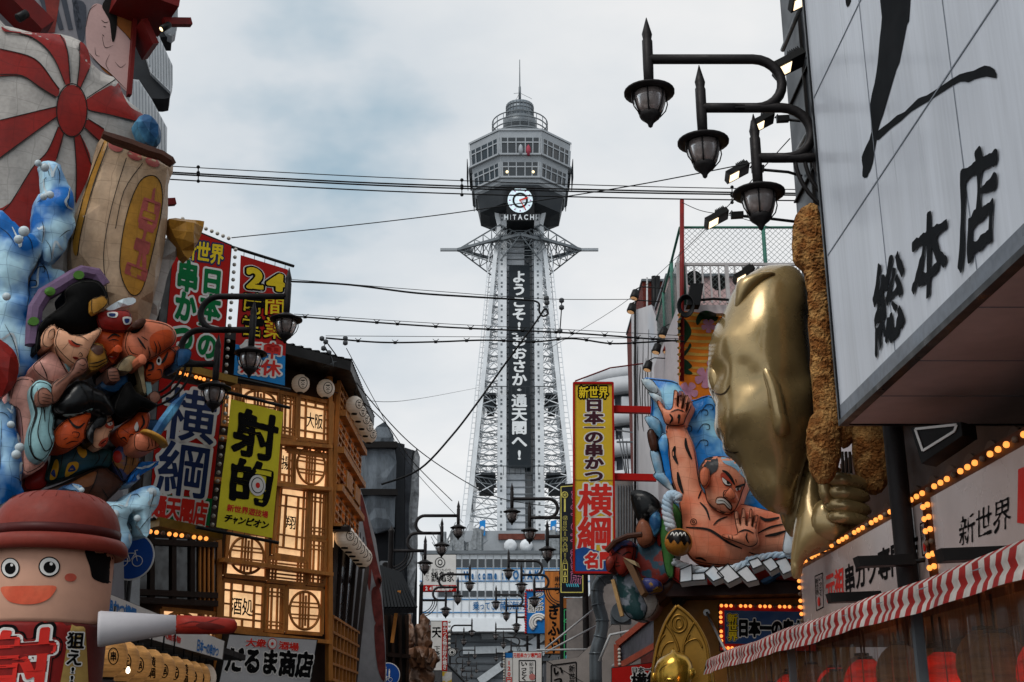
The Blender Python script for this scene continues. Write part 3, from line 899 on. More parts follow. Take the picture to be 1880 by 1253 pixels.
m.build('beam', brick_r, mural)
# apartment block with round-cornered balconies
AP = facing(290, 200, 19, .3, -.95)
apt = thing('apartment_block', 'grey apartment block with round cornered balconies behind the red beams', 'building', AP.at(270, 1300))
MB().prism(qpx(AP, [(150, -80), (262, -80), (262, 330), (255, 1300), (150, 1300)], -1.5), -AP.n * 5).build('wall', mat('apt_wall', '#7d8084', .7, var=.2), apt)
balc = mat('balcony', '#b3b6b9', .55, var=.15, scale=1)
for pts, sof in (([(292, -60), (329, -60), (326, 40), (322, 62), (316, 67), (306, 62), (296, 48)], [(280, 48), (296, 48), (306, 62), (316, 68), (292, 68)]),
                 ([(248, 40), (282, 48), (293, 68), (317, 121), (317, 155), (313, 169), (277, 134), (262, 85)], [(240, 78), (255, 80), (277, 134), (313, 169), (311, 180), (300, 182), (278, 181), (262, 155), (240, 144)]),
                 ([(238, 145), (255, 147), (278, 182), (307, 235), (306, 296), (300, 310), (280, 270), (238, 215)], [(238, 215), (280, 270), (300, 310), (296, 330), (238, 330)])):
    o = MB().prism(qpx(AP, pts), -AP.n * .25).build('balcony', balc, apt)
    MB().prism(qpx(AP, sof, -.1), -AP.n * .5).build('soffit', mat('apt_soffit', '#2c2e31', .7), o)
    m = MB()
    for k in range(1, 16):
        f = k / 16; x = pts[0][0] + (330 - pts[0][0]) * f
        ys = [y for y in range(-40, 330, 3) if inside(pts, x, y)]
        if len(ys) > 2: m.bar(AP.at(x, ys[0], .008), AP.at(x + 1, ys[-1], .008), .01, AP.n, .016)
    m.build('slats', mat('apt_slat', '#85898d', .6), o)
# ------------------------------------------------------------------ the festival float
def nb(name, c, **k):
    d = dict(rough=.55, var=.3, scale=2.6, seams=.16, coat=.1, bump=.12, bscale=9.); d.update(k); return mat('paper_' + name, c, **d)
NB = dict(white=nb('white', '#b3aca5', seams=.22), red=nb('red', '#8a1a12', seams=.22), tan=nb('tan', '#a5876a', seams=.26, col2='#c0a284'), gold=nb('gold', '#a9772a'), brown=nb('brown', '#4b2a1c', var=.4),
          blue=nb('blue', '#0c64b0', col2='#b9deec', c2at=(.42, .6), scale=3., var=.15), foam=nb('foam', '#c3ced2', var=.2), dblue=nb('dark_blue', '#1d4a72', col2='#5b9cc0', c2at=(.5, .64), scale=4), hair=nb('hair', '#070606', seams=0, var=.3, coat=0, rough=.7, spec=.06), helm=nb('helmet', '#0d0d0e', coat=.1, col2='#8a8886', c2at=(.56, .66), scale=5, seams=0, rough=.35),
          skin=nb('skin', '#d29a78', var=.1), orange=nb('orange', '#c44c1e', var=.22), pink=nb('pink', '#d6998a', col2='#c4433c', c2at=(.5, .7)), old=nb('old', '#cb7150', var=.25), teal=nb('teal', '#8fb8bb', seams=0), purple=nb('purple', '#6d5470'), green=nb('green', '#15332c', col2='#274f63'), beard=nb('beard', '#a08a66', seams=0, var=.45, scale=9), robe=nb('robe', '#3b3f63', col2='#8a5a2c', c2at=(.48, .52), scale=6), hand=nb('hand', '#8a5a48', seams=0))
INK = MATS['ink']; EYEW = mat('eye_white', '#cfcac2', .4, var=.05); LIP = mat('paint_red', '#8f1c14', .5, var=.2); YEL = mat('paint_yellow', '#c08a1e', .5, var=.2); ROUGE = mat('paint_rouge', '#b0402a', .6, var=.2); NAVY = mat('paint_navy', '#1b2f66', .5)
fl = thing('festival_float', 'huge painted paper relief of a treasure ship, waves and folk figures on the left facade', 'sculpture', FPL.at(160, 1000))
sail = puff(FPL, [(-40, 50), (10, 48), (60, 60), (112, 63), (145, 74), (162, 90), (168, 115), (190, 135), (214, 146), (230, 180), (262, 208), (272, 240), (264, 270), (225, 330), (160, 420), (130, 520), (120, 600), (60, 660), (-40, 660)], .28, 0, .5, .17, hmax=.42)
so = sail.build('sail', NB['white'], fl); ss = Surf(sail)
m = MB()
for p in ([(3, 49), (20, 57), (60, 60), (111, 64), (124, 94), (129, 152), (119, 154), (101, 111), (80, 84), (50, 65), (10, 59)],
          [(-20, 90), (0, 90), (50, 102), (74, 117), (97, 148), (109, 164), (102, 178), (74, 161), (40, 139), (-20, 137)],
          [(147, 77), (161, 84), (166, 111), (164, 127), (147, 164), (141, 160), (146, 117)],
          [(159, 183), (220, 151), (228, 178), (241, 198), (263, 211), (253, 223), (201, 210), (162, 201)],
          [(161, 220), (191, 238), (188, 263), (156, 235)], [(136, 250), (148, 248), (168, 303), (144, 365), (139, 369), (140, 310)],
          [(107, 233), (117, 246), (104, 292), (80, 335), (67, 379), (50, 430), (-20, 430), (-20, 392), (20, 372), (60, 308), (87, 278)],
          [(-20, 221), (0, 221), (104, 196), (104, 215), (67, 241), (0, 290), (-20, 295)]): mark(m, ss, p, .026, 3, 6)
mark(m, ss, disc_px(132, 203, 27, 47, 16), .03, 3, 8)
m.build('painted_rays', NB['red'], so)
m = MB()
ink(m, ss, disc_px(132, 203, 28, 49, 16), 2, .036, 3, False, closed=True)
for p in ([(10, 59), (50, 65), (80, 84), (101, 111), (119, 154)], [(111, 64), (124, 94), (129, 152)], [(0, 90), (50, 102), (74, 117), (97, 148), (109, 164)], [(0, 137), (40, 139), (74, 161), (102, 178)], [(146, 80), (146, 117), (141, 160)], [(164, 127), (147, 164)], [(159, 181), (212, 146)], [(162, 203), (201, 211), (253, 224)], [(161, 218), (191, 237)], [(156, 235), (188, 264)], [(148, 248), (168, 303)], [(136, 250), (140, 310), (139, 372)], [(107, 233), (87, 278), (60, 308), (20, 372), (0, 392)], [(117, 246), (104, 292)], [(0, 221), (104, 196)], [(104, 215), (67, 241), (0, 290)]):
    ink(m, ss, p, 1.8, .036, 4, False)
m.build('ink', INK, so)
# treasure sack
sack = puff(FPL, [(190, 248), (255, 278), (318, 298), (309, 340), (308, 400), (299, 470), (284, 540), (262, 605), (200, 600), (140, 520), (132, 430), (160, 340)], .45, .28, .4, .15, hmax=.6)
sk = sack.build('treasure_sack', NB['tan'], fl); ks = Surf(sack)
m = MB(); mark(m, ks, [(272, 323), (288, 326), (297, 345), (297, 385), (281, 460), (264, 525), (248, 543), (232, 530), (220, 490), (226, 425), (240, 370), (256, 335)], .012, 4, 9)
mark(m, ks, [(189, 262), (196, 268), (170, 340), (150, 420), (140, 470), (134, 440), (158, 345)], .012)
m.build('painted_oval', NB['gold'], sk)
m = MB(); Vq = [Vector((x, y, 0)) for x, y in ((268, 340), (302, 352), (268, 522), (226, 505))]
letters(m, '宝', quad_fn(Vq, Vector((0, 0, 0))), .03, 0, project=lambda p: ks.hit(p.x, p.y, .02))
for c in ((212, 270), (247, 286), (280, 298)): mark(m, ks, disc_px(c[0], c[1], 14, 8, 10, .4), .012)
m.build('painted_sign', mat('paint_rose', '#9a4a44', .6, var=.3), sk)
m = MB()
ink(m, ks, [(272, 323), (288, 326), (297, 345), (297, 385), (281, 460), (264, 525), (248, 543), (232, 530), (220, 490), (226, 425), (240, 370), (256, 335)], 1.6, .018, 4, False, closed=True)
for p in ([(190, 262), (158, 345), (134, 440)], [(198, 268), (172, 340), (150, 420), (142, 470)], [(232, 290), (205, 380), (190, 470), (200, 560)], [(262, 300), (228, 350), (212, 420)]): ink(m, ks, p, 1.5, .018, 4, False)
m.build('ink', INK, sk)
m = MB(); pts = [FPL.at(x, y, .62) for x, y in ((188, 247), (210, 256), (240, 266), (268, 277), (295, 285), (312, 296), (318, 303))]
m.tube(pts, [.05, .07, .075, .075, .07, .07, .05], 7, sm=False); m.build('sack_roll', NB['brown'], fl)
puff(FPL, [(250, 224), (265, 210), (280, 215), (292, 230), (296, 252), (290, 268), (268, 262)], .8, .45, .2, .1).build('knot', NB['dblue'], fl)
puff(FPL, [(310, 402), (340, 403), (372, 406), (375, 412), (366, 440), (358, 455), (350, 474), (341, 472), (331, 455), (318, 430)], .8, .3, .2, .12).build('horn', NB['gold'], fl)
puff(FPL, [(318, 425), (330, 456), (310, 500), (300, 540), (286, 590), (272, 588), (288, 510), (302, 450)], .8, .1, .2, .15).build('sack_tail', NB['white'], fl)
# waves
z3 = Z(0, 280, 2.85); zc = Z(0, 700, 4.819)
WV = []
for pts, lf, k in ((z3((150, 860), (160, 700), (210, 550), (280, 600), (350, 640), (270, 720), (215, 800), (240, 1000), (190, 1150), (120, 1100)), .3, .4),
                (z3((215, 60), (250, 35), (300, 50), (330, 100), (370, 180), (390, 300), (380, 420), (330, 530), (270, 590), (220, 550), (215, 490), (190, 400), (185, 260), (230, 210), (225, 130)), .45, .7),
                (z3((-30, 350), (60, 370), (130, 390), (200, 420), (215, 520), (190, 620), (150, 700), (150, 860), (185, 1000), (190, 1140), (100, 1150), (-30, 1000)), .5, .5),
                (zc((-50, 250), (60, 220), (130, 60), (165, 150), (170, 260), (190, 560), (270, 620), (220, 700), (210, 980), (100, 1010), (-50, 1080)), .7, .6),
                (zc((560, 930), (640, 910), (750, 950), (740, 1000), (680, 1000), (610, 980)), .9, .7),
                (zc((1150, 830), (1200, 760), (1390, 710), (1390, 740), (1260, 850), (1270, 880), (1150, 900)), .6, .7),
                ([(192, 928), (215, 925), (240, 905), (265, 892), (287, 895), (292, 925), (280, 948), (262, 985), (252, 965), (248, 945), (236, 962), (240, 1000), (216, 1032), (205, 1015), (198, 970)], .75, .7)):
    mb = puff(FPL, pts, k, lf, .5, .075, hmax=.4, rough=.09, rs=4.5, sm=True); o = mb.build('wave', NB['blue'], fl); WV.append((mb, o))
    s_ = Surf(mb); m = MB(); n_ = len(pts); q = [Vector(p) for p in pts]; c = sum(q, Vector((0, 0))) / n_
    for i in range(0, n_, 2):
        a_, b_ = q[i].lerp(c, .1), q[(i + 1) % n_].lerp(c, .35); ink(m, s_, [a_, a_.lerp(b_, .5) + Vector((3, -4)), b_], 1.3, .014, 4)
    m.build('ink', INK, o); m = MB()
    for i in range(1, n_ - 1, 3):
        a_, b_ = q[i].lerp(c, .06), q[i + 1].lerp(c, .06); d_ = a_.lerp(b_, .5).lerp(c, .3); ink(m, s_, [a_, a_.lerp(d_, .5) + Vector((2, 2)), d_, d_.lerp(b_, .5) + Vector((-2, 3)), b_], 4.5, .01, 4)
    m.build('painted_foam', NB['foam'], o)
m = MB()
s3 = Surf(WV[0][0])
for px, py in ((75, 495), (60, 520), (48, 610), (80, 570), (62, 560)): ink(m, s3, [(px - 12, py + 8), (px - 5, py - 4), (px + 6, py - 4), (px + 7, py + 4), (px + 2, py + 5)], 1.6, .014)
m.build('ink', INK, WV[0][1])
for cx, cy, r, lf in ((82, 308, 10, .95), (92, 358, 9, .95), (80, 362, 8, .95), (44, 425, 12, 1.0), (34, 440, 10, 1.05), (70, 300, 8, .95), (30, 835, 10, 1.1), (20, 780, 8, 1.1), (36, 822, 10, 1.1), (278, 905, 12, .95), (210, 945, 11, 1.0), (252, 952, 8, .95), (12, 545, 9, 1.0), (150, 900, 6, 1.1)):
    MB().ball(FPL.at(cx, cy, lf - .1), r / 205, 8).build('foam', NB['foam'], fl)
# a red drum edge at the left
puff(FPL, z3((-40, 990), (40, 1005), (90, 1070), (97, 1150), (60, 1240), (-40, 1270)), .7, .9, .3, .12).build('red_cloak', NB['red'], fl)
# ribbon round the lady
m = MB().tube([FPL.at(x, y, .75) for x, y in z3((170, 1010), (175, 900), (185, 820), (230, 745), (300, 705), (380, 655), (430, 630), (500, 640), (540, 700))], .085, 8, sm=False)
m.build('ribbon', NB['purple'], fl)
for x, y in ((62, 590), (92, 535), (145, 505)): puff(FPL, disc_px(x, y, 10, 8), .5, .85, .05, .06).build('leaf', nb('leaf', '#4d7a2c', seams=0), fl)
# figures
A = Z(0, 400, 2.983); B = Z(60, 540, 5.013)
def figure_part(name, pts, m_, lf, k=.6, cell=.06, parent=None, hm=.3):
    mb = puff(FPL, pts, k, lf, .45, cell, hmax=hm, sm=True); o = mb.build(name, m_, parent or fl)
    if len(pts) > 5:
        q = [Vector(p) for p in pts]; c = sum(q, Vector((0, 0))) / len(q); m = MB(); s_ = Surf(mb)
        ink(m, s_, [p.lerp(c, .05) for p in q], 1.2, .008, 3, False, closed=True)
        m.build('ink_outline', INK, o)
    return mb, o
def paint(o, mb, marks=(), lines=(), eps=.01):
    s_ = Surf(mb)
    for m_, nm, lst in marks:
        m = MB()
        for p in lst: mark(m, s_, p, eps, 4, 4)
        m.build(nm, m_, o); eps += .004
    if lines:
        m = MB()
        for p, wd in lines: ink(m, s_, p, wd, eps + .006, 5)
        m.build('ink', INK, o)
robe_mb, robe = figure_part('pink_robe', zc((90, 190), (140, -20), (290, -20), (300, 100), (320, 280), (270, 500), (300, 690), (400, 720), (330, 790), (210, 810), (200, 500), (170, 250)), NB['pink'], .8)
kb, ko = figure_part('kimono', A((180, 830), (210, 780), (300, 720), (350, 770), (390, 810), (410, 850), (290, 905)), NB['pink'], .8)
paint(ko, kb, [(NB['teal'], 'collar', [A((310, 720), (345, 790), (380, 850), (395, 850), (370, 790), (330, 730))])], [(A((215, 780), (250, 850), (260, 890)), 2), (A((300, 722), (340, 800), (375, 860)), 2)])
bodyb, bodyo = figure_part('armoured_robe', zc((430, 890), (440, 720), (480, 600), (680, 560), (800, 590), (1000, 620), (960, 760), (850, 760)), NB['green'], .55)
paint(bodyo, bodyb, [(YEL, 'painted_crest', [zc((680, 590), (740, 580), (770, 640), (740, 680), (700, 650)), zc((590, 760), (620, 720), (690, 720), (680, 790), (580, 850)), zc((470, 740), (500, 690), (520, 740), (500, 850), (440, 870))]), (NAVY, 'painted_leaf', [zc((600, 800), (640, 740), (670, 790)), zc((450, 820), (480, 780), (490, 850))])], [(zc((560, 600), (540, 740), (500, 860)), 2), (zc((690, 600), (640, 700)), 1.5), (zc((850, 600), (880, 680), (830, 750)), 2), (zc((960, 640), (900, 740)), 2)])
b2, o2 = figure_part('patterned_robe', zc((990, 640), (1110, 540), (1200, 600), (1240, 720), (1150, 830), (1090, 880), (1000, 720)), NB['robe'], .55)
paint(o2, b2, [(LIP, 'painted_disc', [zc(*disc_px(1040, 670, 40, 55))])], [(zc((1110, 560), (1120, 700), (1090, 800)), 2), (zc((1190, 640), (1170, 750)), 2), (zc((1000, 720), (1060, 800), (1090, 870)), 2.5)])
b3, o3 = figure_part('ship_prow', zc((215, 985), (420, 955), (870, 765), (980, 800), (1090, 900), (960, 1050), (900, 1090), (760, 1000), (600, 1000), (220, 1020)), NB['brown'], .5, .35)
paint(o3, b3, [(nb('plank', '#7a4520'), 'plank', [zc((640, 900), (840, 800), (840, 890), (760, 940))])], [(zc((420, 955), (640, 880), (870, 770)), 2.2), (zc((870, 770), (840, 890), (780, 1010)), 2), (zc((900, 950), (960, 1040)), 2)])
figure_part('red_lining', zc((220, 850), (330, 790), (430, 690), (480, 620), (430, 880), (360, 960), (220, 960)), NB['red'], .45)
ab, ao = figure_part('arm', A((280, 1010), (285, 910), (390, 840), (420, 780), (470, 768), (482, 830), (430, 870), (390, 895), (320, 1000)), NB['hand'], 1.05)
paint(ao, ab, (), [(A((430, 800), (455, 810), (470, 800)), 1.3), (A((435, 825), (460, 835), (475, 822)), 1.3), (A((420, 850), (440, 850)), 1.3), (A((300, 920), (390, 850)), 1.5)])
sb_, so_ = figure_part('sleeve', zc((270, 100), (290, 30), (350, -10), (440, 20), (470, 90), (455, 250), (480, 330), (470, 420), (480, 520), (450, 620), (380, 710), (300, 680), (260, 560), (275, 420), (310, 300), (290, 200)), NB['teal'], 1.05, .5)
hb, ho = figure_part('hand', zc((335, 90), (400, 55), (465, 120), (468, 170), (455, 205), (350, 205)), NB['hand'], 1.22, .6, .05)
paint(ho, hb, (), [(zc((370, 105), (460, 135)), 1.2), (zc((365, 140), (465, 160)), 1.2), (zc((365, 170), (460, 190)), 1.2)])
paint(so_, sb_, (), [(zc((285, 40), (275, 130), (320, 280), (265, 450), (265, 580), (310, 680), (380, 710)), 4.5), (zc((330, 60), (335, 150), (370, 250), (335, 450), (370, 570), (410, 620), (460, 560), (430, 430), (445, 260)), 2.2), (zc((400, 210), (395, 300), (400, 360)), 2), (zc((380, 210), (400, 330)), 1.8)])
# lady
eb, eo = figure_part('lady_ear', A((232, 690), (245, 620), (290, 585), (318, 610), (310, 670), (270, 712)), NB['skin'], .95)
paint(eo, eb, (), [(A((262, 660), (270, 625), (295, 610), (298, 650), (280, 670)), 1.6)])
hb, ho = figure_part('lady_hair', A((190, 730), (215, 590), (300, 510), (360, 460), (355, 400), (400, 360), (470, 340), (545, 350), (588, 420), (565, 480), (530, 510), (545, 605), (470, 645), (400, 650), (330, 625), (300, 600), (260, 620), (230, 700), (200, 745)), NB['hair'], .85, .7)
fb, fo = figure_part('lady_face', A((325, 605), (400, 640), (470, 636), (548, 603), (552, 635), (520, 680), (490, 745), (465, 785), (420, 805), (385, 792), (330, 740), (298, 690), (305, 640)), NB['skin'], 1.0)
paint(fo, fb, [(ROUGE, 'blush', [B((330, 420), (370, 440), (440, 480), (400, 490), (340, 460))]), (LIP, 'lips', [B((365, 580), (395, 578), (425, 590), (395, 606))])],
      [(B((355, 425), (400, 460), (460, 472)), 3), (B((395, 385), (460, 395), (515, 435)), 1.2), (B((420, 560), (440, 540), (458, 572), (425, 575)), 1.5), (B((205, 470), (225, 560), (290, 635)), 1.5), (B((370, 590), (420, 592)), 1.4), (B((270, 520), (340, 440)), .8)])
figure_part('comb', A((500, 450), (520, 440), (565, 428), (592, 460), (560, 500), (505, 525)), NB['gold'], 1.1, .3)
puff(FPL, A((580, 500), (640, 460), (690, 440), (738, 440), (738, 470), (660, 490), (610, 510)), .5, .8, .2, .07).build('cloth_cap', NB['foam'], fl)
# cheerful man with a red cap and a little drum
fb, fo = figure_part('grinning_face', B((610, 320), (760, 340), (880, 320), (850, 400), (840, 480), (800, 570), (740, 650), (690, 600), (660, 520), (560, 450)), NB['orange'], .85)
paint(fo, fb, [(LIP, 'lips', [B((680, 545), (740, 560), (790, 545), (760, 600), (710, 590))]), (EYEW, 'teeth', [B((700, 560), (750, 565), (740, 580), (705, 575))])],
      [(B((690, 412), (745, 372), (810, 392)), 3.5), (B((700, 430), (750, 420), (792, 432)), 2.2), (B((740, 520), (755, 480), (790, 480)), 1.4), (B((640, 480), (690, 540)), 1.4)])
figure_part('nose', B((745, 520), (770, 470), (810, 480), (825, 520), (790, 540)), NB['orange'], 1.1, .8, .04)
cb, co = figure_part('red_cap', B((590, 200), (640, 160), (860, 148), (912, 210), (895, 330), (760, 345), (640, 325), (600, 260)), NB['red'], .95)
paint(co, cb, [(EYEW, 'painted_flower', [B((690, 170), (780, 170), (770, 215), (700, 210)), B((830, 215), (905, 215), (900, 270), (845, 280))]), (NAVY, 'painted_petal', [B((705, 180), (760, 180), (755, 205), (710, 205)), B((845, 230), (890, 230), (885, 262), (855, 268))])])
db, do = figure_part('hand_drum', B((505, 510), (555, 460), (640, 465), (690, 600), (680, 645), (580, 705), (508, 690)), NB['gold'], 1.0)
paint(do, db, [(NB['brown'], 'drumhead', [B((530, 500), (560, 470), (640, 480), (650, 540), (590, 560))])], [(B((520, 640), (600, 630), (690, 590)), 2.4), (B((520, 670), (600, 665), (690, 615)), 2)])
hb, ho = figure_part('hand', B((690, 690), (770, 675), (800, 740), (800, 800), (720, 810), (690, 760)), NB['hand'], 1.0, .6, .05)
paint(ho, hb, (), [(B((700, 720), (790, 715)), 1.4), (B((700, 750), (795, 748)), 1.4), (B((710, 780), (795, 780)), 1.4)])
figure_part('blue_skirt', B((610, 850), (680, 780), (760, 800), (850, 720), (870, 830), (740, 910)), NB['dblue'], .8)
figure_part('black_robe', B((860, 800), (880, 700), (960, 680), (1020, 760), (1000, 830), (920, 830)), NB['hair'], .75)
# bald elder
hb, ho = figure_part('elder_head', B((840, 460), (890, 310), (990, 235), (1150, 250), (1275, 295), (1325, 380), (1305, 460), (1240, 510), (1150, 570), (1060, 610), (1030, 650), (950, 650), (870, 560)), NB['old'], .95, .75)
paint(ho, hb, [(NB['orange'], 'forehead', [B((1080, 400), (1160, 340), (1260, 330), (1300, 380), (1290, 450), (1230, 500), (1150, 550), (1090, 500))]), (NB['hair'], 'brow', [B((900, 320), (950, 270), (1030, 280), (970, 350), (910, 360))]), (LIP, 'lips', [B((880, 645), (925, 590), (942, 650), (900, 690))]), (EYEW, 'teeth', [B((900, 640), (922, 615), (928, 650), (908, 665))])],
      [(B((965, 400), (1000, 450), (1042, 510)), 4), (B((1000, 390), (1060, 430)), 2), (B((1115, 430), (1140, 500), (1130, 580)), 2.2), (B((1150, 430), (1175, 500), (1165, 560)), 1.8), (B((880, 480), (910, 540), (970, 560)), 1.8), (B((1060, 480), (1080, 560), (1070, 590)), 2.4)])
figure_part('nose', B((970, 590), (1005, 550), (1045, 590), (1040, 640), (990, 640)), NB['old'], 1.25, .8, .04)
figure_part('beard', B((775, 690), (830, 600), (900, 560), (985, 575), (950, 640), (900, 715), (830, 715)), NB['beard'], 1.0)
figure_part('beard', B((960, 680), (1020, 640), (1030, 760), (1050, 900), (1020, 920), (990, 800)), NB['beard'], .9)
figure_part('ear', B((905, 300), (960, 240), (1030, 225), (1040, 270), (980, 310)), NB['brown'], 1.15, .6, .05)
# glaring guard
gb, go = figure_part('guard_face', B((1040, 640), (1150, 550), (1260, 495), (1345, 480), (1345, 560), (1290, 640), (1215, 680), (1190, 770), (1130, 800), (1040, 780)), NB['orange'], .85)
paint(go, gb, [(EYEW, 'eye', [B((1138, 620), (1160, 575), (1185, 600), (1180, 645), (1155, 655))]), (NB['hair'], 'pupil', [B((1150, 600), (1170, 600), (1170, 630), (1152, 630))])], [(B((1185, 640), (1215, 600), (1245, 535)), 5), (B((1050, 690), (1060, 640), (1100, 640), (1105, 690), (1060, 705)), 5), (B((1140, 700), (1180, 700), (1190, 760)), 2), (B((1050, 750), (1090, 740)), 2.5), (B((1260, 500), (1310, 540), (1300, 620)), 2), (B((1285, 490), (1330, 540), (1320, 590)), 1.6)])
figure_part('guard_hat', B((1335, 520), (1375, 500), (1450, 510), (1462, 570), (1420, 640), (1330, 665)), NB['dblue'], .95)
figure_part('hand', B((1070, 930), (1120, 890), (1170, 920), (1175, 970), (1130, 1010), (1085, 990)), NB['hand'], .9, .6, .05)
figure_part('cuff', B((1035, 830), (1080, 790), (1095, 900), (1060, 940)), NB['teal'], .8, .4, .05)
# warriors in the boat
for nm, pts, mm, lf in (('warrior_face', zc((485, 440), (620, 320), (800, 285), (755, 440), (745, 520), (640, 595), (560, 605), (485, 560)), NB['orange'], .95),
                        ('warrior_face', zc((755, 400), (830, 355), (970, 300), (1010, 400), (965, 480), (955, 540), (880, 605), (820, 580), (765, 480)), NB['skin'], .8),
                        ('warrior_face', zc((1035, 480), (1050, 410), (1150, 340), (1250, 250), (1325, 290), (1310, 400), (1255, 470), (1195, 500), (1185, 580), (1100, 545)), NB['orange'], .75)):
    fb, fo = figure_part(nm, pts, mm, lf)
    if pts[0][0] > 200: paint(fo, fb, [(EYEW, 'eye', [zc((1188, 410), (1212, 360), (1228, 420), (1205, 445))])], [(zc((1238, 430), (1275, 370), (1255, 300)), 4), (zc((1190, 450), (1222, 440), (1230, 400)), 2.5), (zc((1140, 500), (1165, 470), (1195, 490)), 2), (zc((1065, 510), (1100, 500), (1120, 530)), 3), (zc((1080, 420), (1150, 470)), 1)])
    elif pts[0][0] > 130: paint(fo, fb, [(ROUGE, 'face_paint', [zc((930, 390), (1000, 330), (1005, 410), (960, 420)), zc((870, 570), (900, 520), (960, 500), (930, 580))]), (EYEW, 'eye', [zc((950, 370), (985, 360), (995, 385), (965, 395))])], [(zc((940, 370), (985, 355), (1005, 330)), 2.5), (zc((975, 375), (985, 385)), 3), (zc((965, 450), (985, 440), (1000, 460)), 1.8), (zc((890, 560), (940, 520)), 2.2), (zc((830, 400), (825, 560)), 1.2)])
    else: paint(fo, fb, [], [(zc((600, 325), (650, 390), (700, 410), (750, 370)), 5), (zc((640, 470), (650, 450), (700, 460), (690, 500), (650, 500)), 1.8), (zc((580, 560), (640, 535), (690, 535)), 2), (zc((560, 520), (600, 500)), 1.4)])
hb, ho = figure_part('helmet', zc((478, 255), (540, 150), (640, 20), (740, 0), (830, 60), (930, 110), (1018, 272), (940, 305), (820, 262), (700, 300), (580, 310)), NB['helm'], 1.0, .7)
paint(ho, hb, [(NB['teal'], 'helmet_band', [zc((560, 295), (700, 285), (810, 240), (810, 262), (700, 312), (590, 318))])], [(zc((700, 10), (770, 110), (810, 240)), 2), (zc((820, 60), (840, 180), (820, 260)), 2)])
figure_part('helmet', zc((470, 420), (480, 320), (600, 320), (690, 430), (600, 410), (500, 430)), NB['helm'], .9)
figure_part('topknot', zc((1005, 260), (1080, 60), (1150, 0), (1200, 90), (1330, 170), (1395, 220), (1320, 255), (1250, 235), (1180, 305), (1080, 330)), NB['hair'], .95, .7)
figure_part('helmet_side', zc((820, 370), (900, 300), (950, 320), (920, 400), (840, 420), (820, 560), (770, 470)), NB['helm'], .95)
hb, ho = figure_part('fist', zc((1185, 500), (1210, 460), (1310, 458), (1410, 520), (1415, 580), (1290, 625), (1195, 600)), NB['old'], 1.0, .7, .05)
paint(ho, hb, (), [(zc((1310, 500), (1320, 570), (1300, 610)), 1.6), (zc((1340, 510), (1350, 580)), 1.6), (zc((1375, 520), (1380, 580)), 1.6)])
m = MB(); m.tube([FPL.at(x, y, 1.05) for x, y in ((283, 802), (300, 775), (322, 745), (342, 722))], [.055, .06, .055, .01], 6, sm=False); m.build('sword', NB['dblue'], fl)
m = MB(); m.lathe([(.16, -.02), (.17, 0), (.16, .02)], FPL.at(283, 806, 1.05), 14, ax=(FPL.at(300, 775, 1.05) - FPL.at(283, 802, 1.05)).normalized()); m.build('sword_guard', NB['gold'], fl)
figure_part('pennant', zc((1255, 350), (1330, 340), (1460, 350), (1410, 420), (1300, 470), (1250, 480)), NB['dblue'], .6)
figure_part('back_drape', zc((640, 590), (800, 470), (1050, 480), (1040, 620), (800, 640)), NB['helm'], .4)
figure_part('back_drape', B((560, 700), (700, 620), (1040, 600), (1100, 860), (1000, 1000), (600, 860)), NB['helm'], .35)
# ------------------------------------------------------------------ boards and banners of the left shops
def bulb_row(parent, a, b, n, r, lit=True, off=None):
    """a row of round bulbs, each a part of its own"""
    mt = mat('bulb_lit', '#ff9c48', .3, emit=1.5) if lit else mat('bulb_off', '#b9b1a6', .25, var=.2)
    a, b = Vector(a), Vector(b); src = None
    for i in range(n):
        p = a.lerp(b, (i + .5) / n)
        m_ = mt
        if lit and (i % 4 == 3): m_ = mat('bulb_dim', '#6d5a4a', .3)
        mb = MB().ball((0, 0, 0), r, 6)
        o = mb.build('bulb', m_, parent, True)
        o.location = p - wloc(parent)
WHT = mat('sign_white', '#cdc9c4', .5, var=.08); RED = mat('sign_red', '#a3150f', .5, var=.12, scale=1.2, spec=.08); BLK = mat('sign_black', '#0a090a', .8, spec=.08)
GRN = mat('sign_green', '#056434', .6, var=.1, spec=.08); NVY = mat('sign_navy', '#11254f', .5, var=.15); SYEL = mat('sign_yellow', '#d6b822', .6, var=.08, spec=.08); SBLU = mat('sign_blue', '#1467a8', .5, var=.12); MAR = mat('sign_maroon', '#3b0d1c', .5); BRED = mat('sign_scarlet', '#c2241a', .5, var=.1)
dbox = mat('sign_case', '#1b1817', .6, var=.3)
def write(parent, pl, quad, text, layers, vertical=True, off=.004, **k):
    """lettering on a plane: the widest layer lies lowest"""
    for i, (r, mt, nm) in enumerate(layers):
        e = off + .004 * i
        MB_ = letters(MB(), text, quad_fn(qpx(pl, quad), pl.n), r, e, vertical, **k)
        MB_.build(nm, mt, parent)
def board(name, label, pl, quad, mt, depth=.25, cat_='sign', bord=None, group=None):
    q = qpx(pl, quad); lo = min(q, key=lambda p: p.z)
    t = thing(name, label, cat_, lo, group)
    MB().prism(qpx(pl, quad, -.004), -pl.n * depth).build('case', dbox, t)
    m = MB(); P = qpx(pl, quad); c = sum(P, Vector()) / 4
    f = MB().prism([p + (c - p) * .025 for p in P], -pl.n * .02).build('face', mt, t)
    return t, f
a4 = Z(280, 420, 2.984); a5 = Z(380, 780, 2.65); a3 = Z(0, 820, 2.894)
LP = facing(370, 650, 19, .707, -.707)
t, f = board('shop_board', 'tall red board with green characters, behind the top of the left street lamp', LP, [(322, 407), (426, 450), (408, 690), (300, 652)], RED)
write(f, LP, a4((165, 55), (395, 90), (385, 200), (155, 165)), '新世界', [(.12, NVY, 'lettering_outline'), (.03, SYEL, 'lettering')], False)
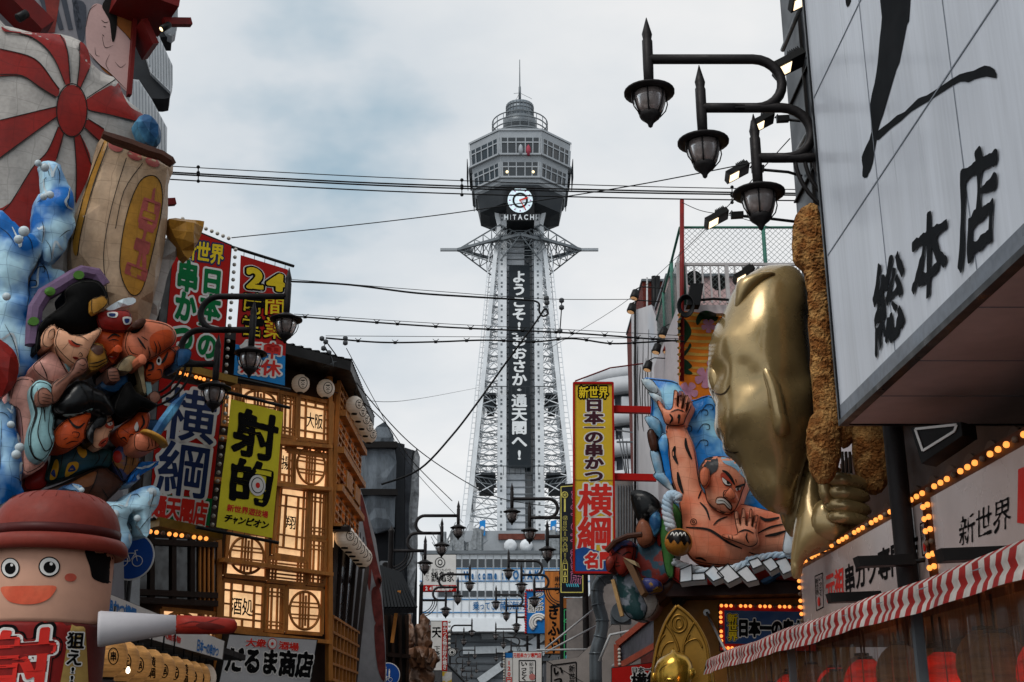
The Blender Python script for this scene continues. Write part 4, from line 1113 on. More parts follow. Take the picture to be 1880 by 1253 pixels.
write(f, LP, a4((272, 208), (388, 228), (348, 730), (240, 700)), '日本一の', [(.13, WHT, 'lettering_outline'), (.05, GRN, 'lettering')], adv=[1, 1, .45, 1])
write(f, LP, a4((138, 165), (258, 190), (215, 700), (105, 665)), '串かつ', [(.13, WHT, 'lettering_outline'), (.05, GRN, 'lettering')])
bulb_row(t, LP.at(433, 452, -.1), LP.at(414, 692, -.1), 17, .035, False)
bulb_row(t, LP.at(330, 400, -.1), LP.at(425, 440, -.1), 9, .035, False)
t, f = board('shop_board', 'red and green board with large navy characters beside the yellow banner', LP, [(292, 690), (412, 716), (384, 972), (272, 952)], RED)
MB().prism(qpx(LP, [(276, 905), (390, 916), (384, 966), (272, 948)], .004), LP.n * .002).build('green_band', GRN, f)
write(f, LP, [(304, 706), (402, 722), (378, 920), (283, 905)], '横綱', [(.075, WHT, 'lettering_outline'), (.014, NVY, 'lettering')], off=.01, n=84)
write(f, LP, [(281, 908), (383, 920), (377, 966), (276, 948)], '通天閣店', [(.12, WHT, 'lettering_outline'), (.045, BRED, 'lettering')], False, off=.012)
bulb_row(t, LP.at(418, 722, -.1), LP.at(389, 972, -.1), 16, .035, False)
m = MB().obox(LP.at(290, 668, -.3), LP.at(416, 700, -.3) - LP.at(290, 668, -.3), (0, 0, -.12), LP.n * .35)
o = m.build('bulb_strip', mat('strip_gold', '#8a6a2a', .4, .3, var=.4), None); tag(o, 'gold trimmed strip of lit bulbs between the two red boards', 'light strip')
bulb_row(o, LP.at(296, 676, .07), LP.at(414, 707, .07), 16, .03)
m = MB().obox(LP.at(270, 955, -.3), LP.at(385, 980, -.3) - LP.at(270, 955, -.3), (0, 0, -.14), LP.n * .4)
o = m.build('bulb_strip', MATS['strip_gold'], None); tag(o, 'strip of lit round bulbs under the navy lettered board', 'light strip')
bulb_row(o, LP.at(258, 974, .12), LP.at(384, 990, .12), 11, .035)
def cloth(pl, quad, name, label, mt, split=None, mt2=None, sway=.03):
    """a hanging cloth banner with gentle folds, a rod above and a rod below"""
    q = qpx(pl, quad); t = thing(name, label, 'banner', min(q, key=lambda p: p.z))
    fn = quad_fn(q, pl.n)
    def wv(u, v): return sway * (math.sin(u * 9 + v * 3) * .5 + math.sin(v * 7 + u * 4) * .5) * math.sin(math.pi * v)
    nx, ny = 14, 28; m = MB()
    vs = [fn(i / nx, j / ny, wv(i / nx, j / ny)) for j in range(ny + 1) for i in range(nx + 1)]
    k = nx + 1
    for j in range(ny):
        mi = 1 if split and j / ny >= split else 0
        m.add([], [], 0)
        for i in range(nx): m.f.append((j * k + i, (j + 1) * k + i, (j + 1) * k + i + 1, j * k + i + 1)); m.m.append(mi); m.s.append(True)
    m.v = vs
    o = m.build('cloth', [mt, mt2 or mt], t)
    for a, b, d in ((q[0], q[1], .1), (q[3], q[2], -.06)):
        e = (b - a).normalized(); m = MB(); z = Vector((0, 0, d))
        m.tube([a - e * .35 + z, b + e * .12 + z], .028, 8)
        r = m.build('rod', mat('rod_black', '#121110', .5, var=.3), t)
        m = MB()
        for i in range(5):
            p = a.lerp(b, (i + .3) / 4.6); m.tube([p, p + z], .006, 4)
        m.build('hooks', MATS['rod_black'], r)
    return t, o, wv
def write_cloth(o, pl, quad0, wv, quad, text, layers, vertical=False, **k):
    P0 = qpx(pl, quad0)
    fn0 = quad_fn(P0, pl.n)
    A_, B_, D_ = pl.uv(P0[0]), pl.uv(P0[1]), pl.uv(P0[3])
    for i, (r, mt, nm) in enumerate(layers):
        def lift(p):
            u_, v_ = pl.uv(p); h = (p - pl.o).dot(pl.n)
            ux, uy = B_[0] - A_[0], B_[1] - A_[1]; vx, vy = D_[0] - A_[0], D_[1] - A_[1]; dt = ux * vy - uy * vx
            qx, qy = u_ - A_[0], v_ - A_[1]
            u = (qx * vy - qy * vx) / dt; v = (ux * qy - uy * qx) / dt
            return p + pl.n * wv(min(max(u, 0), 1), min(max(v, 0), 1))
        letters(MB(), text, quad_fn(qpx(pl, quad), pl.n), r, .006 + .004 * i, vertical, project=lift, **k).build(nm, mt, o)
BP2 = facing(485, 600, 20.2, .707, -.707)
q24 = a4((483, 145), (742, 225), (725, 860), (445, 800))
t, o, wv = cloth(BP2, q24, 'cloth_banner', 'red and blue cloth banner with yellow numerals hanging from a black rod', RED, .72, mat('cloth_blue', '#1c7ab8', .7))
write_cloth(o, BP2, q24, wv, a4((500, 180), (735, 240), (728, 355), (500, 335)), '24', [(.15, WHT, 'lettering_outline'), (.12, BLK, 'lettering_edge'), (.06, SYEL, 'lettering')], wide=1.55)
write_cloth(o, BP2, q24, wv, a4((495, 345), (730, 365), (724, 480), (490, 465)), '時間', [(.075, BLK, 'lettering_edge'), (.012, SYEL, 'lettering')], n=72)
write_cloth(o, BP2, q24, wv, a4((488, 470), (728, 490), (720, 615), (480, 585)), '営業', [(.075, BLK, 'lettering_edge'), (.012, SYEL, 'lettering')], n=72)
write_cloth(o, BP2, q24, wv, a4((490, 612), (710, 630), (705, 720), (482, 700)), '年中', [(.13, WHT, 'lettering_outline'), (.03, BRED, 'lettering')])
write_cloth(o, BP2, q24, wv, a4((482, 705), (704, 725), (700, 815), (475, 790)), '無休', [(.13, WHT, 'lettering_outline'), (.03, BRED, 'lettering')])
YP = facing(457, 860, 19.0, .707, -.707)
qy = [(424, 733), (520, 757), (500, 988), (397, 968)]
t, o, wv = cloth(YP, qy, 'cloth_banner', 'yellow cloth banner with black characters and a ring target before the wooden facade', mat('cloth_yellow', '#cfc032', .8, var=.1, spec=.06))
write_cloth(o, YP, qy, wv, [(432, 746), (514, 766), (505, 850), (423, 832)], '射', [(.035, BLK, 'lettering')], n=64, brush=.02)
write_cloth(o, YP, qy, wv, [(424, 838), (505, 854), (496, 934), (418, 918)], '的', [(.045, BLK, 'lettering')], n=64, brush=.02)
write_cloth(o, YP, qy, wv, a5((100, 385), (300, 422), (296, 456), (95, 420)), '新世界遊技場', [(.03, BRED, 'lettering')])
write_cloth(o, YP, qy, wv, a5((88, 432), (305, 470), (298, 512), (80, 472)), 'チャンピオン', [(.05, BLK, 'lettering')], adv=[1, .7, .9, 1, 1, 1], shear=.15)
for r_, mt, e in ((17, WHT, .012), (13, BLK, .016), (11.5, WHT, .02), (4.5, BRED, .024)):
    m = MB(); c = YP.at(470.5, 892); rr = r_ / 2200 * 20
    m.prism([c + YP.n * (e + .02) + YP.e1 * rr * math.cos(k * math.pi / 12) + YP.e2 * rr * 1.1 * math.sin(k * math.pi / 12) for k in range(24)], YP.n * .002)
    m.build('target', mt, o)
# ------------------------------------------------------------------ lit wooden corner building
WP = facing(603, 900, 24, .707, -.707)
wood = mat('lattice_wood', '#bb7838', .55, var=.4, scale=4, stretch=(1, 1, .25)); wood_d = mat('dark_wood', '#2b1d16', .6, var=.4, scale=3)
paper = mat('lit_paper', '#ffcf98', .6, var=.38, scale=1.1, emit=.85)
shop = thing('lantern_tavern', 'corner tavern faced with glowing paper screens in wooden lattice under a black roof', 'building', WP.at(603, 1400))
corner_ = WP.at(603, 900); SX = corner_.x
def wz(py): return WP.at(603, py).z
left_ = WP.at(200, 1000)
m = MB()
zt_ = wz(690)
base = [WP.at(190, 1000), WP.at(606, 1000)]
far_ = Vector((SX, 28, 0)); bk = Vector((left_.x - 2, 28, 0))
fp_ = [Vector((base[0].x, base[0].y, 0)), Vector((base[1].x, base[1].y, 0)), far_, bk]
m.prism([p - Vector((.0, -.1, 0)) for p in fp_], (0, 0, zt_))
m.build('wall', wood_d, shop)
# the big roof
rz0 = zt_ - .05
ov = [fp_[0] + Vector((.2, -1.0, 0)), fp_[1] + Vector((.36, -.7, 0)), far_ + Vector((.4, 0, 0)), bk + Vector((-.5, 0, 0))]
m = MB(); m.prism([Vector((p.x, p.y, rz0)) for p in ov], (0, 0, .2))
top = [p.lerp(sum(fp_, Vector()) / 4, .35) for p in fp_]
lo = [Vector((p.x, p.y, rz0 + .22)) for p in ov]; hi = [Vector((p.x, p.y, rz0 + .65)) for p in top]
m.add(lo + hi, [(k, (k + 1) % 4, 4 + (k + 1) % 4, 4 + k) for k in range(4)] + [(4, 5, 6, 7)])
rf = m.build('roof', mat('black_roof', '#121111', .4, var=.3, scale=2), shop)
m = MB()
for k in range(26):
    a_, b_ = lo[1].lerp(lo[2], k / 25), hi[1].lerp(hi[2], k / 25); m.bar(a_, b_, .05, (1, 0, .6), .05)
    a_, b_ = lo[0].lerp(lo[1], k / 25), hi[0].lerp(hi[1], k / 25); m.bar(a_, b_, .05, (.7, -.7, .6), .05)
m.build('roof_rib', MATS['black_roof'], rf)
def screen(pts, kind, text=None, pl=WP):
    q = qpx(pl, pts, .05); P = quad_fn(q, pl.n)
    o = MB().prism(qpx(pl, pts, .03), -pl.n * .05).build('paper_screen', paper, shop)
    m = MB(); n = pl.n
    def L(u0, v0, u1, v1, wd=.035, e=.0): m.bar(P(u0, v0, e), P(u1, v1, e), wd, n, .045)
    for a_ in ((0, 0, 1, 0), (0, 1, 1, 1)): L(*a_, .07, .015)
    for a_ in ((0, 0, 0, 1), (1, 0, 1, 1)): L(*a_, .07, .012)
    if kind == 'circle':
        ps = [P(.5 + .42 * math.cos(t), .5 + .42 * math.sin(t), .02) for t in (k * math.pi / 18 for k in range(36))]
        m.tube(ps, .028, 6, closed=True)
        for x in (.38, .46, .62): 
            h = math.sqrt(.42 ** 2 - (x - .5) ** 2); L(x, .5 - h, x, .5 + h, .03)
        L(.54, .16, .54, .84, .03, -.01)
        for y in (.33, .42, .6, .68):
            h = math.sqrt(.42 ** 2 - (y - .5) ** 2); L(.5 - h, y, .5 + h, y, .028, .006)
    elif kind == 'text':
        for x in (.22, .78): L(x, 0, x, 1)
        for y in (.2, .8): L(0, y, 1, y, .035, .006)
        for (u0, v0, u1, v1) in ((.5, 0, .5, .2), (.5, .8, .5, 1), (0, .5, .22, .5), (.78, .45, 1, .45), (.78, .65, 1, .65)): L(u0, v0, u1, v1, .03, .003)
    elif kind == 'tall':
        for x in (.18, .36, .66, .84): L(x, 0, x, 1, .03)
        for y in (.13, .22, .8, .88): L(0, y, 1, y, .028, .006)
    elif kind == 'wide':
        for y in (.2, .36, .66, .82): L(0, y, 1, y, .03)
        for x in (.12, .2, .8, .88): L(x, 0, x, 1, .028, .006)
    elif kind == 'name':
        for x in (.3, .7): L(x, .12, x, .88)
        for x in (.12, .88): L(x, 0, x, 1)
        for y in (.12, .28, .7, .88): L(0, y, 1, y, .03, .006)
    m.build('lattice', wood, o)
    if text:
        u0, v0, u1, v1 = text[1]
        qq = [P(u0, v0, -.02), P(u1, v0, -.02), P(u1, v1, -.02), P(u0, v1, -.02)]
        letters(MB(), text[0], quad_fn(qq, n), .012, .004, text[2], brush=.02).build('lettering', BLK, o)
screen(a4((380, 850), (470, 868), (465, 1085), (370, 1070)), 'tall')
screen(a4((478, 862), (690, 892), (690, 1050), (478, 1020)), 'circle')
screen(a4((696, 898), (790, 916), (782, 1150), (690, 1130)), 'tall')
screen(a4((800, 918), (985, 958), (978, 1175), (795, 1150)), 'text', ('大阪', (.25, .32, .75, .7), False))
screen(a4((740, 1165), (965, 1200), (960, 1253), (735, 1220)), 'wide')
screen(a5((425, 80), (592, 112), (578, 318), (420, 298)), 'circle')
screen(a5((345, 70), (420, 82), (415, 292), (335, 280)), 'text', ('揚', (.3, .35, .9, .68), False))
screen(a5((345, 298), (490, 320), (478, 655), (320, 632)), 'name', ('翔', (.32, .4, .68, .6), False))
screen(a5((497, 322), (582, 335), (575, 552), (490, 542)), 'tall')
screen(a5((490, 556), (575, 566), (567, 782), (485, 772)), 'tall')
screen(a5((105, 518), (290, 540), (287, 750), (82, 732)), 'circle')
screen(a5((300, 648), (478, 668), (474, 778), (293, 758)), 'wide')
screen(a5((75, 758), (275, 782), (268, 1002), (68, 980)), 'text', ('酒処', (.22, .32, .78, .72), False))
screen(a5((283, 784), (375, 792), (370, 1008), (275, 1000)), 'tall')
screen(a5((388, 790), (562, 802), (556, 1020), (382, 1008)), 'circle')
screen([(296, 1118), (366, 1124), (366, 1180), (296, 1172)], 'circle')
screen([(366, 1124), (398, 1128), (398, 1186), (366, 1180)], 'text', ('味', (.2, .25, .8, .7), False))
m = MB()
for y0, y1, dp in ((700, 745, .05), (808, 822, .25), (886, 900, .3), (1035, 1056, .3), (1163, 1180, .2)):
    a_, b_ = WP.at(370 if y0 < 1000 else 403, y0 - 6, dp / 2), WP.at(604, y1, dp / 2); m.bar(a_, b_, .07, WP.n, dp)
for px, y0, y1 in ((400, 985, 1250), (604, 690, 1250)): m.bar(WP.at(px, y0, .06), WP.at(px, y1, .06), .1, WP.n, .12)
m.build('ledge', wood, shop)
# dark bay window to the left
m = MB().prism(qpx(WP, [(208, 985), (395, 992), (395, 1108), (208, 1095)], .1), -WP.n * .1)
bay = m.build('bay_window', mat('bay_glass', '#17130f', .15, var=.4), shop)
m = MB()
for x in (212, 245, 278, 318, 352, 366, 374, 382, 390): m.bar(WP.at(x, 986, .12), WP.at(x, 1104, .12), .09 if x < 360 else .03, WP.n, .08, 0 if x < 360 else 1)
for y in (992, 1085, 1100): m.bar(WP.at(205, y, .14), WP.at(398, y + 9, .14), .1, WP.n, .1)
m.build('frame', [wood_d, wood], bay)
# side wall running down the lane
RP = Pl((SX + .02, 26, 0), (1, 0, 0))
m = MB(); zz = [wz(p) for p in (735, 805, 890, 975)]
def side(y, z): return Vector((SX + .1, y, z))
Y0s, Y1s = corner_.y + .1, 27.9
s0 = wz(965)
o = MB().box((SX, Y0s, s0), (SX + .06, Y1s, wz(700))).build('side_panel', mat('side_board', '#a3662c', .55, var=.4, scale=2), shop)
m = MB()
for k in range(9):
    y = Y0s + (Y1s - Y0s) * k / 8; m.bar((SX + .1, y, s0), (SX + .1, y, wz(695)), .09, (1, 0, 0), .08)
for k in range(20):
    z = s0 + (wz(700) - s0) * k / 19; m.bar((SX + .12, Y0s, z), (SX + .12, Y1s, z), .05 if k % 5 else .13, (1, 0, 0), .06 if k % 5 else .3)
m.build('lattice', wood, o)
for zz_, hh_ in ((wz(745), .5), (wz(825), .5), (wz(900), .45)):
    for k in range(4): MB().box((SX + .062, Y0s + .12 + k * .9, zz_ - hh_), (SX + .07, Y0s + .7 + k * .9, zz_)).build('paper_screen', paper, shop)
for z in (wz(885),):
    for yy in (24.5, 25.9):
        m = MB().box((SX + .13, yy, z), (SX + .3, yy + .9, z + .05)); m.box((SX + .27, yy, z + .05), (SX + .3, yy + .9, z + .35))
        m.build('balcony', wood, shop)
MB().box((SX + .07, Y0s + .12, wz(1000)), (SX + .09, Y0s + .5, wz(955))).build('paper_screen', paper, shop)
m = MB(); m.box((SX, Y0s + .3, 0), (SX + .05, 27.9, s0)); m.build('side_panel', mat('door_glass', '#0f0e0e', .2), shop)
m = MB()
for k in range(6): m.bar((SX + .06, Y0s + .4 + k * .6, 0), (SX + .06, Y0s + .4 + k * 1.2, s0), .09, (1, 0, 0), .1)
m.box((SX, Y0s, s0 - .1), (SX + .45, 27.8, s0), 0)
m.build('frame', wood_d, shop)
m = MB()
for k in range(8): m.bar((SX + .12, Y0s + .3 + k * .55, 1.5), (SX + .12, Y0s + .3 + k * .55, wz(1130)), .1, (1, 0, 0), .1)
for k in range(8): m.bar((SX + .15, Y0s + .2, wz(1130) - k * .3), (SX + .15, Y0s + 4.5, wz(1130) - k * .3), .05, (1, 0, 0), .06)
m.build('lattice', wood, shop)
# white paper lanterns
lant_w = mat('lantern_white', '#d9cfc4', .6, var=.2, scale=2.4, stretch=(1, 1, 11), bump=.2, bscale=14, emit=.06, ecol='#ffd9b0')
LG2 = 'white round paper lanterns on the wooden tavern'
def lantern(c, r, label, group, mt, face=(0, -1, 0), motif=True, sz=1.05):
    L = thing('paper_lantern', label, 'lantern', Vector(c) - Vector((0, 0, r * sz)), group)
    pr = []
    for i in range(25):
        t = math.pi * i / 24; k = 1 - .02 * (i % 2)
        pr.append((max(r * math.sin(t) * k, r * .3), -r * sz * math.cos(t)))
    mb = MB().lathe(pr, c, 20); o = mb.build('shade', mt, L)
    m = MB(); m.lathe([(r * .34, r * sz * .9), (r * .34, r * sz * 1.06)], c, 12); m.build('cap', dbox, L)
    m = MB(); m.lathe([(r * .34, -r * sz * 1.06), (r * .34, -r * sz * .9)], c, 12); m.build('base_ring', dbox, L)
    m = MB().tube([Vector(c) + Vector((0, 0, r * sz)), Vector(c) + Vector((0, 0, r * sz + .25))], .01, 5); m.build('cord', dbox, L)
    return L, o, mb
def to_px(p):
    d = Vector(p) - EYE; z = d.y * CP + d.z * SP; v = -d.y * SP + d.z * CP
    return CX + F * d.x / z, CY - F * v / z
def motif_on(o, mb, c, r, dx=0, k=.62):
    """a round crest of brush strokes"""
    s_ = Surf(mb); px, py = to_px(c); pr = r * F / (Vector(c) - EYE).length; m = MB(); px += dx * pr
    a = pr * k
    ink(m, s_, disc_px(px, py - pr * .1, a * .78, a, 12), 1.3, .006, 2, False, closed=True)
    for pts, wd in (([(-.4, -.35), (-.15, -.5), (0, -.25)], 2), ([(.4, -.35), (.15, -.5), (.05, -.25)], 2), ([(-.3, -.05), (-.15, -.1)], 2), ([(.3, -.05), (.15, -.1)], 2), ([(-.3, .35), (0, .2), (.3, .35)], 1.8), ([(-.15, .6), (.15, .6)], 1.4)):
        ink(m, s_, [(px + x * a, py - pr * .1 + y * a) for x, y in pts], wd * pr / 17, .006, 3)
    m.build('painted_crest', BLK, o)
rows = [((552, 705), 23.2, 'white paper lantern under the roof edge, nearest the red and blue banner'), ((598, 714), 23.6, 'white paper lantern at the roof corner, above the Osaka screen')]
side_l = [((635, 744), 24.7 + k * .68, .17) for k in range(5)]
LZ = at(635, 744, 24.7).z; LZ2 = at(618, 986, 24.4).z
for (px, py), Y, lab in rows:
    c = at(px, py, Y); r = 17 / F * Y * 1.02; L, o, mb = lantern(c, r, lab, LG2, lant_w); motif_on(o, mb, c, r, .25)
for i, ((px, py), Y, r) in enumerate(side_l):
    c = Vector((SX + .36, Y, LZ))
    L, o, mb = lantern(c, .185, ['first white lantern past the roof corner along the lane side', 'second white lantern past the roof corner along the lane side', 'middle white lantern of the upper row on the lane side', 'fourth white lantern past the roof corner along the lane side', 'last white lantern of the upper row on the lane side'][i], LG2, lant_w); motif_on(o, mb, c, .185, .55, .5)
for i, (px, py) in enumerate(((618, 986), (627, 995), (636, 1003), (643, 1010), (648, 1018), (654, 1026))):
    Y = 24.4 + i * .62; c = Vector((SX + .32, Y, LZ2))
    L, o, mb = lantern(c, .215, ['nearest and largest white lantern of the lower row over the tavern door', 'second white lantern of the lower row over the tavern door', 'third white lantern of the lower row over the tavern door', 'fourth white lantern of the lower row over the tavern door', 'fifth white lantern of the lower row over the tavern door', 'farthest white lantern of the lower row over the tavern door'][i], LG2, lant_w); motif_on(o, mb, c, .2, .55, .5)
# shop sign with black brush letters
SP_ = WP.moved(.35)
qs = a5((105, 1018), (540, 1046), (498, 1300), (50, 1280))
t, f = board('tavern_sign', 'white slanted sign board with heavy black brush lettering and small red characters', SP_, qs, mat('sign_plate', '#a9a7a8', .35, var=.12, coat=.3), .2)
write(f, SP_, a5((190, 1038), (290, 1044), (286, 1086), (186, 1078)), '大衆', [(.07, WHT, 'lettering_outline'), (.035, BRED, 'lettering')], False, brush=.03)
write(f, SP_, a5((350, 1052), (448, 1062), (444, 1102), (346, 1092)), '酒場', [(.07, WHT, 'lettering_outline'), (.035, BRED, 'lettering')], False, brush=.03)
write(f, SP_, a5((98, 1078), (525, 1108), (503, 1232), (75, 1200)), 'だるま商店', [(.1, WHT, 'lettering_outline'), (.05, BLK, 'lettering')], False, brush=.05, shear=-.12, n=64)
for rr, mt in ((.1, BRED), (.085, WHT), (.03, BRED)):
    c = SP_.at(*a5((318, 1066))[0], .02 + .1 * (.1 - rr)); MB().prism([c + SP_.e1 * rr * math.cos(k * math.pi / 10) + SP_.e2 * rr * math.sin(k * math.pi / 10) for k in range(20)], SP_.n * .004).build('emblem', mt, f)
# ------------------------------------------------------------------ fascia with a row of paper lanterns, lower left
FX = at(415, 1185, 17).x
FA = Pl((FX, 14, 0), (1, 0, 0))
fq = [(195, 1088), (414, 1178), (410, 1212), (190, 1150)]
t, f = board('fascia_sign', 'long white fascia board with small coloured lettering over the paper lanterns', FA, fq, WHT, .25)
write(f, FA, [(196, 1096), (250, 1118), (250, 1140), (196, 1126)], '串かつ横綱', [(.05, SBLU, 'lettering')], False)
write(f, FA, [(362, 1172), (402, 1188), (400, 1207), (360, 1196)], '日本一の串かつ', [(.04, SBLU, 'lettering')], False)
write(f, FA, [(300, 1158), (332, 1170), (331, 1182), (299, 1172)], '大阪名物', [(.04, BRED, 'lettering')], False)
m = MB().prism([Vector((FX - .15, 11, 2.75)), Vector((FX - .15, 19, 2.62)), Vector((FX - 2.4, 19, 2.62)), Vector((FX - 2.4, 11, 2.75))], (0, 0, .08))
o = m.build('canopy', dbox, None); tag(o, 'dark canopy ceiling behind the white fascia on the left', 'canopy')
lant_o = mat('lantern_amber', '#cf9556', .6, var=.5, scale=2.4, stretch=(1, 1, 11), bump=.25, bscale=12, emit=.22)
LG3 = 'amber paper lanterns hung in a row under the left fascia'
lp = [(202, 1205), (226, 1215), (250, 1221), (274, 1226), (296, 1232), (316, 1236), (334, 1240), (350, 1243), (364, 1245), (376, 1246)]
lab3 = ['amber paper lantern half hidden by the inflatable at the row end', 'amber lantern with a ring crest next to the inflatable', 'amber lantern with a ring crest, third from the inflatable', 'amber lantern with two brush characters, fourth from the inflatable', 'amber lantern fifth from the inflatable, in the middle of the row', 'amber lantern sixth from the inflatable', 'amber lantern seventh from the inflatable', 'amber lantern third from the far end of the row', 'amber lantern next to last at the far end of the row', 'dim lantern at the far end of the amber row by the white sign']
for i, (px, py) in enumerate(lp):
    Y = 11.2 + i * .62; c = at(px, py, Y); r = .155
    L, o, mb = lantern(c, r, lab3[i], LG3, lant_o if i < 9 else lant_w, sz=1.25)
    s_ = Surf(mb); x, y = to_px(c); pr = r * F / Y; m = MB()
    if i in (3, 6):
        letters(m, '横綱', quad_fn([Vector((x + a, y + b, 0)) for a, b in ((-6, -22), (12, -20), (12, 20), (-6, 18))], Vector()), .02, 0, True, project=lambda p: s_.hit(p.x, p.y, .006))
    else:
        ink(m, s_, disc_px(x + pr * .2, y, pr * .3, pr * .5, 10), 2, .006, 2, False, closed=True)
        letters(m, '元' if i % 2 else '串', quad_fn([Vector((x + pr * .2 + a, y + b, 0)) for a, b in ((-6, -9), (6, -9), (6, 9), (-6, 9))], Vector()), .03, 0, project=lambda p: s_.hit(p.x, p.y, .006))
    m.build('painted_crest', BLK, o)
m = MB()
p = at(235, 1232, 10.9); m.lathe([(.008, .035), (.02, .008), (.017, -.014), (.003, -.024)], p, 10)
o = m.build('light_bulb', mat('lamp_glow', '#fff0d0', emit=4), None); tag(o, 'bright bare bulb glowing among the amber lanterns', 'bulb')
# bicycle path sign
def blue_sign(px, py, r, Y, label, people):
    pl = facing(px, py, Y, 0, -1); c = pl.at(px, py); rr = r / F * Y * 1.03
    t = thing('road_sign', label, 'sign', c - Vector((0, 0, rr)))
    for k, (q, mt, e) in enumerate(((1, WHT, 0), (.94, mat('sign_blue_deep', '#0e3f86', .45, var=.12), .006))):
        MB().prism([c + Vector((q * rr * math.cos(i * math.pi / 18), -e, q * rr * math.sin(i * math.pi / 18))) for i in range(36)], (0, .012, 0)).build('disc' if k else 'rim', mt, t)
    m = MB(); e = Vector((0, -.012, 0))
    def P(x, y): return c + Vector((x * rr, -.012, y * rr))
    y0 = -.35 if people else -.2; s = .8 if people else 1.1
    for x in (-.28, .28): m.tube([P(x * s + .2 * s * math.cos(i * .524), y0 + .2 * s * math.sin(i * .524)) for i in range(12)], .02 * rr, 4, closed=True)
    for a_, b_ in (((-.28, 0), (-.12, .3)), ((-.12, .3), (.18, .3)), ((.18, .3), (0, 0)), ((0, 0), (-.12, .3)), ((-.28, 0), (0, 0)), ((.28, 0), (.15, .4)), ((.15, .4), (.26, .42)), ((-.12, .3), (-.14, .38))): m.tube([P(a_[0] * s, y0 + a_[1] * s), P(b_[0] * s, y0 + b_[1] * s)], .02 * rr, 4)
    if people:
        for x, h in ((-.2, .5), (.12, .34)):
            m.prism([P(x - h * .16, .1), P(x + h * .16, .1), P(x + h * .2, .1 + h * .8), P(x - h * .2, .1 + h * .8)], (0, -.004, 0))
            m.prism([P(x + h * .14 * math.cos(i * .7), .1 + h * 1.02 + h * .14 * math.sin(i * .7)) for i in range(9)], (0, -.004, 0))
            for q in (-1, 1): m.prism([P(x + q * h * .02, .1), P(x + q * h * .14, .1), P(x + q * h * .13, .1 - h * .6), P(x + q * h * .03, .1 - h * .6)], (0, -.004, 0))
    m.build('symbol', WHT, t)
    m = MB().lathe([(.03, 0), (.03, c.z - rr * .2)], (c.x, c.y + .05, 0), 8); m.build('pole', iron, t)
blue_sign(240, 1022, 42, 15.2, 'round blue bicycle sign half hidden behind the painted wave', False)
blue_sign(712, 1240, 21, 34, 'round blue pedestrian and bicycle sign at the left street edge', True)
blue_sign(1076, 1227, 21, 33, 'round blue pedestrian and bicycle sign on the right side', True)
# ------------------------------------------------------------------ inflatable figure
IY = 9.5
ic = at(96, 1050, IY)
def iz(py): return at(96, py, IY).z
inf = thing('inflatable_figure', 'round smiling inflatable figure in a red bowler hat holding a long white barrel', 'inflatable', (ic.x, IY, 0))
ir = 100 / F * 10.0
infred = mat('vinyl_red', '#7a2e23', .5, var=.2, scale=3, bump=.25, bscale=10); skin_v = mat('vinyl_skin', '#bd8f78', .6, var=.12, scale=1.5); brown_v = mat('vinyl_brown', '#571f1b', .55, var=.2)
c0 = Vector((ic.x, IY, 0))
z1, z2, z3_ = iz(1150), iz(1016), iz(907)
m = MB().lathe([(ir * .92, 0), (ir * .98, .3), (ir, 1.2), (ir, z1 - .02), (ir * .98, z1)], c0, 40); bo = m.build('body', brown_v, inf); bs = Surf(m)
m = MB().lathe([(ir * .98, z1 + .001), (ir * 1.0, z1 + .03), (ir * 1.0, z2 - .02), (ir * .9, z2 + .05)], c0, 40); he = m.build('head', skin_v, inf); hs_ = Surf(m)
dome = [(ir * 1.07, z2 + .07)] + [(ir * 1.07 * math.cos(t) ** .55, z2 + .12 + (z3_ - z2 - .12) * math.sin(t)) for t in np.linspace(0, math.pi / 2 - .02, 12)] + [(.005, z3_)]
m = MB().lathe(dome, c0, 40)
for k in range(24):
    t = k * math.pi / 12; e = Vector((math.cos(t), math.sin(t), 0))
    m.tube([c0 + e * (r_ * 1.003) + Vector((0, 0, z_)) for r_, z_ in dome[7:11]], .003, 4)
hat = m.build('hat', infred, inf)
m = MB().lathe([(ir * .95, z2 + .0), (ir * 1.16, z2 - .03), (ir * 1.22, z2 + .0), (ir * 1.21, z2 + .05), (ir * 1.15, z2 + .09), (ir * 1.05, z2 + .1), (ir * 1.04, z2 + .06)], c0, 48); m.build('brim', infred, hat)
m = MB().lathe([(ir * 1.075, z2 + .1), (ir * 1.078, z2 + .17)], c0, 40); m.build('hat_band', mat('vinyl_band', '#4a1a18', .5), hat)
def on(sf, parts, par, nm, mt, eps):
    for p in parts: mark(MB_ := MB(), sf, p, eps, 4, 7); MB_.build(nm, mt, par)
on(hs_, [a3((455, 540), (560, 500), (600, 590), (592, 722), (500, 705), (478, 640))], he, 'hair', BLK, .006)
on(hs_, [a3(*disc_px(54, 645, 50, 54)), a3(*disc_px(262, 639, 58, 54))], he, 'eye_outline', BLK, .007)
on(hs_, [a3(*disc_px(54, 645, 44, 48)), a3(*disc_px(262, 639, 51, 47))], he, 'eye', WHT, .009)
on(hs_, [a3(*disc_px(54, 648, 29, 31)), a3(*disc_px(264, 642, 33, 31))], he, 'pupil', BLK, .011)
on(hs_, [a3(*disc_px(62, 630, 8, 8)), a3(*disc_px(272, 624, 9, 9))], he, 'glint', WHT, .013)
on(hs_, [a3(*disc_px(375, 696, 32, 22))], he, 'cheek', mat('cheek_red', '#b8503e', .6), .007)
on(hs_, [a3((3, 752), (80, 742), (200, 740), (295, 742), (285, 780), (250, 815), (190, 836), (110, 838), (40, 818))], he, 'mouth', mat('mouth_red', '#c4432a', .6, col2='#d8694a'), .008)
on(bs, [a3((-200, 905), (0, 898), (395, 902), (350, 1253), (330, 1500), (-200, 1500))], bo, 'apron', mat('apron_red', '#7d1512', .6), .006)
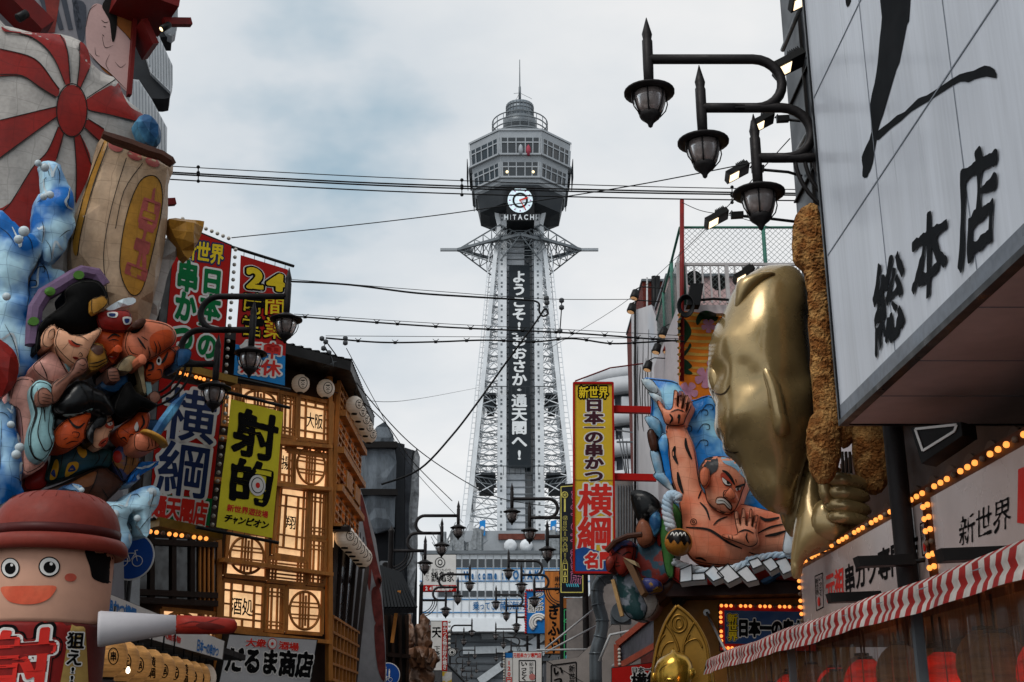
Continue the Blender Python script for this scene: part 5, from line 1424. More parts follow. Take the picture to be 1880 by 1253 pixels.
on(bs, [a3((395, 904), (445, 905), (470, 1253), (480, 1500), (300, 1500), (340, 1150))], bo, 'collar', mat('collar_gold', '#a98a4c', .6), .008)
px_fn = lambda *p: quad_fn([Vector((x, y, 0)) for x, y in a3(*p)], Vector())
for r_, mt, nm, e in ((.12, BLK, 'lettering_outline', .011), (.075, WHT, 'lettering_edge', .014), (.035, BRED, 'lettering', .017)):
    letters(MB(), '射', px_fn((-80, 985), (310, 955), (265, 1330), (-110, 1340)), r_, 0, n=64, project=lambda p: bs.hit(p.x, p.y, e)).build(nm, mt, bo)
for r_, mt, nm, e in ((.1, WHT, 'lettering_edge', .014), (.03, BLK, 'lettering', .017)):
    letters(MB(), '狙え!!', px_fn((360, 985), (455, 985), (425, 1260), (335, 1250)), r_, 0, vertical=True, adv=[1, 1, .5, .5], project=lambda p: bs.hit(p.x, p.y, e)).build(nm, mt, bo)
P0, P1, P2, P3 = at(184, 1155, 9.25), at(323, 1147, 9.4), at(345, 1147, 9.42), at(428, 1150, 9.5)
m = MB(); d = (P1 - P0).normalized(); L_ = (P1 - P0).length
m.lathe([(.05, -.01), (.128, -.015), (.134, .005), (.13, .03), (.128, .05), (.07, L_)], P0, 24, ax=d); br = m.build('barrel', mat('vinyl_white', '#b7b2b4', .5, var=.08), inf)
m = MB().tube([P1 + d * .002, P1.lerp(P3, .3), P1.lerp(P3, .6), P1.lerp(P3, .9), P3 + d * .01, P3 + d * .03], [.071, .07, .066, .06, .05, .02], 14); sl = m.build('stock', mat('vinyl_stock', '#8f2418', .5, var=.3), inf)
ss2 = Surf(m); m = MB()
ink(m, ss2, a3((945, 950), (1020, 930), (1090, 935), (1170, 910)), 2, .004); ink(m, ss2, a3((960, 960), (1040, 955), (1080, 930)), 1.6, .004); mark(m, ss2, a3((1040, 950), (1100, 935), (1200, 960), (1100, 975)), .004)
m.build('painted_grip', mat('grip', '#5d1912', .5), sl)
# ------------------------------------------------------------------ right: the big white lightbox
WX = 3.0
WPl = Pl((WX, 8, 5), (-1, 0, 0))
yb, zb_ = 10.62, 4.26
white_p = mat('lightbox_sheet', '#c6cad2', .35, var=.2, scale=.9, stretch=(1, 2.6, .16), coat=.2)
box = thing('lightbox_sign', 'huge white lightbox sign with black brush characters over the right shops', 'sign', (WX, yb, zb_))
MB().box((WX + .03, 3.2, zb_ + .03), (4.9, yb - .03, 10.5)).build('case', mat('lightbox_case', '#9aa0a8', .5, var=.2), box)
m = MB().box((WX, 3.2, zb_ + .08), (WX + .026, yb - .02, 10.5)); fc = m.build('face', white_p, box); wsf = Surf(m)
m = MB()
for (px, py) in ((1647, 676), (1800, 542)):
    y = WPl.at(px, py).y; m.box((WX - .004, y - .006, zb_ + .08), (WX - .001, y + .006, 10.4))
for (px, py) in ((1522, 466), (1497, 175)):
    z = WPl.at(px, py).z; m.box((WX - .005, 3.3, z - .006), (WX - .0015, yb - .05, z + .006))
m.build('seam', mat('seam_grey', '#7d838c', .5), fc)
m = MB()
m.box((WX - .02, 3.2, zb_ - .02), (WX + .06, yb + .02, zb_ + .03)); m.box((WX - .02, yb - .02, zb_ + .031), (WX + .06, yb + .02, 10.5)); m.box((WX + .061, yb - .02, zb_ - .02), (4.92, yb + .02, zb_ + .03))
m.build('frame', mat('lightbox_frame', '#1d1f22', .35, .3, var=.3), box)
m = MB().box((WX - .008, 3.2, zb_ + .032), (WX - .001, yb - .03, zb_ + .16)); m.build('lower_strip', mat('strip_grey', '#747b85', .35, var=.5, scale=1.5), fc)
m = MB().box((WX + .07, 3.2, zb_ - .012), (4.88, yb - .04, zb_ + .025)); un = m.build('underside', mat('underside_panel', '#b8a9a6', .45, var=.2, scale=.7), box)
m = MB()
for y in (yb - 1.0, yb - 2.0, yb - 3.2, yb - 4.4): m.box((WX + .07, y, zb_ - .016), (4.88, y + .012, zb_ - .0125))
m.build('seam', MATS['seam_grey'], un)
wz_ = Z(1430, 0, 1.567)
m = MB()
mark(m, wsf, wz_((294, -60), (382, -60), (378, 0), (374, 62), (368, 72), (347, 180), (338, 200), (300, 330), (286, 372), (270, 470), (258, 500), (252, 512), (240, 508), (241, 480), (238, 452), (252, 418), (266, 380), (262, 300), (275, 240), (284, 180), (290, 110), (296, 50)), .012, 2, 9)
mark(m, wsf, wz_((284, 378), (318, 352), (340, 332), (362, 322), (400, 284), (425, 275), (470, 246), (520, 214), (560, 204), (592, 189), (620, 200), (626, 226), (598, 221), (560, 230), (545, 238), (520, 236), (470, 266), (430, 292), (380, 322), (352, 348), (320, 372), (286, 404), (280, 396)), .012, 2, 9)
m.build('brush_stroke', mat('brush_black', '#1b1d20', .8, var=.35, scale=1.2, spec=.06), fc)
mark(MB_ := MB(), wsf, wz_((190, -30), (205, -30), (207, 5), (197, 22), (193, 15)), .012, 2, 8); MB_.build('brush_stroke', BLK, fc)
for ch, q in (('店', ((516, 455), (640, 385), (634, 690), (520, 790))), ('本', ((384, 640), (494, 570), (488, 805), (386, 900))), ('総', ((272, 770), (366, 705), (364, 950), (280, 1035)))):
    letters(MB(), ch, quad_fn(qpx(WPl, wz_(*q)), WPl.n), .022, .012, n=80, brush=.04).build('lettering', mat('brush_black', '#1b1d20', .8, var=.35, scale=1.2, spec=.06), fc)
# ------------------------------------------------------------------ right: shop building
FXR = 3.84
RF = Pl((FXR, 10, 3), (-1, 0, 0))
rshop = thing('skewer_shop', 'dark slate building on the right above the bulb framed skewer sign', 'building', (FXR, 15, 0))
slate = mat('slate_panel', '#23272d', .4, var=.3, scale=.8, spec=.3)
brown_w = mat('brown_wall', '#5d4437', .6, var=.3, scale=2)
MB().box((FXR + .02, 2, 5.3), (12, 14.9, 16)).build('wall', slate, rshop)
MB().box((FXR + .001, 2, 2.6), (12, 15.6, 3.66)).build('wall', brown_w, rshop)
MB().box((FXR + .95, 2, 3.662), (12, 17.2, 5.298)).build('wall', brown_w, rshop)
MB().box((FXR + 1.2, 2, 0), (12, 15.6, 2.598)).build('wall', mat('shop_inside', '#2b1a12', .7, var=.4), rshop)
m = MB()
for y in (13.9, 12.9): m.box((FXR - .02, y, 5.32), (FXR + .018, y + .025, 16))
for z in (5.6, 7, 8.4, 9.8): m.box((FXR - .018, 9, z), (FXR + .018, 14.88, z + .02))
m.build('panel_joint', dbox, rshop)
for (a, b) in (((1478, -6), (1437, 92)), ((1492, 230), (1458, 290))):
    A_, B_ = RF.at(*a, .12), RF.at(*b, .12); MB().tube([A_, B_], .035, 8).build('conduit', mat('conduit_grey', '#8f9294', .45, .4, var=.4, scale=8), rshop)
m = MB()
for k in range(13):   # scalloped relief on the brown wall
    y = 8.2 + k * .58; c = Vector((FXR + .948, y, 3.9))
    m.prism([c + Vector((-.03, .28 * math.cos(t), .45 * math.sin(t))) for t in np.linspace(0, math.pi, 12)], (.028, 0, 0))
m.build('scallop', mat('scallop', '#6f5546', .6, var=.25), rshop)
# signboard edged with bulbs
def zf(px, py): return RF.at(px, py).z
ztop = zf(1485, 1030) ; ytop = RF.at(1485, 1030).y
sg = thing('bulb_sign', 'long white shop sign edged with glowing amber bulbs above the striped awning', 'sign', (FXR, ytop, 2.7))
MB().box((FXR - .14, 5, 2.72), (FXR, ytop, ztop)).build('case', mat('case_amber', '#5a2c12', .5, .2, var=.4), sg)
fcx = FXR - .144
panel = mat('panel_lit', '#b6a59f', .25, var=.15, scale=.6, coat=.4)
ydiv = RF.at(1728, 900).y
cx_ = fcx - .002
SPR = Pl((cx_, 10, 3), (-1, 0, 0))
for (y0, y1) in ((ydiv + .12, ytop - .1), (5, ydiv - .12)):
    p = MB().box((cx_, y0, 2.75), (cx_ + .0015, y1, ztop - .13)).build('panel', panel, sg)
    if y0 > 8:
        write(p, SPR, Z(1440, 780, 2.65)((198, 728), (292, 684), (292, 830), (208, 868)), '元祖', [(.03, BRED, 'lettering')], False, n=56)
        write(p, SPR, Z(1440, 780, 2.65)((290, 688), (652, 520), (655, 690), (298, 830)), '串カツ専門店', [(.03, BLK, 'lettering')], False, n=56)
        for q in (((148, 738), (186, 722), (190, 888), (156, 905)), ((660, 485), (696, 466), (706, 622), (672, 638))):
            P = qpx(SPR, Z(1440, 780, 2.65)(*q), .004); m = MB()
            for i in range(4): m.bar(P[i], P[(i + 1) % 4], .012, SPR.n, .004)
            fn = quad_fn(P, SPR.n)
            letters(m, 'いっとく', lambda u, v, h=0: fn(.5 + u * .42, .05 + v * .6, h), .03, .004, True); letters(m, '新世界', lambda u, v, h=0: fn(.08 + u * .38, .08 + v * .5, h), .01, .004, True)
            m.build('seal', BLK, p)
            mm = MB(); mm.prism([fn(.45 + .16 * math.cos(t), .78 + .14 * math.sin(t * 1.0), .006) for t in (k * .6 for k in range(10))], SPR.n * .002); mm.build('red_mark', BRED, p)
    else:
        write(p, SPR, Z(1440, 780, 2.65)((845, 455), (1105, 335), (1110, 500), (855, 600)), '新世界', [(.0, BLK, 'lettering')], False, n=64, brush=.04, shear=.1)
        m = MB().prism(qpx(SPR, [(1870, 862), (1900, 850), (1900, 965), (1868, 960)], .003), SPR.n * .003); m.build('red_mark', BRED, p)
Rn = Vector((-.02, 0, 0)); zrow = ztop - .062
bulb_row(sg, (cx_ - .012, ytop - .08, zrow), (cx_ - .012, 5.6, zrow), 62, .026)
bulb_row(sg, (cx_ - .012, ytop - .05, ztop - .14), (cx_ - .012, ytop - .05, 2.8), 9, .025)
for dy in (-.06, .06): bulb_row(sg, (cx_ - .012, ydiv + dy, ztop - .13), (cx_ - .012, ydiv + dy, 2.8), 7, .026)
bulb_row(sg, (FXR - .12, ytop + .02, ztop + .1), (FXR + .1, ytop + .02, ztop + .1), 3, .03)
m = MB()
for (px, py) in ((1790 - 210, 1040), (1735, 1030), (1528, 1106)):
    c = RF.at(px, py, .75); m2 = MB(); m2.obox(c, (.5, 0, .02), (0, .16, 0), (-.02, 0, .09)); m2.tube([c + Vector((.45, .08, .04)), c + Vector((.78, .08, .1))], .02, 6)
    o = m2.build('sign_spotlight', MATS['lamp_black'], None)
    tag(o, {1580: 'black bar spotlight below the black characters of the bulb edged sign', 1735: 'black bar spotlight beside the lamp post over the striped awning', 1528: 'black bar spotlight under the red characters of the bulb edged sign'}[px], 'spotlight')
# hexagonal plaque above
pl_ = Pl((3.3, 10, 4), (-.85, -.5, 0)).moved(0)
hp_ = facing(1715, 820, 9.6, -.8, -.6)
t, f = board('plaque', 'dark wall plaque with a white inner border right of the lamp post', hp_, [(1672, 786), (1765, 775), (1768, 800), (1692, 852), (1680, 830)][:4], dbox, .2)
m = MB(); P = qpx(hp_, [(1680, 788), (1756, 780), (1752, 792), (1694, 828)], .012)
for i in range(4): m.bar(P[i], P[(i + 1) % 4], .02, hp_.n, .006)
m.build('border', WHT, f)
# striped awning
def awning():
    t = thing('striped_awning', 'red and white striped awning along the right shop front', 'awning', (2.5, 10, 2.3))
    prof = [(2.46, 2.285), (2.475, 2.33), (2.5, 2.365), (2.49, 2.4), (2.5, 2.46), (2.56, 2.5), (2.7, 2.53), (3.83, 2.72)]
    y0, y1 = 4.5, 15.9; n = 126; m = MB(); vs = []
    for i in range(n + 1):
        y = y0 + (y1 - y0) * i / n
        for x, z in prof:
            k = .012 * math.sin(y * 7) * (1 if z < 2.42 else .3); vs.append((x + k, y, z + .008 * math.sin(y * 2.3)))
    K = len(prof); m.v = [Vector(v) for v in vs]
    for i in range(n):
        for j in range(K - 1): m.f.append((i * K + j, i * K + j + 1, (i + 1) * K + j + 1, (i + 1) * K + j)); m.m.append(i % 2); m.s.append(True)
    for j in range(1, K - 1):
        m.f.append((n * K, n * K + j, n * K + j + 1)); m.m.append(0); m.s.append(False)
    m.build('fabric', [mat('awning_red', '#8c1b17', .75, var=.35, scale=2.5), mat('awning_white', '#b3a9a2', .75, var=.4, scale=2.5)], t)
    m = MB().tube([(2.52, y0, 2.42), (2.52, y1, 2.42)], .02, 6); m.tube([(3.7, y1 - .1, 2.9), (2.6, y1 - .1, 2.44)], .02, 6); m.build('frame', steel_d, t)
awning()
# the terrace closed with clear plastic, lanterns within
LGR = 'large paper lanterns behind the plastic curtain of the right shop'
red_l = mat('lantern_red', '#d81a06', .6, var=.75, scale=2.2, stretch=(1, 1, 9), emit=.9); cream_l = mat('lantern_cream', '#a87c48', .6, var=.6, scale=2.2, stretch=(1, 1, 9), emit=.07)
k = 0
for i in range(19):
    y = 6.2 + i * .52; red = i in (1, 3, 6, 9, 10, 13, 16)
    c = Vector((3.25 + .12 * (i % 2), y, 1.98 + .06 * ((i * 7) % 3 - 1)))
    nth = ['first', 'second', 'third', 'fourth', 'fifth', 'sixth', 'seventh', 'eighth', 'ninth', 'tenth', 'eleventh', 'twelfth']
    kk = sum(1 for q in range(i) if (q in (1, 3, 6, 9, 10, 13, 16)) == red)
    L, o, mb = lantern(c, .21, ('%s glowing red lantern' if red else '%s dull cream lantern') % nth[kk] + ' behind the curtain, counted from the near end', LGR, red_l if red else cream_l, sz=1.2)
cur = mat('clear_plastic', '#755f52', .2, var=.6, alpha=.6, scale=3, stretch=(1, 6, .15), coat=.6)
m = MB(); n = 240; vs = []
for i in range(n + 1):
    y = 4.6 + 11.1 * i / n; dx = .025 * math.sin(y * 17) + .015 * math.sin(y * 41 + 1)
    vs += [(2.72 + dx * .4, y, 2.36), (2.72 + dx, y, 1.2), (2.72 + dx * 1.3, y, .1)]
m.add(vs, [(i * 3 + j, i * 3 + j + 1, i * 3 + j + 4, i * 3 + j + 3) for i in range(n) for j in range(2)], 0, True)
cu = m.build('plastic_curtain', cur, None); tag(cu, 'clear plastic curtain hanging in folds below the striped awning', 'curtain')
for px, nm in ((1692, 'steel post holding the curtain below the lamp post'), (1455, 'steel post of the curtain in the middle of the awning')):
    P = Pl((2.66, 8, 1), (-1, 0, 0)).at(px, 1200)
    o = MB().box((2.62, P.y - .03, 0), (2.68, P.y + .03, 2.4)).build('curtain_post', steel_d, None); tag(o, nm, 'post')
m = MB().ball((3.2, 6.6, 1.78), .035, 8); o = m.build('light_bulb', MATS['lamp_glow'], None); tag(o, 'small bright bulb seen through the plastic curtain', 'bulb')
for dy in (9, 12.5):
    l = bpy.data.lights.new('lantern_glow', 'POINT'); l.energy = 45; l.color = (1, .45, .15); l.shadow_soft_size = .2
    lo_ = bpy.data.objects.new('lantern_glow', l); COL.objects.link(lo_); lo_.location = (3.5, dy, 1.5)
# ------------------------------------------------------------------ floodlights on arms
def flood(px, py, Y, s, label, wx=FXR):
    c = at(px, py, Y); t = thing('floodlight', label, 'floodlight', c, 'floodlights on arms along the right building')
    u = Vector((.86, .05, .5)).normalized(); v = Vector((.1, .95, -.1)).normalized(); w_ = u.cross(v).normalized()
    if w_.z > 0: w_ = -w_
    W, D = .34 * s, .24 * s
    o = c - u * W / 2 - v * D / 2
    MB().obox(o, u * W, v * D, -w_ * .07 * s).build('housing', MATS['lamp_black'], t)
    MB().obox(o + u * W * .08 + v * D * .15 + w_ * .003, u * W * .42, v * D * .7, w_ * .004).build('lamp_panel', mat('flood_lit', '#ffe2b8', emit=2.2), t)
    m = MB()
    for k in range(6): m.obox(o + u * (W * (.55 + k * .07)) - w_ * .07 * s, u * .008, v * D, -w_ * .035 * s)
    m.build('fins', MATS['lamp_black'], t)
    e = c + u * W * .55; m = MB()
    m.obox(e + Vector((.02, -.04, -.06)), (.16 * s, 0, .01), (0, .08, 0), (0, 0, .08)); m.tube([e, e + Vector((.03, 0, .05)), e + Vector((.06, 0, -.02))], .012, 5)
    m.tube([e + Vector((.1, 0, -.02)), e + Vector((.5, 0, -.06)), Vector((max(wx, e.x + .6), e.y, e.z - .12))], .02, 6)
    m.build('arm', MATS['lamp_black'], t)
flood(1452, 122, 13.2, 1.25, 'floodlight on the dark wall behind the top arm of the nearest lamp')
flood(1402, 228, 14.2, 1.0, 'floodlight just left of the third lantern stem, near the middle arm')
flood(1356, 320, 14.4, 1.0, 'floodlight left of the third lantern, above the roof fence')
flood(1318, 405, 14.6, 1.0, 'floodlight in front of the green roof fence')
flood(1368, 508, 14.9, .9, 'lowest floodlight, touching the gold head')
flood(1476, 2, 12.2, 1.0, 'topmost floodlight cut by the picture edge')
# ------------------------------------------------------------------ the giant gold head with skewers
gold = mat('gold_paint', '#a38a5c', .27, .52, var=.18, scale=1.6, coat=.4, bump=.03, bscale=6)
GP = facing(1410, 700, 14.2, -.25, -.97)
gh = thing('gold_statue', 'giant gold painted head and fist holding fried skewers, on the right building', 'statue', GP.at(1450, 1020))
head = puff(GP, [(1345, 545), (1330, 583), (1313, 612), (1303, 645), (1299, 690), (1303, 720), (1313, 742), (1316, 758), (1311, 780), (1316, 800), (1326, 812), (1327, 824), (1334, 836), (1347, 846), (1362, 866), (1373, 893), (1388, 917), (1412, 938), (1440, 946), (1455, 938), (1468, 890), (1482, 842), (1494, 800), (1498, 740), (1490, 680), (1484, 610), (1484, 545), (1474, 508), (1450, 492), (1408, 496), (1372, 515)], 1.0, 0, cell=.04, sm=True, both=True, bumps=((1322, 705, .13, -0.100), (1336, 650, .17, 0.050), (1350, 790, .2, 0.100), (1342, 838, .06, 0.040), (1352, 822, .05, -0.030), (1385, 725, .17, -0.060), (1408, 865, .2, -0.050), (1432, 915, .15, 0.050), (1372, 700, .1, -0.025), (1440, 620, .3, 0.040), (1462, 720, .14, -0.050)))
ho = head.build('head', gold, gh); hs = Surf(head); hs.pl = GP
puff(GP, [(1352, 522), (1366, 510), (1404, 499), (1424, 503), (1404, 516), (1380, 543), (1362, 570), (1354, 583), (1348, 560)], 1.0, .52, cell=.03, sm=True, both=True).build('topknot', gold, ho)
puff(GP, [(1390, 672), (1400, 664), (1416, 676), (1438, 715), (1448, 765), (1450, 792), (1438, 802), (1422, 797), (1412, 762), (1402, 715)], 1.3, .62, cell=.03, sm=True, both=True).build('ear', gold, ho)
puff(GP, [(1300, 690), (1306, 672), (1322, 676), (1334, 700), (1337, 722), (1324, 726), (1308, 716)], .8, .3, cell=.03, sm=True, both=True).build('eyelid', gold, ho)
m = MB(); ink(m, hs, [(1304, 716), (1316, 724), (1330, 722), (1340, 708)], 3, .01); ink(m, hs, [(1329, 826), (1345, 832), (1356, 830)], 3, .01); m.build('eye_line', mat('gold_shade', '#3a2a14', .4, .5), ho)
puff(GP, [(1430, 925), (1465, 870), (1492, 800), (1515, 800), (1530, 860), (1520, 930), (1490, 975), (1450, 985)], .8, -.25, cell=.05, sm=True, both=True).build('neck', gold, gh)
arm = puff(GP, [(1452, 1030), (1456, 980), (1464, 935), (1474, 895), (1486, 868), (1498, 880), (1506, 920), (1515, 940), (1530, 940), (1592, 950), (1590, 970), (1570, 985), (1545, 1000), (1505, 1016), (1478, 1030), (1470, 1060), (1455, 1060)], .8, .1, cell=.05, sm=True, both=True)
arm.build('arm', gold, gh)
puff(GP, [(1488, 950), (1500, 922), (1520, 920), (1545, 940), (1560, 975), (1540, 992), (1510, 988), (1492, 975)], .9, .3, cell=.04, sm=True, both=True).build('arm', gold, gh)
for (x0, y0), (x1, y1), r in (((1520, 880), (1584, 890), .085), ((1526, 904), (1586, 913), .085), ((1524, 927), (1588, 937), .082), ((1528, 949), (1588, 957), .075)):
    a_, b_ = GP.at(x0, y0, .48), GP.at(x1, y1, .42); mid = a_.lerp(b_, .5) + GP.n * .09
    m = MB().tube([a_ - (b_ - a_).normalized() * .05 - GP.n * .05, a_, a_.lerp(mid, .5) + GP.n * .03, mid, mid.lerp(b_, .5) + GP.n * .02, b_, b_ + (b_ - a_).normalized() * .05 - GP.n * .05], [r * .4, r * .85, r, r * 1.02, r, r * .9, r * .4], 14)
    m.build('finger', gold, gh)
m = MB().tube([GP.at(x, y, .5) for x, y in ((1521, 925), (1515, 905), (1513, 885), (1520, 870), (1534, 865), (1543, 868))], [.06, .075, .08, .08, .075, .04], 14); m.build('thumb', gold, gh)
for x in (1550, 1557, 1564): MB().tube([GP.at(x - 4, 830, .35), GP.at(x, 900, .4)], .018, 6).build('stick', mat('stick_wood', '#3a2f28', .6, var=.3), gh)
fried = mat('fried_crumb', '#9a6230', .8, var=.4, scale=11, col2='#c9975a', bump=1., bscale=60)
for pts, lf, k in (([(1456, 425), (1462, 398), (1476, 383), (1497, 376), (1512, 420), (1520, 520), (1534, 690), (1545, 790), (1535, 830), (1500, 800), (1490, 700), (1484, 600), (1482, 540), (1474, 500), (1456, 480)], .85, .7),
                   ([(1480, 800), (1488, 768), (1508, 752), (1535, 770), (1545, 805), (1541, 850), (1530, 880), (1512, 890), (1495, 882), (1484, 850)], .95, .9),
                   ([(1535, 770), (1560, 770), (1570, 800), (1556, 822), (1540, 815)], .3, .9),
                   ([(1568, 780), (1600, 772), (1634, 780), (1639, 830), (1632, 880), (1618, 904), (1598, 908), (1578, 895), (1566, 850), (1564, 810)], .35, .8)):
    mb = puff(GP, pts, k, lf, cell=.017, both=True, rough=.024, rs=44, sm=False); mb.build('fried_skewer', fried, gh)
# ------------------------------------------------------------------ the wrestler sculpture
zs_ = Z(1100, 690, 3.055)
SPl = facing(1330, 900, 21, -.3, -.95)
su = thing('wrestler_float', 'painted paper wrestler with raised palm before blue waves, over the shop front', 'sculpture', SPl.at(1330, 1060))
def spart(name, pts, m_, lf, k=.5, cell=.1, hm=.4, outline=True, parent=None, w_=1.6):
    mb = puff(SPl, pts, k, lf, .5, cell, hmax=hm, sm=True); o = mb.build(name, m_, parent or su)
    if outline:
        q = [Vector(p) for p in pts]; c = sum(q, Vector((0, 0))) / len(q); m = MB(); s_ = Surf(mb)
        ink(m, s_, [p.lerp(c, .02) for p in q], w_, .012, 3, False, closed=True); m.build('ink_outline', INK, o)
    return mb, o
wskin = nb('wrestler', '#d0714f', var=.12, seams=.2, col2='#de9474', scale=3); wblue = nb('wave', '#0d74c2', var=.15, seams=.3, col2='#9ad2ea', c2at=(.45, .62), scale=2.2)
wv_b, wv_o = spart('wave', zs_((240, 20), (310, 15), (440, 40), (470, 130), (520, 140), (640, 120), (680, 330), (760, 460), (880, 620), (960, 760), (1060, 800), (1060, 980), (450, 980), (400, 640), (350, 560), (320, 420), (290, 260), (290, 120)), wblue, -.1, .25, .16)
m = MB(); s_ = Surf(wv_b)
for cx, cy in ((590, 210), (600, 290), (590, 380), (620, 180), (500, 300), (850, 660), (880, 640)):
    ink(m, s_, zs_((cx - 50, cy + 30), (cx - 20, cy - 15), (cx + 15, cy - 15), (cx + 18, cy + 10), (cx, cy + 12)), 1.6, .014)
m.build('ink', INK, wv_o)
for pts in (((235, 25), (290, 20), (330, 70), (320, 100), (270, 80)), ((255, 230), (330, 240), (350, 350), (310, 320), (275, 280)), ((285, 420), (330, 420), (360, 560), (330, 580), (300, 500)), ((275, 90), (340, 110), (350, 160), (300, 130)), ((300, 560), (360, 540), (420, 650), (370, 620))):
    spart('wave_crest', zs_(*pts), nb('crest', '#c6d3d8', seams=0, col2='#5aa0c8'), .3, .7, .06)
spart('wave_crest', zs_((330, 360), (385, 320), (390, 440), (410, 600), (380, 600), (350, 470)), wblue, .3, .6, .08)
spart('bare_branch', zs_((268, 320), (300, 300), (325, 360), (325, 420), (290, 420)), NB['brown'], .35, .6, .06)
bb, bo_ = spart('wrestler_body', zs_((378, 272), (462, 266), (492, 312), (522, 380), (542, 480), (552, 560), (570, 630), (620, 690), (700, 750), (790, 720), (870, 735), (960, 758), (1070, 790), (1120, 900), (1120, 985), (1040, 1012), (900, 1010), (830, 1040), (760, 1068), (620, 1062), (520, 1036), (480, 960), (462, 860), (455, 760), (430, 650), (402, 560), (385, 400)), wskin, .3, .45, .1, .38)
m = MB(); s_ = Surf(bb)
for pts, wd in (([(425, 395), (418, 440), (440, 495)], 7), ([(485, 350), (490, 400), (520, 470)], 6), ([(440, 540), (450, 600), (470, 660)], 7), ([(565, 710), (600, 750), (620, 810)], 4), ([(485, 850), (600, 860), (660, 890), (730, 940), (800, 970)], 5), ([(540, 1025), (570, 1025), (600, 1040)], 4), ([(640, 840), (670, 810), (720, 790)], 3), ([(900, 790), (940, 810), (1010, 795)], 6), ([(880, 890), (960, 850), (1050, 830)], 3.5), ([(930, 900), (990, 890), (1050, 870)], 6), ([(840, 990), (900, 1005), (1080, 1000)], 2.5), ([(575, 640), (555, 690)], 3)):
    ink(m, s_, zs_(*pts), wd, .016)
for r_ in (5.5, 2): ink(m, s_, disc_px(*zs_((529, 820))[0], r_, r_, 10), 1.3, .016, 2, False, closed=True)
m.build('ink', INK, bo_)
hb_, ho_ = spart('raised_hand', zs_((378, 276), (350, 215), (322, 150), (338, 138), (362, 178), (392, 192), (410, 172), (418, 88), (430, 80), (438, 92), (436, 165), (446, 168), (456, 92), (468, 88), (474, 98), (463, 180), (472, 184), (487, 112), (499, 112), (502, 122), (487, 196), (494, 204), (506, 152), (516, 152), (516, 172), (486, 240), (466, 278)), wskin, .42, .6, .05, .2)
m = MB(); s_ = Surf(hb_)
for pts, wd in (([(395, 215), (410, 240), (395, 270)], 4), ([(440, 240), (450, 220), (445, 270)], 4), ([(400, 205), (440, 190), (480, 205)], 2), ([(420, 130), (437, 130)], 1.5), ([(452, 135), (470, 138)], 1.5), ([(478, 155), (495, 158)], 1.5)): ink(m, s_, zs_(*pts), wd, .012)
m.build('ink', INK, ho_)
hd, hdo = spart('wrestler_head', zs_((612, 458), (700, 452), (770, 478), (812, 530), (822, 600), (805, 650), (790, 700), (765, 752), (730, 782), (680, 772), (630, 742), (602, 700), (590, 640), (565, 600), (555, 555), (565, 510), (590, 472)), wskin, .55, .7, .07, .45)
S_ = Surf(hd)
def pm(nm, mt, lst, eps, sub=4):
    m = MB()
    for p in lst: mark(m, S_, zs_(*p), eps, sub, 5)
    m.build(nm, mt, hdo)
pm('scalp', nb('scalp', '#8fb4c8', seams=.2), [((690, 456), (770, 480), (810, 530), (818, 575), (760, 520), (700, 490))], .012)
pm('hair', nb('hair_grey', '#3a3a3c', seams=.2), [((552, 560), (562, 505), (600, 462), (655, 452), (668, 490), (660, 530), (625, 560), (612, 620), (590, 600), (600, 530), (575, 530))], .014)
pm('jaw_shade', nb('stubble', '#5d4a44', seams=.2), [((600, 700), (640, 735), (690, 760), (740, 765), (770, 740), (735, 785), (680, 778), (630, 748))], .013)
pm('face_paint', ROUGE, [((680, 560), (700, 545), (745, 590), (735, 622), (700, 610)), ((765, 625), (800, 620), (790, 655), (768, 645))], .013)
pm('eye', EYEW, [((690, 572), (715, 588), (742, 612), (715, 612), (697, 598)), ((765, 632), (795, 628), (785, 648), (770, 646))], .017)
pm('pupil', INK, [disc_ for disc_ in (((715, 592), (730, 594), (732, 608), (718, 608)), ((772, 633), (784, 632), (782, 645), (773, 644)))], .02)
pm('teeth', EYEW, [((655, 712), (665, 690), (700, 692), (738, 728), (740, 750), (722, 738), (700, 716), (668, 718))], .016)
m = MB()
for pts, wd in (([(690, 532), (715, 545), (740, 575), (760, 612)], 6), ([(765, 625), (790, 620), (816, 608)], 5), ([(765, 580), (770, 600)], 2), ([(690, 568), (742, 612), (712, 615), (694, 595)], 2), ([(652, 715), (662, 685), (702, 686), (742, 728), (738, 755), (718, 740), (698, 720), (660, 722)], 2.2), ([(665, 702), (700, 704), (735, 740)], 1.3), ([(740, 695), (700, 680), (700, 650), (720, 640)], 1.8), ([(745, 640), (752, 650), (765, 650)], 1.6)): ink(m, S_, zs_(*pts), wd, .022)
m.build('ink', INK, hdo)
spart('ear', zs_((562, 540), (588, 508), (614, 528), (614, 590), (592, 622), (568, 600)), wskin, .85, .5, .05, .2, parent=hdo)
spart('nose', zs_((702, 668), (715, 645), (735, 625), (758, 645), (765, 680), (742, 696), (712, 684)), wskin, 1.0, .7, .05, .25, parent=hdo)
h2, h2o = spart('open_hand', zs_((690, 905), (705, 888), (772, 892), (766, 840), (756, 768), (768, 758), (778, 766), (788, 830), (796, 832), (800, 752), (810, 742), (818, 752), (822, 832), (834, 834), (844, 752), (855, 748), (860, 760), (856, 838), (864, 842), (876, 784), (890, 782), (892, 796), (880, 862), (890, 935), (850, 962), (790, 942)), wskin, .75, .7, .05, .25)
m = MB(); s_ = Surf(h2)
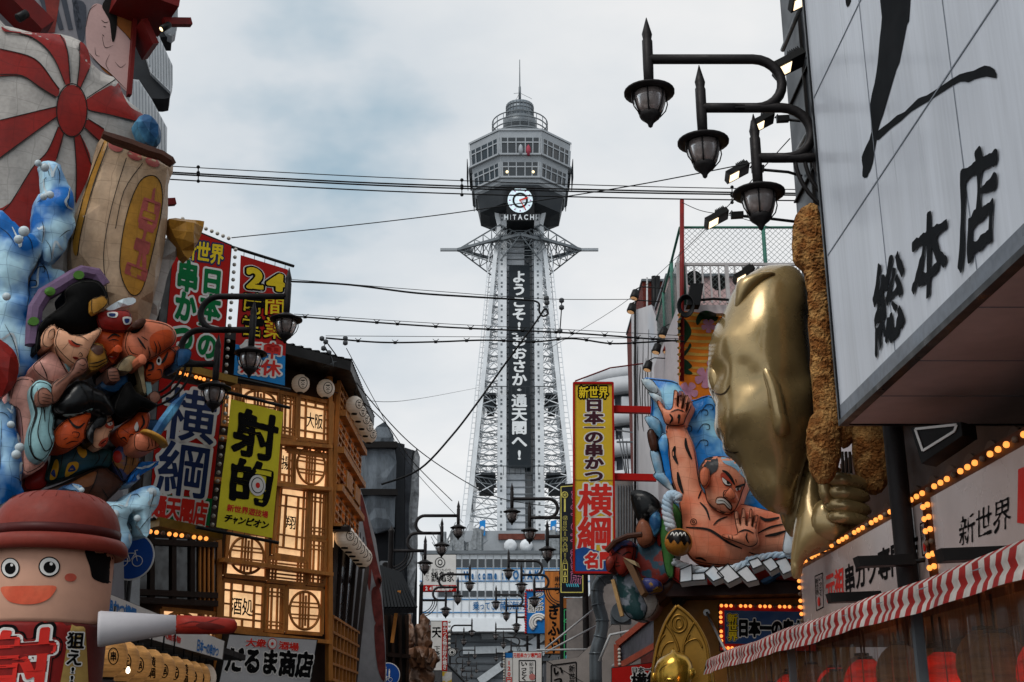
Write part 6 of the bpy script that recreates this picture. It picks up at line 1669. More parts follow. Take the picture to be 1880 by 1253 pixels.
for pts, wd in (([(780, 880), (820, 865), (870, 885)], 3), ([(830, 880), (825, 910), (840, 940)], 3), ([(765, 805), (782, 803)], 1.5), ([(802, 795), (818, 795)], 1.5), ([(840, 797), (857, 797)], 1.5), ([(868, 820), (884, 822)], 1.5), ([(725, 895), (730, 915)], 1.5), ([(745, 893), (748, 918)], 1.5)): ink(m, s_, zs_(*pts), wd, .012)
m.build('ink', INK, h2o)
# rope, paper streamers, bun ball, robe
def rope(pts, r, lf, name):
    P = [SPl.at(x, y, lf) for x, y in cat(zs_(*pts), 8, False)]
    for ph in range(3):
        m = MB(); Q = []
        for i, p in enumerate(P):
            d = (P[min(i + 1, len(P) - 1)] - P[max(i - 1, 0)]).normalized(); a_ = d.cross(SPl.n).normalized(); b_ = SPl.n
            t = i * .75 + ph * 2.094; Q.append(p + (a_ * math.cos(t) + b_ * math.sin(t)) * r * .55)
        m.tube(Q, r * .62, 7); m.build(name, mat('rope_white', '#d3d6d8', .6, var=.2, col2='#a9c0d2'), su)
rope([(418, 1045), (500, 1075), (620, 1100), (740, 1085), (835, 1050)], .06, .62, 'rope')
rope([(405, 860), (385, 780), (385, 700), (410, 672), (448, 690)], .09, .7, 'rope')
rope([(830, 1035), (900, 1020), (1000, 1005), (1100, 1015)], .05, .6, 'rope')
spart('green_robe', zs_((340, 880), (362, 760), (400, 700), (455, 760), (465, 860), (440, 960), (420, 1040), (412, 1130), (372, 1100)), nb('robe_green', '#3d6b34', seams=.2), .35, .5, .08)
spart('red_sash', zs_((418, 1050), (640, 1120), (830, 1045), (1000, 1010), (1200, 1020), (1200, 1150), (1000, 1140), (820, 1160), (450, 1165)), NB['red'], .25, .25, .12)
spart('blue_sash', zs_((900, 1150), (960, 1120), (1030, 1090), (1100, 1020), (1120, 1030), (1020, 1110), (930, 1160)), NB['dblue'], .45, .4, .08)
paperw = mat('streamer_white', '#dedee0', .55, var=.08, col2='#cfdbe4')
for q in (((455, 1088), (520, 1060), (522, 1150), (452, 1160)), ((522, 1110), (592, 1105), (596, 1145), (520, 1150)), ((590, 1105), (640, 1062), (700, 1130), (640, 1155)), ((662, 1105), (722, 1055), (792, 1130), (722, 1165)), ((770, 1100), (828, 1065), (892, 1145), (830, 1160)), ((838, 1040), (890, 1020), (920, 1060), (862, 1085)), ((912, 1045), (965, 1018), (1010, 1070), (960, 1100)), ((985, 1040), (1048, 1018), (1090, 1090), (1030, 1115)), ((1075, 1065), (1130, 1035), (1180, 1100), (1130, 1135))):
    pf = SPl.moved(.75); P = qpx(pf, zs_(*q)); o = MB().prism(P, -SPl.n * .2 + Vector((0, 0, -.06))).build('streamer', paperw, su)
    m = MB()
    for i in range(4): m.bar(P[i] + SPl.n * .005, P[(i + 1) % 4] + SPl.n * .005, .018, SPl.n, .006)
    m.build('ink_outline', INK, o)
c = SPl.at(*zs_((445, 935))[0], .9); r_ = 74 / 3.055 / F * 21.5
mb = MB().ball(c, r_, 18); o = mb.build('batter_ball', mat('batter', '#a86a25', .4, var=.25, coat=.3), su); s_ = Surf(mb); m = MB()
mark(m, s_, zs_((376, 915), (400, 875), (445, 863), (490, 878), (515, 925), (508, 950), (495, 930), (478, 955), (460, 925), (440, 945), (420, 920), (400, 940), (385, 915)), .008, 3, 3); m.build('sauce', mat('sauce', '#120c0a', .3), o)
m = MB()
for k_ in range(4): ink(m, s_, zs_((400 + k_ * 22, 895), (412 + k_ * 22, 880), (420 + k_ * 22, 900)), 2, .012)
m.build('flakes', EYEW, o)
spart('paper_fan', zs_((1045, 870), (1062, 850), (1090, 985), (1030, 988)), paperw, .85, .3, .06)
# ------------------------------------------------------------------ smaller sculpture beside it
s2 = thing('fisherman_float', 'smaller painted sculpture of a red faced man with a wooden mallet and bright robes', 'sculpture', SPl.at(1170, 1130))
def q2(name, pts, m_, lf, k=.6, cell=.06): return spart(name, zs_(*pts), m_, lf, k, cell, .25, True, s2, 1.3)
q2('robe', ((180, 985), (230, 930), (300, 900), (360, 960), (420, 1010), (420, 1120), (330, 1190), (250, 1200), (215, 1100)), nb('robe_mix', '#7d2a22', col2='#2f4f5f', c2at=(.48, .52), scale=5), .2)
q2('robe', ((75, 1140), (130, 1110), (210, 1110), (245, 1240), (270, 1300), (240, 1370), (170, 1360), (120, 1290)), nb('robe_teal', '#28494b', col2='#8a8f98', c2at=(.5, .56), scale=6), .25)
q2('robe', ((200, 1240), (280, 1200), (330, 1260), (300, 1340), (240, 1360)), nb('robe_pink', '#8a5a52', col2='#b0a59c'), .15)
fb, fo = q2('red_face', ((58, 950), (110, 920), (180, 932), (195, 990), (160, 1090), (120, 1122), (88, 1085), (58, 1010)), nb('red_skin', '#9c2f22'), .5, .7)
m = MB(); s_ = Surf(fb)
for pts, wd in (([(70, 1010), (90, 990), (120, 1000)], 2.6), ([(130, 1010), (160, 990), (180, 995)], 2.6), ([(100, 1010), (95, 1045), (115, 1050)], 1.6), ([(90, 1070), (120, 1065)], 2)): ink(m, s_, zs_(*pts), wd, .014)
m.build('ink', INK, fo)
q2('head_band', ((62, 955), (100, 922), (175, 925), (190, 950), (130, 960), (75, 1000)), nb('band', '#3c4270', col2='#8a3030', c2at=(.5, .54), scale=8), .68)
m = MB().tube([SPl.at(x, y, .8) for x, y in zs_((40, 985), (90, 930), (160, 900), (240, 890))], .05, 7, sm=False); m.build('staff', NB['brown'], s2)
m = MB(); P = qpx(SPl, zs_((133, 1030), (180, 1042), (256, 1215), (235, 1235)), .95); m.prism(P, -SPl.n * .35); m.build('mallet', nb('mallet', '#6b4a2c', seams=0), s2)
m = MB(); P = qpx(SPl, zs_((133, 1018), (200, 1040), (212, 1068), (180, 1052)), .97); m.prism(P, -SPl.n * .3); m.build('mallet_end', nb('mallet_end', '#b39a72', seams=0), s2)
q2('hair_knot', ((175, 655), (262, 648), (332, 700), (335, 760), (275, 800), (250, 860), (205, 790)), NB['helm'], .4)
q2('raised_arm', ((205, 850), (240, 800), (290, 850), (300, 930), (240, 960), (210, 920)), nb('arm_tan', '#8a5138'), .5)
q2('sleeve', ((280, 800), (330, 760), (345, 850), (300, 900)), NB['dblue'], .45)
q2('cloth', ((330, 780), (360, 730), (372, 850), (340, 960), (320, 900)), NB['red'], .3)
q2('purse', ((215, 1150), (270, 1130), (330, 1150), (325, 1200), (230, 1215)), nb('purse', '#a57a2c', col2='#3a3f7a', c2at=(.5, .53), scale=6), .6)
q2('hand', ((35, 1040), (60, 1010), (90, 1040), (75, 1080), (45, 1100)), nb('red_hand', '#8f2f22'), .6)
q2('hull', ((230, 1200), (420, 1110), (440, 1180), (330, 1290), (270, 1310)), NB['brown'], .05)
m = MB(); m.bar(SPl.at(*zs_((78, 1145))[0], .55), SPl.at(*zs_((130, 1350))[0], .55), .06, SPl.n, .1); m.build('board_edge', nb('board', '#b08a58', seams=0), s2)
# ------------------------------------------------------------------ right: shop front below the wrestler
za = Z(1100, 1000, 4.476)
UP = SPl.moved(-.62)
us = thing('ochre_shop', 'ochre walled shop front beneath the wrestler sculpture', 'building', UP.at(1350, 1400))
MB().prism(qpx(UP, [(1200, 1040), (1560, 1030), (1560, 1500), (1200, 1500)]), -UP.n * 2.5).build('wall', mat('ochre_wall', '#8a5a22', .6, var=.35, scale=1.5), us)
m = MB().prism(qpx(UP, [(1190, 1072), (1560, 1068), (1560, 1088), (1190, 1096)], .75), -UP.n * .74); m.build('eave', mat('eave_dark', '#2a1410', .6, var=.3), us)
m = MB()
m.bar(UP.at(*za((740, 410))[0], .05), UP.at(*za((930, 405))[0], .05), .02, UP.n, .03)
m.build('conduit', dbox, us)
p = UP.at(*za((660, 450))[0], .3); m = MB(); m.lathe([(.1, -.1), (.12, 0), (.09, .12)], p, 12, ax=(-.5, -.6, -.6)); m.bar(p, UP.at(*za((720, 430))[0], 0), .03)
o = m.build('wall_spotlight', MATS['lamp_black'], None); tag(o, 'round black spotlight on the ochre wall above the gold arch', 'spotlight')
BLp = UP.moved(.18)
t, f = board('bulb_sign', 'blue shop sign with black lettering in a red frame of round bulbs', BLp, za((975, 488), (1790, 505), (1790, 880), (985, 875)), RED, .2)
MB().prism(qpx(BLp, za((1028, 542), (1780, 556), (1780, 822), (1035, 815)), .006), BLp.n * .004).build('panel', mat('sign_blue_night', '#0c3566', .4, var=.15), f)
write(f, BLp, za((1055, 568), (1140, 572), (1140, 792), (1058, 790)), '新世界', [(.13, WHT, 'lettering_outline'), (.1, BLK, 'lettering_edge'), (.03, SYEL, 'lettering')], off=.014)
write(f, BLp, za((1140, 612), (1790, 622), (1790, 762), (1140, 755)), '日本一の串かつ', [(.13, WHT, 'lettering_outline'), (.07, BLK, 'lettering')], False, off=.014)
bulb_row(t, BLp.at(*za((985, 502))[0], .03), BLp.at(*za((1790, 516))[0], .03), 20, .03); bulb_row(t, BLp.at(*za((998, 540))[0], .03), BLp.at(*za((1006, 850))[0], .03), 8, .03); bulb_row(t, BLp.at(*za((1010, 850))[0], .03), BLp.at(*za((1110, 852))[0], .03), 3, .03)
m = MB().tube([UP.at(*za((885, 560))[0], .02), UP.at(*za((1040, 880))[0], 1.0)], .025, 8); m.lathe([(.06, 0), (.06, .04)], UP.at(*za((885, 560))[0]), 10, ax=UP.n)
o = m.build('awning_strut', mat('strut_grey', '#9c9a98', .4, .3), None); tag(o, 'pale slanting strut on the ochre wall left of the blue sign', 'strut')
# gold throne arch and figure
TP = facing(1255, 1190, 18.6, -.2, -.98)
th = thing('gold_throne', 'gold pointed arch throne back with ring and curved tracery', 'throne', TP.at(1255, 1500))
gold2 = mat('gold_satin', '#8a6426', .32, .55, var=.2, scale=2)
arch = za((640, 498), (735, 575), (820, 680), (890, 830), (930, 1000), (945, 1140), (950, 1500), (425, 1500), (432, 1140), (445, 1000), (475, 830), (545, 640))
m = MB().prism(qpx(TP, arch), TP.n * -.45); m.build('back', gold2, th)
def trace(pts, r, off=.02, closed=False): return MB().tube([TP.at(x, y, off) for x, y in cat(za(*pts), 6, closed)], r, 6, closed=closed).build('tracery', gold2, th)
trace(((436, 1140), (448, 1000), (480, 830), (550, 640), (640, 505)), .03); trace(((640, 505), (735, 580), (818, 685), (885, 830), (905, 1000), (915, 1140)), .03)
c_ = za((655, 650))[0]
for r_ in (62, 30): trace([(655 + r_ * math.cos(t), 650 + (r_ + 10) * math.sin(t)) for t in np.linspace(0, 2 * math.pi, 13)[:-1]], .018, .02, True)
trace(((540, 650), (600, 730), (640, 820), (655, 880)), .02); trace(((690, 880), (695, 820), (730, 730), (780, 640)), .02)
trace(((500, 800), (515, 770), (540, 740)), .014); trace(((470, 850), (480, 920), (500, 940)), .014); trace(((500, 930), (520, 860), (560, 810), (610, 800)), .014); trace(((735, 800), (730, 770), (745, 740)), .014); trace(((690, 900), (700, 830), (745, 790), (810, 780), (850, 850)), .014)
gf = thing('gold_figure', 'small gold seated figure with a pointed bald head before the gold arch', 'statue', TP.at(1240, 1500, .6))
GFp = TP.moved(.55)
gold3 = mat('gold_bright', '#a8812f', .2, .75, var=.15, scale=2)
mb = puff(GFp, za((608, 845), (628, 872), (660, 892), (710, 905), (750, 945), (768, 1000), (772, 1060), (760, 1140), (740, 1200), (700, 1250), (600, 1280), (520, 1250), (470, 1190), (448, 1100), (452, 1030), (480, 960), (530, 915), (575, 890), (598, 868)), 1.0, 0, cell=.035, sm=True, both=True)
o = mb.build('head', gold3, gf); s_ = Surf(mb)
puff(GFp, za((705, 1040), (730, 1018), (780, 1022), (792, 1060), (775, 1100), (740, 1115), (712, 1090)), .7, .1, cell=.025, sm=True, both=True).build('ear', gold3, gf)
puff(GFp, za((430, 1080), (450, 1050), (465, 1080), (462, 1130), (440, 1120)), .7, .1, cell=.025, sm=True, both=True).build('ear', gold3, gf)
puff(GFp, za((545, 1110), (570, 1095), (610, 1100), (615, 1118), (580, 1125)), .6, .33, cell=.02, sm=True, both=True).build('eyelid', gold3, gf)
puff(GFp, za((430, 1290), (500, 1260), (620, 1270), (740, 1240), (800, 1300), (820, 1700), (400, 1700)), .8, -.05, cell=.08, sm=True, both=True).build('body', gold3, gf)
m = MB(); ink(m, s_, za((490, 1050), (520, 1010), (560, 985)), 1.2, .006); ink(m, s_, za((535, 1118), (570, 1095), (615, 1115)), 1.6, .006); m.build('eye_line', MATS['gold_shade'], o)
# lower right clutter: red box sign, framed window, pipe, rails
RB = facing(1160, 1235, 22, -.1, -1)
t, f = board('box_sign', 'red box sign with white edged black lettering left of the gold figure', RB, za((100, 1012), (455, 965), (460, 1500), (100, 1500)), RED, .6)
write(f, RB, za((265, 1010), (470, 1000), (470, 1048), (268, 1055)), '日本一の', [(.13, WHT, 'lettering_outline'), (.03, BLK, 'lettering')], False)
write(f, RB, za((262, 1055), (520, 1045), (520, 1180), (262, 1190)), '横綱', [(.1, WHT, 'lettering_outline'), (.035, BLK, 'lettering')], False, n=64)
FP_ = facing(1170, 1170, 24, -.6, -.8)
t = thing('framed_panel', 'slanted red framed window panel edged with small bulbs beside the gold arch', 'window', FP_.at(1170, 1230))
P = qpx(FP_, za((155, 822), (500, 535), (505, 810), (160, 1010)))
MB().prism(P, -FP_.n * .1).build('pane', mat('pane_dim', '#4d4c55', .25, var=.6, scale=3, stretch=(1, 1, .2)), t)
m = MB()
for i in range(4): m.bar(P[i] + FP_.n * .02, P[(i + 1) % 4] + FP_.n * .02, .11, FP_.n, .1)
m.build('frame', mat('frame_salmon', '#9a4a38', .5, var=.3), t)
bulb_row(t, FP_.at(*za((165, 850))[0], .08), FP_.at(*za((168, 1000))[0], .08), 5, .035, False); bulb_row(t, FP_.at(*za((488, 560))[0], .08), FP_.at(*za((492, 640))[0], .08), 3, .035, False)
duct = mat('duct_grey', '#5e6468', .4, .5, var=.25, scale=3)
m = MB(); D = [at(x, y, 29) for x, y in cat([(1094, 1255), (1094, 1200), (1102, 1170), (1106, 1140), (1098, 1110), (1096, 1085), (1104, 1066), (1124, 1060), (1150, 1058)], 5, False)]
m.tube(D, .15, 12)
for i in range(0, len(D), 5): d = (D[min(i + 1, len(D) - 1)] - D[max(i - 1, 0)]).normalized(); m.lathe([(.165, -.02), (.165, .02)], D[i], 12, ax=d)
o = m.build('air_duct', duct, None); tag(o, 'grey bent air duct rising beside the yellow sign', 'duct')
m = MB(); c = at(1122, 1125, 27.5); m.obox(c, (.45, 0, 0), (0, .3, 0), (0, 0, -.25)); m.lathe([(.23, -.15), (.23, .15)], c + Vector((.225, 0, 0)), 14, ax=(0, 1, 0))
o = m.build('vent_hood', duct, None); tag(o, 'grey rounded vent hood next to the bent air duct', 'vent')
for lab, pts in (('white rail rising to the slanted red framed window', ((1124, 1224), (1205, 1165))), ('white bent handrail left of the slanted red framed window', ((1100, 1214), (1120, 1166), (1165, 1157))), ('white pole slanting across in front of the green neon board', ((1000, 1192), (1104, 1108))), ('second white pole slanting before the green neon board, the lower one', ((1002, 1198), (1112, 1140))), ('thin white horizontal pole above the white menu sign', ((985, 1194), (1118, 1192)))):
    m = MB().tube([at(x, y, 26 if pts[0][0] > 1050 else 34) for x, y in pts], .028, 6); o = m.build('white_rail', mat('rail_white', '#b5b5b5', .5), None); tag(o, lab, 'rail')
# ------------------------------------------------------------------ the building with the flower mural and roof fence
MY = 25.0
MPl = Pl((4, MY, 6), (0, -1, 0)); MX = at(1245, 560, MY).x
mb_ = thing('mural_house', 'pale building with an orange flower mural and a fenced roof terrace', 'building', (MX, MY, 0))
pale = mat('pale_render', '#b9b0b2', .6, var=.2, scale=1)
zroof = MPl.at(1250, 560).z
MB().box((MX, MY, 0), (MX + 10, MY + 7, zroof)).build('wall', pale, mb_)
MB().box((MX + .2, MY + 3, zroof + .001), (MX + 10, MY + 6, at(1262, 507, MY + 3).z)).build('penthouse', mat('pink_render', '#b79a97', .6, var=.2), mb_)
MB().box((MX + .15, MY + 2.9, at(1262, 510, MY + 3).z), (MX + 10, MY + 6, at(1262, 505, MY + 3).z)).build('coping', steel_d, mb_)
SWn = Pl((MX, 28, 6), (-1, 0, 0))
mq = [(1246, 571), (1335, 578), (1335, 760), (1247, 752)]
m = MB().prism(qpx(MPl, mq, .05), (0, .045, 0)); fm = m.build('flower_mural', mat('mural_orange', '#dc7618', .6, var=.1), mb_); fs_ = Surf(m)
zm = Z(1140, 360, 3.482)
m = MB()
for k in range(10): 
    y = 755 + k * 42; mark(m, fs_, zm((365, y), (430, y - 8 + k % 3 * 5), (520, y), (650, y - 5), (650, y + 14), (520, y + 18), (430, y + 12 - k % 2 * 5), (365, y + 16)), .008, 3, 8)
m.build('painted_cloud', mat('mural_yellow', '#d3a24a', .6), fm)
m = MB()
for pts in (((366, 790), (400, 780), (440, 830), (450, 880), (420, 930), (400, 960), (385, 940), (366, 880)), ((510, 740), (560, 735), (620, 760), (610, 800), (560, 795), (520, 790), (490, 830), (480, 790)), ((380, 1010), (420, 980), (440, 940), (450, 960), (420, 1010), (385, 1040)), ((372, 1030), (420, 1050), (455, 1090), (420, 1110), (390, 1080)), ((380, 1090), (430, 1110), (460, 1140), (400, 1135))): mark(m, fs_, zm(*pts), .012, 4, 8)
m.build('painted_leaf', mat('mural_leaf', '#173a1e', .6, var=.3), fm)
m = MB()
for cx, cy, r_ in ((540, 1160, 60), (430, 1250, 55), (600, 1060, 45), (560, 830, 40)):
    for k in range(5):
        t = k * 1.2566 + .3; mark(m, fs_, zm((cx, cy), (cx + r_ * math.cos(t - .45), cy + r_ * math.sin(t - .45)), (cx + r_ * 1.15 * math.cos(t), cy + r_ * 1.15 * math.sin(t)), (cx + r_ * math.cos(t + .45), cy + r_ * math.sin(t + .45))), .014, 3, 5)
m.build('painted_blossom', mat('mural_pink', '#c98ba3', .6), fm)
grail = mat('fence_green', '#3b6b5d', .5, var=.2); mesh_m = mat('chain_link', '#6f7a78', .5, .3)
fz0, fz1 = zroof, at(1258, 418, MY).z
fx1 = MX + 6
fe = thing('roof_fence', 'green framed chain link fence on the roof of the mural house', 'fence', (MX + .15, MY, zroof))
m = MB(); 
for x in (MX + .15, MX + 2.0, MX + 3.9): m.tube([(x, MY, fz0), (x, MY, fz1)], .045, 8)
m.tube([(MX + .15, MY, fz1), (fx1, MY, fz1)], .03, 6)
for y in (MY + 1.6, MY + 3.2, MY + 4.8, MY + 6.4): m.tube([(MX + .12, y, fz0), (MX + .12, y, fz1 - (y - MY) * .12)], .045, 8)
m.tube([(MX + .12, MY, fz1), (MX + .12, MY + 6.4, fz1 - .77)], .03, 6)
m.build('frame', grail, fe)
m = MB(); s = .13; H = fz1 - fz0; W = fx1 - MX - .15
def diag(W, H, P):
    k = -H
    while k < W:
        for fl_ in (0, 1):
            a0, a1 = max(k, 0), min(k + H, W)
            if a1 - a0 < .02: continue
            z0, z1 = a0 - k, a1 - k
            if fl_: z0, z1 = H - z0, H - z1
            m.tube([P(a0, z0), P(a1, z1)], .0055, 3, cap=False)
        k += s
diag(W, H, lambda a, z: Vector((MX + .15 + a, MY, fz0 + z)))
diag(6.4, H - .5, lambda a, z: Vector((MX + .12, MY + a, fz0 + z)))
m.build('mesh', mesh_m, fe)
m = MB(); zr_ = at(1250, 489, MY).z
m.bar((MX - .05, MY - .1, zr_), (MX + 4, MY - .1, zr_), .06, (0, 0, 1))
for k in range(22): m.bar((MX + .02 + k * .18, MY - .1, fz0), (MX + .02 + k * .18, MY - .1, zr_), .035 if k % 6 else .08)
o = m.build('roof_railing', mat('railing_pale', '#b3aead', .5, var=.2), None); tag(o, 'pale metal railing in front of the roof fence', 'railing')
m = MB().tube([at(1252, 368, MY - .2), at(1252, 700, MY - .2)], .05, 8); o = m.build('red_pole', mat('pole_red', '#7a1a16', .5, var=.3), None); tag(o, 'tall thin red pole at the corner of the roof fence', 'pole')
for i, (px, py) in enumerate(((1275, 513), (1321, 520))):
    m = MB().lathe([(.02, -.2), (.15, -.18), (.19, .1), (.17, .14)], at(px, py, MY + .8), 14, ax=(-.3, -.9, -.2)); m.bar(at(px, py, MY + .9), at(px, py + 25, MY + .9), .05)
    o = m.build('roof_spotlight', MATS['lamp_black'], None); tag(o, ('left' if i == 0 else 'right') + ' of the two round black spotlights behind the pale roof railing', 'spotlight')
m = MB()
for k in range(6): m.tube([at(1259 + (10 + k) * math.cos(t), 562 + (13 + k * 1.5) * math.sin(t), MY - .4 - k * .03) for t in np.linspace(0, 2 * math.pi, 20)[:-1]], .018, 5, closed=True)
m.obox(at(1262, 560, MY - .5), (.28, 0, 0), (0, .3, 0), (.1, 0, .5)); m.tube([at(1278, 552, MY - .4), at(1310, 549, MY - .4), at(1350, 552, MY - .4)], .03, 6)
o = m.build('cable_coil', mat('cable_black', '#0e0e0f', .5), None); tag(o, 'coiled black cables and junction box in front of the flower mural', 'cable')
# brick chimney block and printed side sheets further along
BX = at(1180, 513, 32).x
t = thing('brick_tower', 'narrow red brick block with black hoses behind the mural house', 'building', (BX, 32.1, 0))
MB().box((BX, 32.1, 0), (BX + 6, 37, at(1180, 515, 32).z)).build('wall', mat('brick_red', '#6f2f26', .8, var=.5, scale=8), t)
MB().box((BX - .03, 32.05, at(1180, 515, 32).z), (BX + 6, 37, at(1180, 511, 32).z)).build('coping', steel_d, t)
for x in (1201, 1207): MB().tube([at(x, 508, 31.95), at(x, 600, 31.95)], .08, 8).build('hose', MATS['cable_black'], t)
MB().tube([at(1188, 510, 31.9), at(1188, 640, 31.9)], .025, 6).build('pipe', mat('rail_white', '#b5b5b5', .5), t)
sheet = mat('side_sheet', '#c4c3c6', .6, var=.2, scale=1, col2='#9db2c4', c2at=(.52, .62), stretch=(1, 1, .15))
SH = facing(1180, 800, 30, -.5, -.87)
t = thing('printed_sheet', 'tall white printed sheet with faint blue streaks right of the yellow sign', 'hoarding', SH.at(1180, 1060))
m = MB().prism(qpx(SH, [(1159, 572), (1196, 560), (1245, 690), (1245, 1060), (1165, 1060)]), -SH.n * .15); m.build('panel', sheet, t); s_ = Surf(m)
m = MB()
for k in range(7): x = 1166 + k * 5; ink(m, s_, [(x, 600 + k * 37 % 90), (x - 2, 680 + k * 53 % 80), (x + 1, 760 + k * 31 % 60)], 1.5, .01)
m.build('ink', INK, t)
m = MB(); m.tube([SH.at(1166, 560, .1), SH.at(1166, 1000, .1)], .03, 6); m.build('pipe', dbox, t)
wl = ((1166, 541), (1160, 566), (1206, 640), (1190, 672), (1218, 610), (1226, 640))
for i, (px, py) in enumerate(wl):
    p = at(px, py, 27.5); m = MB(); m.lathe([(.03, .14), (.09, .1), (.11, -.1), (.1, -.12)], p, 10, ax=(.3, .2, 1)); m.tube([p + Vector((0, 0, .12)), p + Vector((.15, 0, .2)), p + Vector((.7, .1, .2))], .015, 5)
    o = m.build('wall_spotlight', MATS['lamp_black'] if i != 5 else brick_r, None)
    tag(o, ['topmost small spotlight beside the brick block', 'second small spotlight beside the brick block, below the top one', 'small spotlight above the blue wave crest, on the white side wall', 'lowest small spotlight above the blue wave crest', 'small black spotlight left of the flower mural under the cables', 'small red spotlight left of the flower mural'][i], 'spotlight', 'small spotlights on the white side wall')
    MB().lathe([(.085, -.125), (.02, -.13)], p, 10, ax=(.3, .2, 1)).build('lens', mat('lens_warm', '#d9a775', .3, emit=.5), o)
# curved apartment block far behind
AC = at(1195, 760, 75)
t = thing('curved_apartments', 'pale curved apartment block with ribbon balconies behind the yellow sign', 'building', (AC.x, 80, 0))
ra = 132 / F * 78
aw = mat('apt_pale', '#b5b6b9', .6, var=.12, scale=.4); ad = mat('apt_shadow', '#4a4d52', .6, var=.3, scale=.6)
def az(py): return at(1120, py, 75 - ra * .5).z
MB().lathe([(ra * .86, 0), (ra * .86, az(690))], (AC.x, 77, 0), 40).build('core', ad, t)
for py in (690, 748, 805, 862, 920): MB().lathe([(ra * .85, az(py + 28)), (ra, az(py + 28)), (ra, az(py)), (ra * .97, az(py)), (ra * .97, az(py + 24)), (ra * .85, az(py + 24))], (AC.x, 77, 0), 40).build('balcony', aw, t)
MB().lathe([(ra * .7, az(690)), (ra * .95, az(690) + .02), (ra * .95, az(672)), (ra * .93, az(672) + .05)], (AC.x, 77, 0), 40).build('roof', aw, t)
m = MB()
for py in (690, 748, 805, 862):
    for k in range(7): q = math.pi * (1.0 + k * .09); m.box((AC.x + ra * .88 * math.cos(q) - .3, 77 + ra * .88 * math.sin(q) - .3, az(py + 56)), (AC.x + ra * .88 * math.cos(q) + .3, 77 + ra * .88 * math.sin(q) + .3, az(py + 36)))
m.build('window_bays', aw, t)
# plain service wall below it
SV = facing(1150, 960, 36, -.2, -1)
t = thing('service_building', 'drab beige building wall with pipes between the yellow sign and the sculptures', 'building', SV.at(1150, 1400))
MB().prism(qpx(SV, [(1090, 880), (1260, 860), (1260, 1500), (1040, 1500), (1040, 1100), (1090, 1095)]), -SV.n * 3).build('wall', mat('beige_wall', '#8c8480', .6, var=.35, scale=.8), t)
m = MB()
for k in range(6): m.bar(SV.at(1134 + k * 5, 890, .05), SV.at(1134 + k * 5, 1060, .05), .025, SV.n, .05)
m.bar(SV.at(1132, 812, .3), SV.at(1165, 812, .3), .05, SV.n); m.bar(SV.at(1132, 790, .3), SV.at(1165, 795, .3), .04, SV.n)
for a_, b_ in (((1136, 800), (1150, 880)), ((1142, 800), (1152, 880)), ((1150, 810), (1154, 870))): m.tube([SV.at(*a_, .3), SV.at(*b_, .3)], .02, 5)
m.build('pipe', steel_d, t)
# ------------------------------------------------------------------ the tall yellow sign
YS = facing(1090, 880, 28, -.08, -1)
zy = Z(1020, 660, 2.113)
t, f = board('tall_sign', 'tall yellow sign in a red frame with maroon and big red characters', YS, [(1052, 702), (1126.5, 702), (1130, 1053), (1052, 1053)], mat('yellow_sign', '#c7a520', .4, var=.08), .35)
m = MB(); P = qpx(YS, [(1053.5, 703.5), (1125, 703.5), (1128.5, 1051.5), (1053.5, 1051.5)], .01)
for i in range(4): m.bar(P[i], P[(i + 1) % 4], .05, YS.n, .06)
m.build('frame', RED, t)
MB().prism(qpx(YS, zy((76, 738), (110, 728), (170, 745), (228, 735), (231, 822), (76, 822)), .006), YS.n * .003).build('blue_band', mat('band_blue', '#114a8f', .4), f)
write(f, YS, zy((90, 104), (205, 104), (204, 152), (90, 152)), '新世界', [(.15, BLK, 'lettering_outline'), (.02, SYEL, 'lettering')], False)
write(f, YS, zy((112, 154), (186, 154), (186, 478), (112, 478)), '日本一の串かつ', [(.12, WHT, 'lettering_outline'), (.05, MAR, 'lettering')], adv=[1, 1, .5, 1, 1, 1, 1])
write(f, YS, zy((90, 482), (220, 482), (218, 738), (84, 738)), '横綱', [(.075, WHT, 'lettering_outline'), (.025, BRED, 'lettering')], n=84)
write(f, YS, zy((112, 748), (226, 744), (228, 808), (112, 812)), '名門', [(.12, WHT, 'lettering_outline'), (.05, BRED, 'lettering')], False, off=.014)
MB().bar(YS.at(1054, 881.5, .012), YS.at(1127, 882, .012), .008, YS.n, .006).build('joint', dbox, f)
for y in (752, 876): MB().bar(YS.at(1125, y, -.2), YS.at(1205, y + 2, -.2), .16, YS.n, .16).build('bracket', RED, t)
m = MB().tube([YS.at(1056, 700, -.1), YS.at(1120, 676, -.3), YS.at(1180, 668, -1)], .02, 5); m.build('stay', brick_r, t)
# ------------------------------------------------------------------ boards further down the right side
NS = facing(1049, 990, 33, -.2, -1)
nd = mat('neon_board', '#161a24', .4, var=.2); ny = mat('neon_yellow', '#c9bd62', .5, emit=.12); npk = mat('neon_pink', '#b56a8c', .5, emit=.12); nc = mat('neon_cyan', '#4aa9bd', .5, emit=.15); ng = mat('neon_green', '#3fae6a', .5, emit=.2)
t, f = board('neon_sign', 'dark vertical sign with yellow and pink outlined letters left of the yellow sign', NS, [(1027, 890), (1072, 886), (1072, 1094), (1027, 1094)], nd, .3)
m = MB(); P = qpx(NS, [(1030, 894), (1070, 891), (1070, 1088), (1030, 1088)], .008)
for i in range(4): m.bar(P[i], P[(i + 1) % 4], .025, NS.n, .006)
m.tube([NS.at(1037 + 5.5 * math.cos(q), 909 + 5.5 * math.sin(q), .01) for q in np.linspace(0, 6.28, 16)[:-1]], .014, 5, closed=True)
for k in range(3): q = k * 1.047; m.bar(NS.at(1037 + 5 * math.cos(q), 909 + 5 * math.sin(q), .01), NS.at(1037 - 5 * math.cos(q), 909 - 5 * math.sin(q), .01), .016, NS.n, .006)
m.bar(NS.at(1037, 916, .01), NS.at(1037, 940, .01), .05, NS.n, .006)
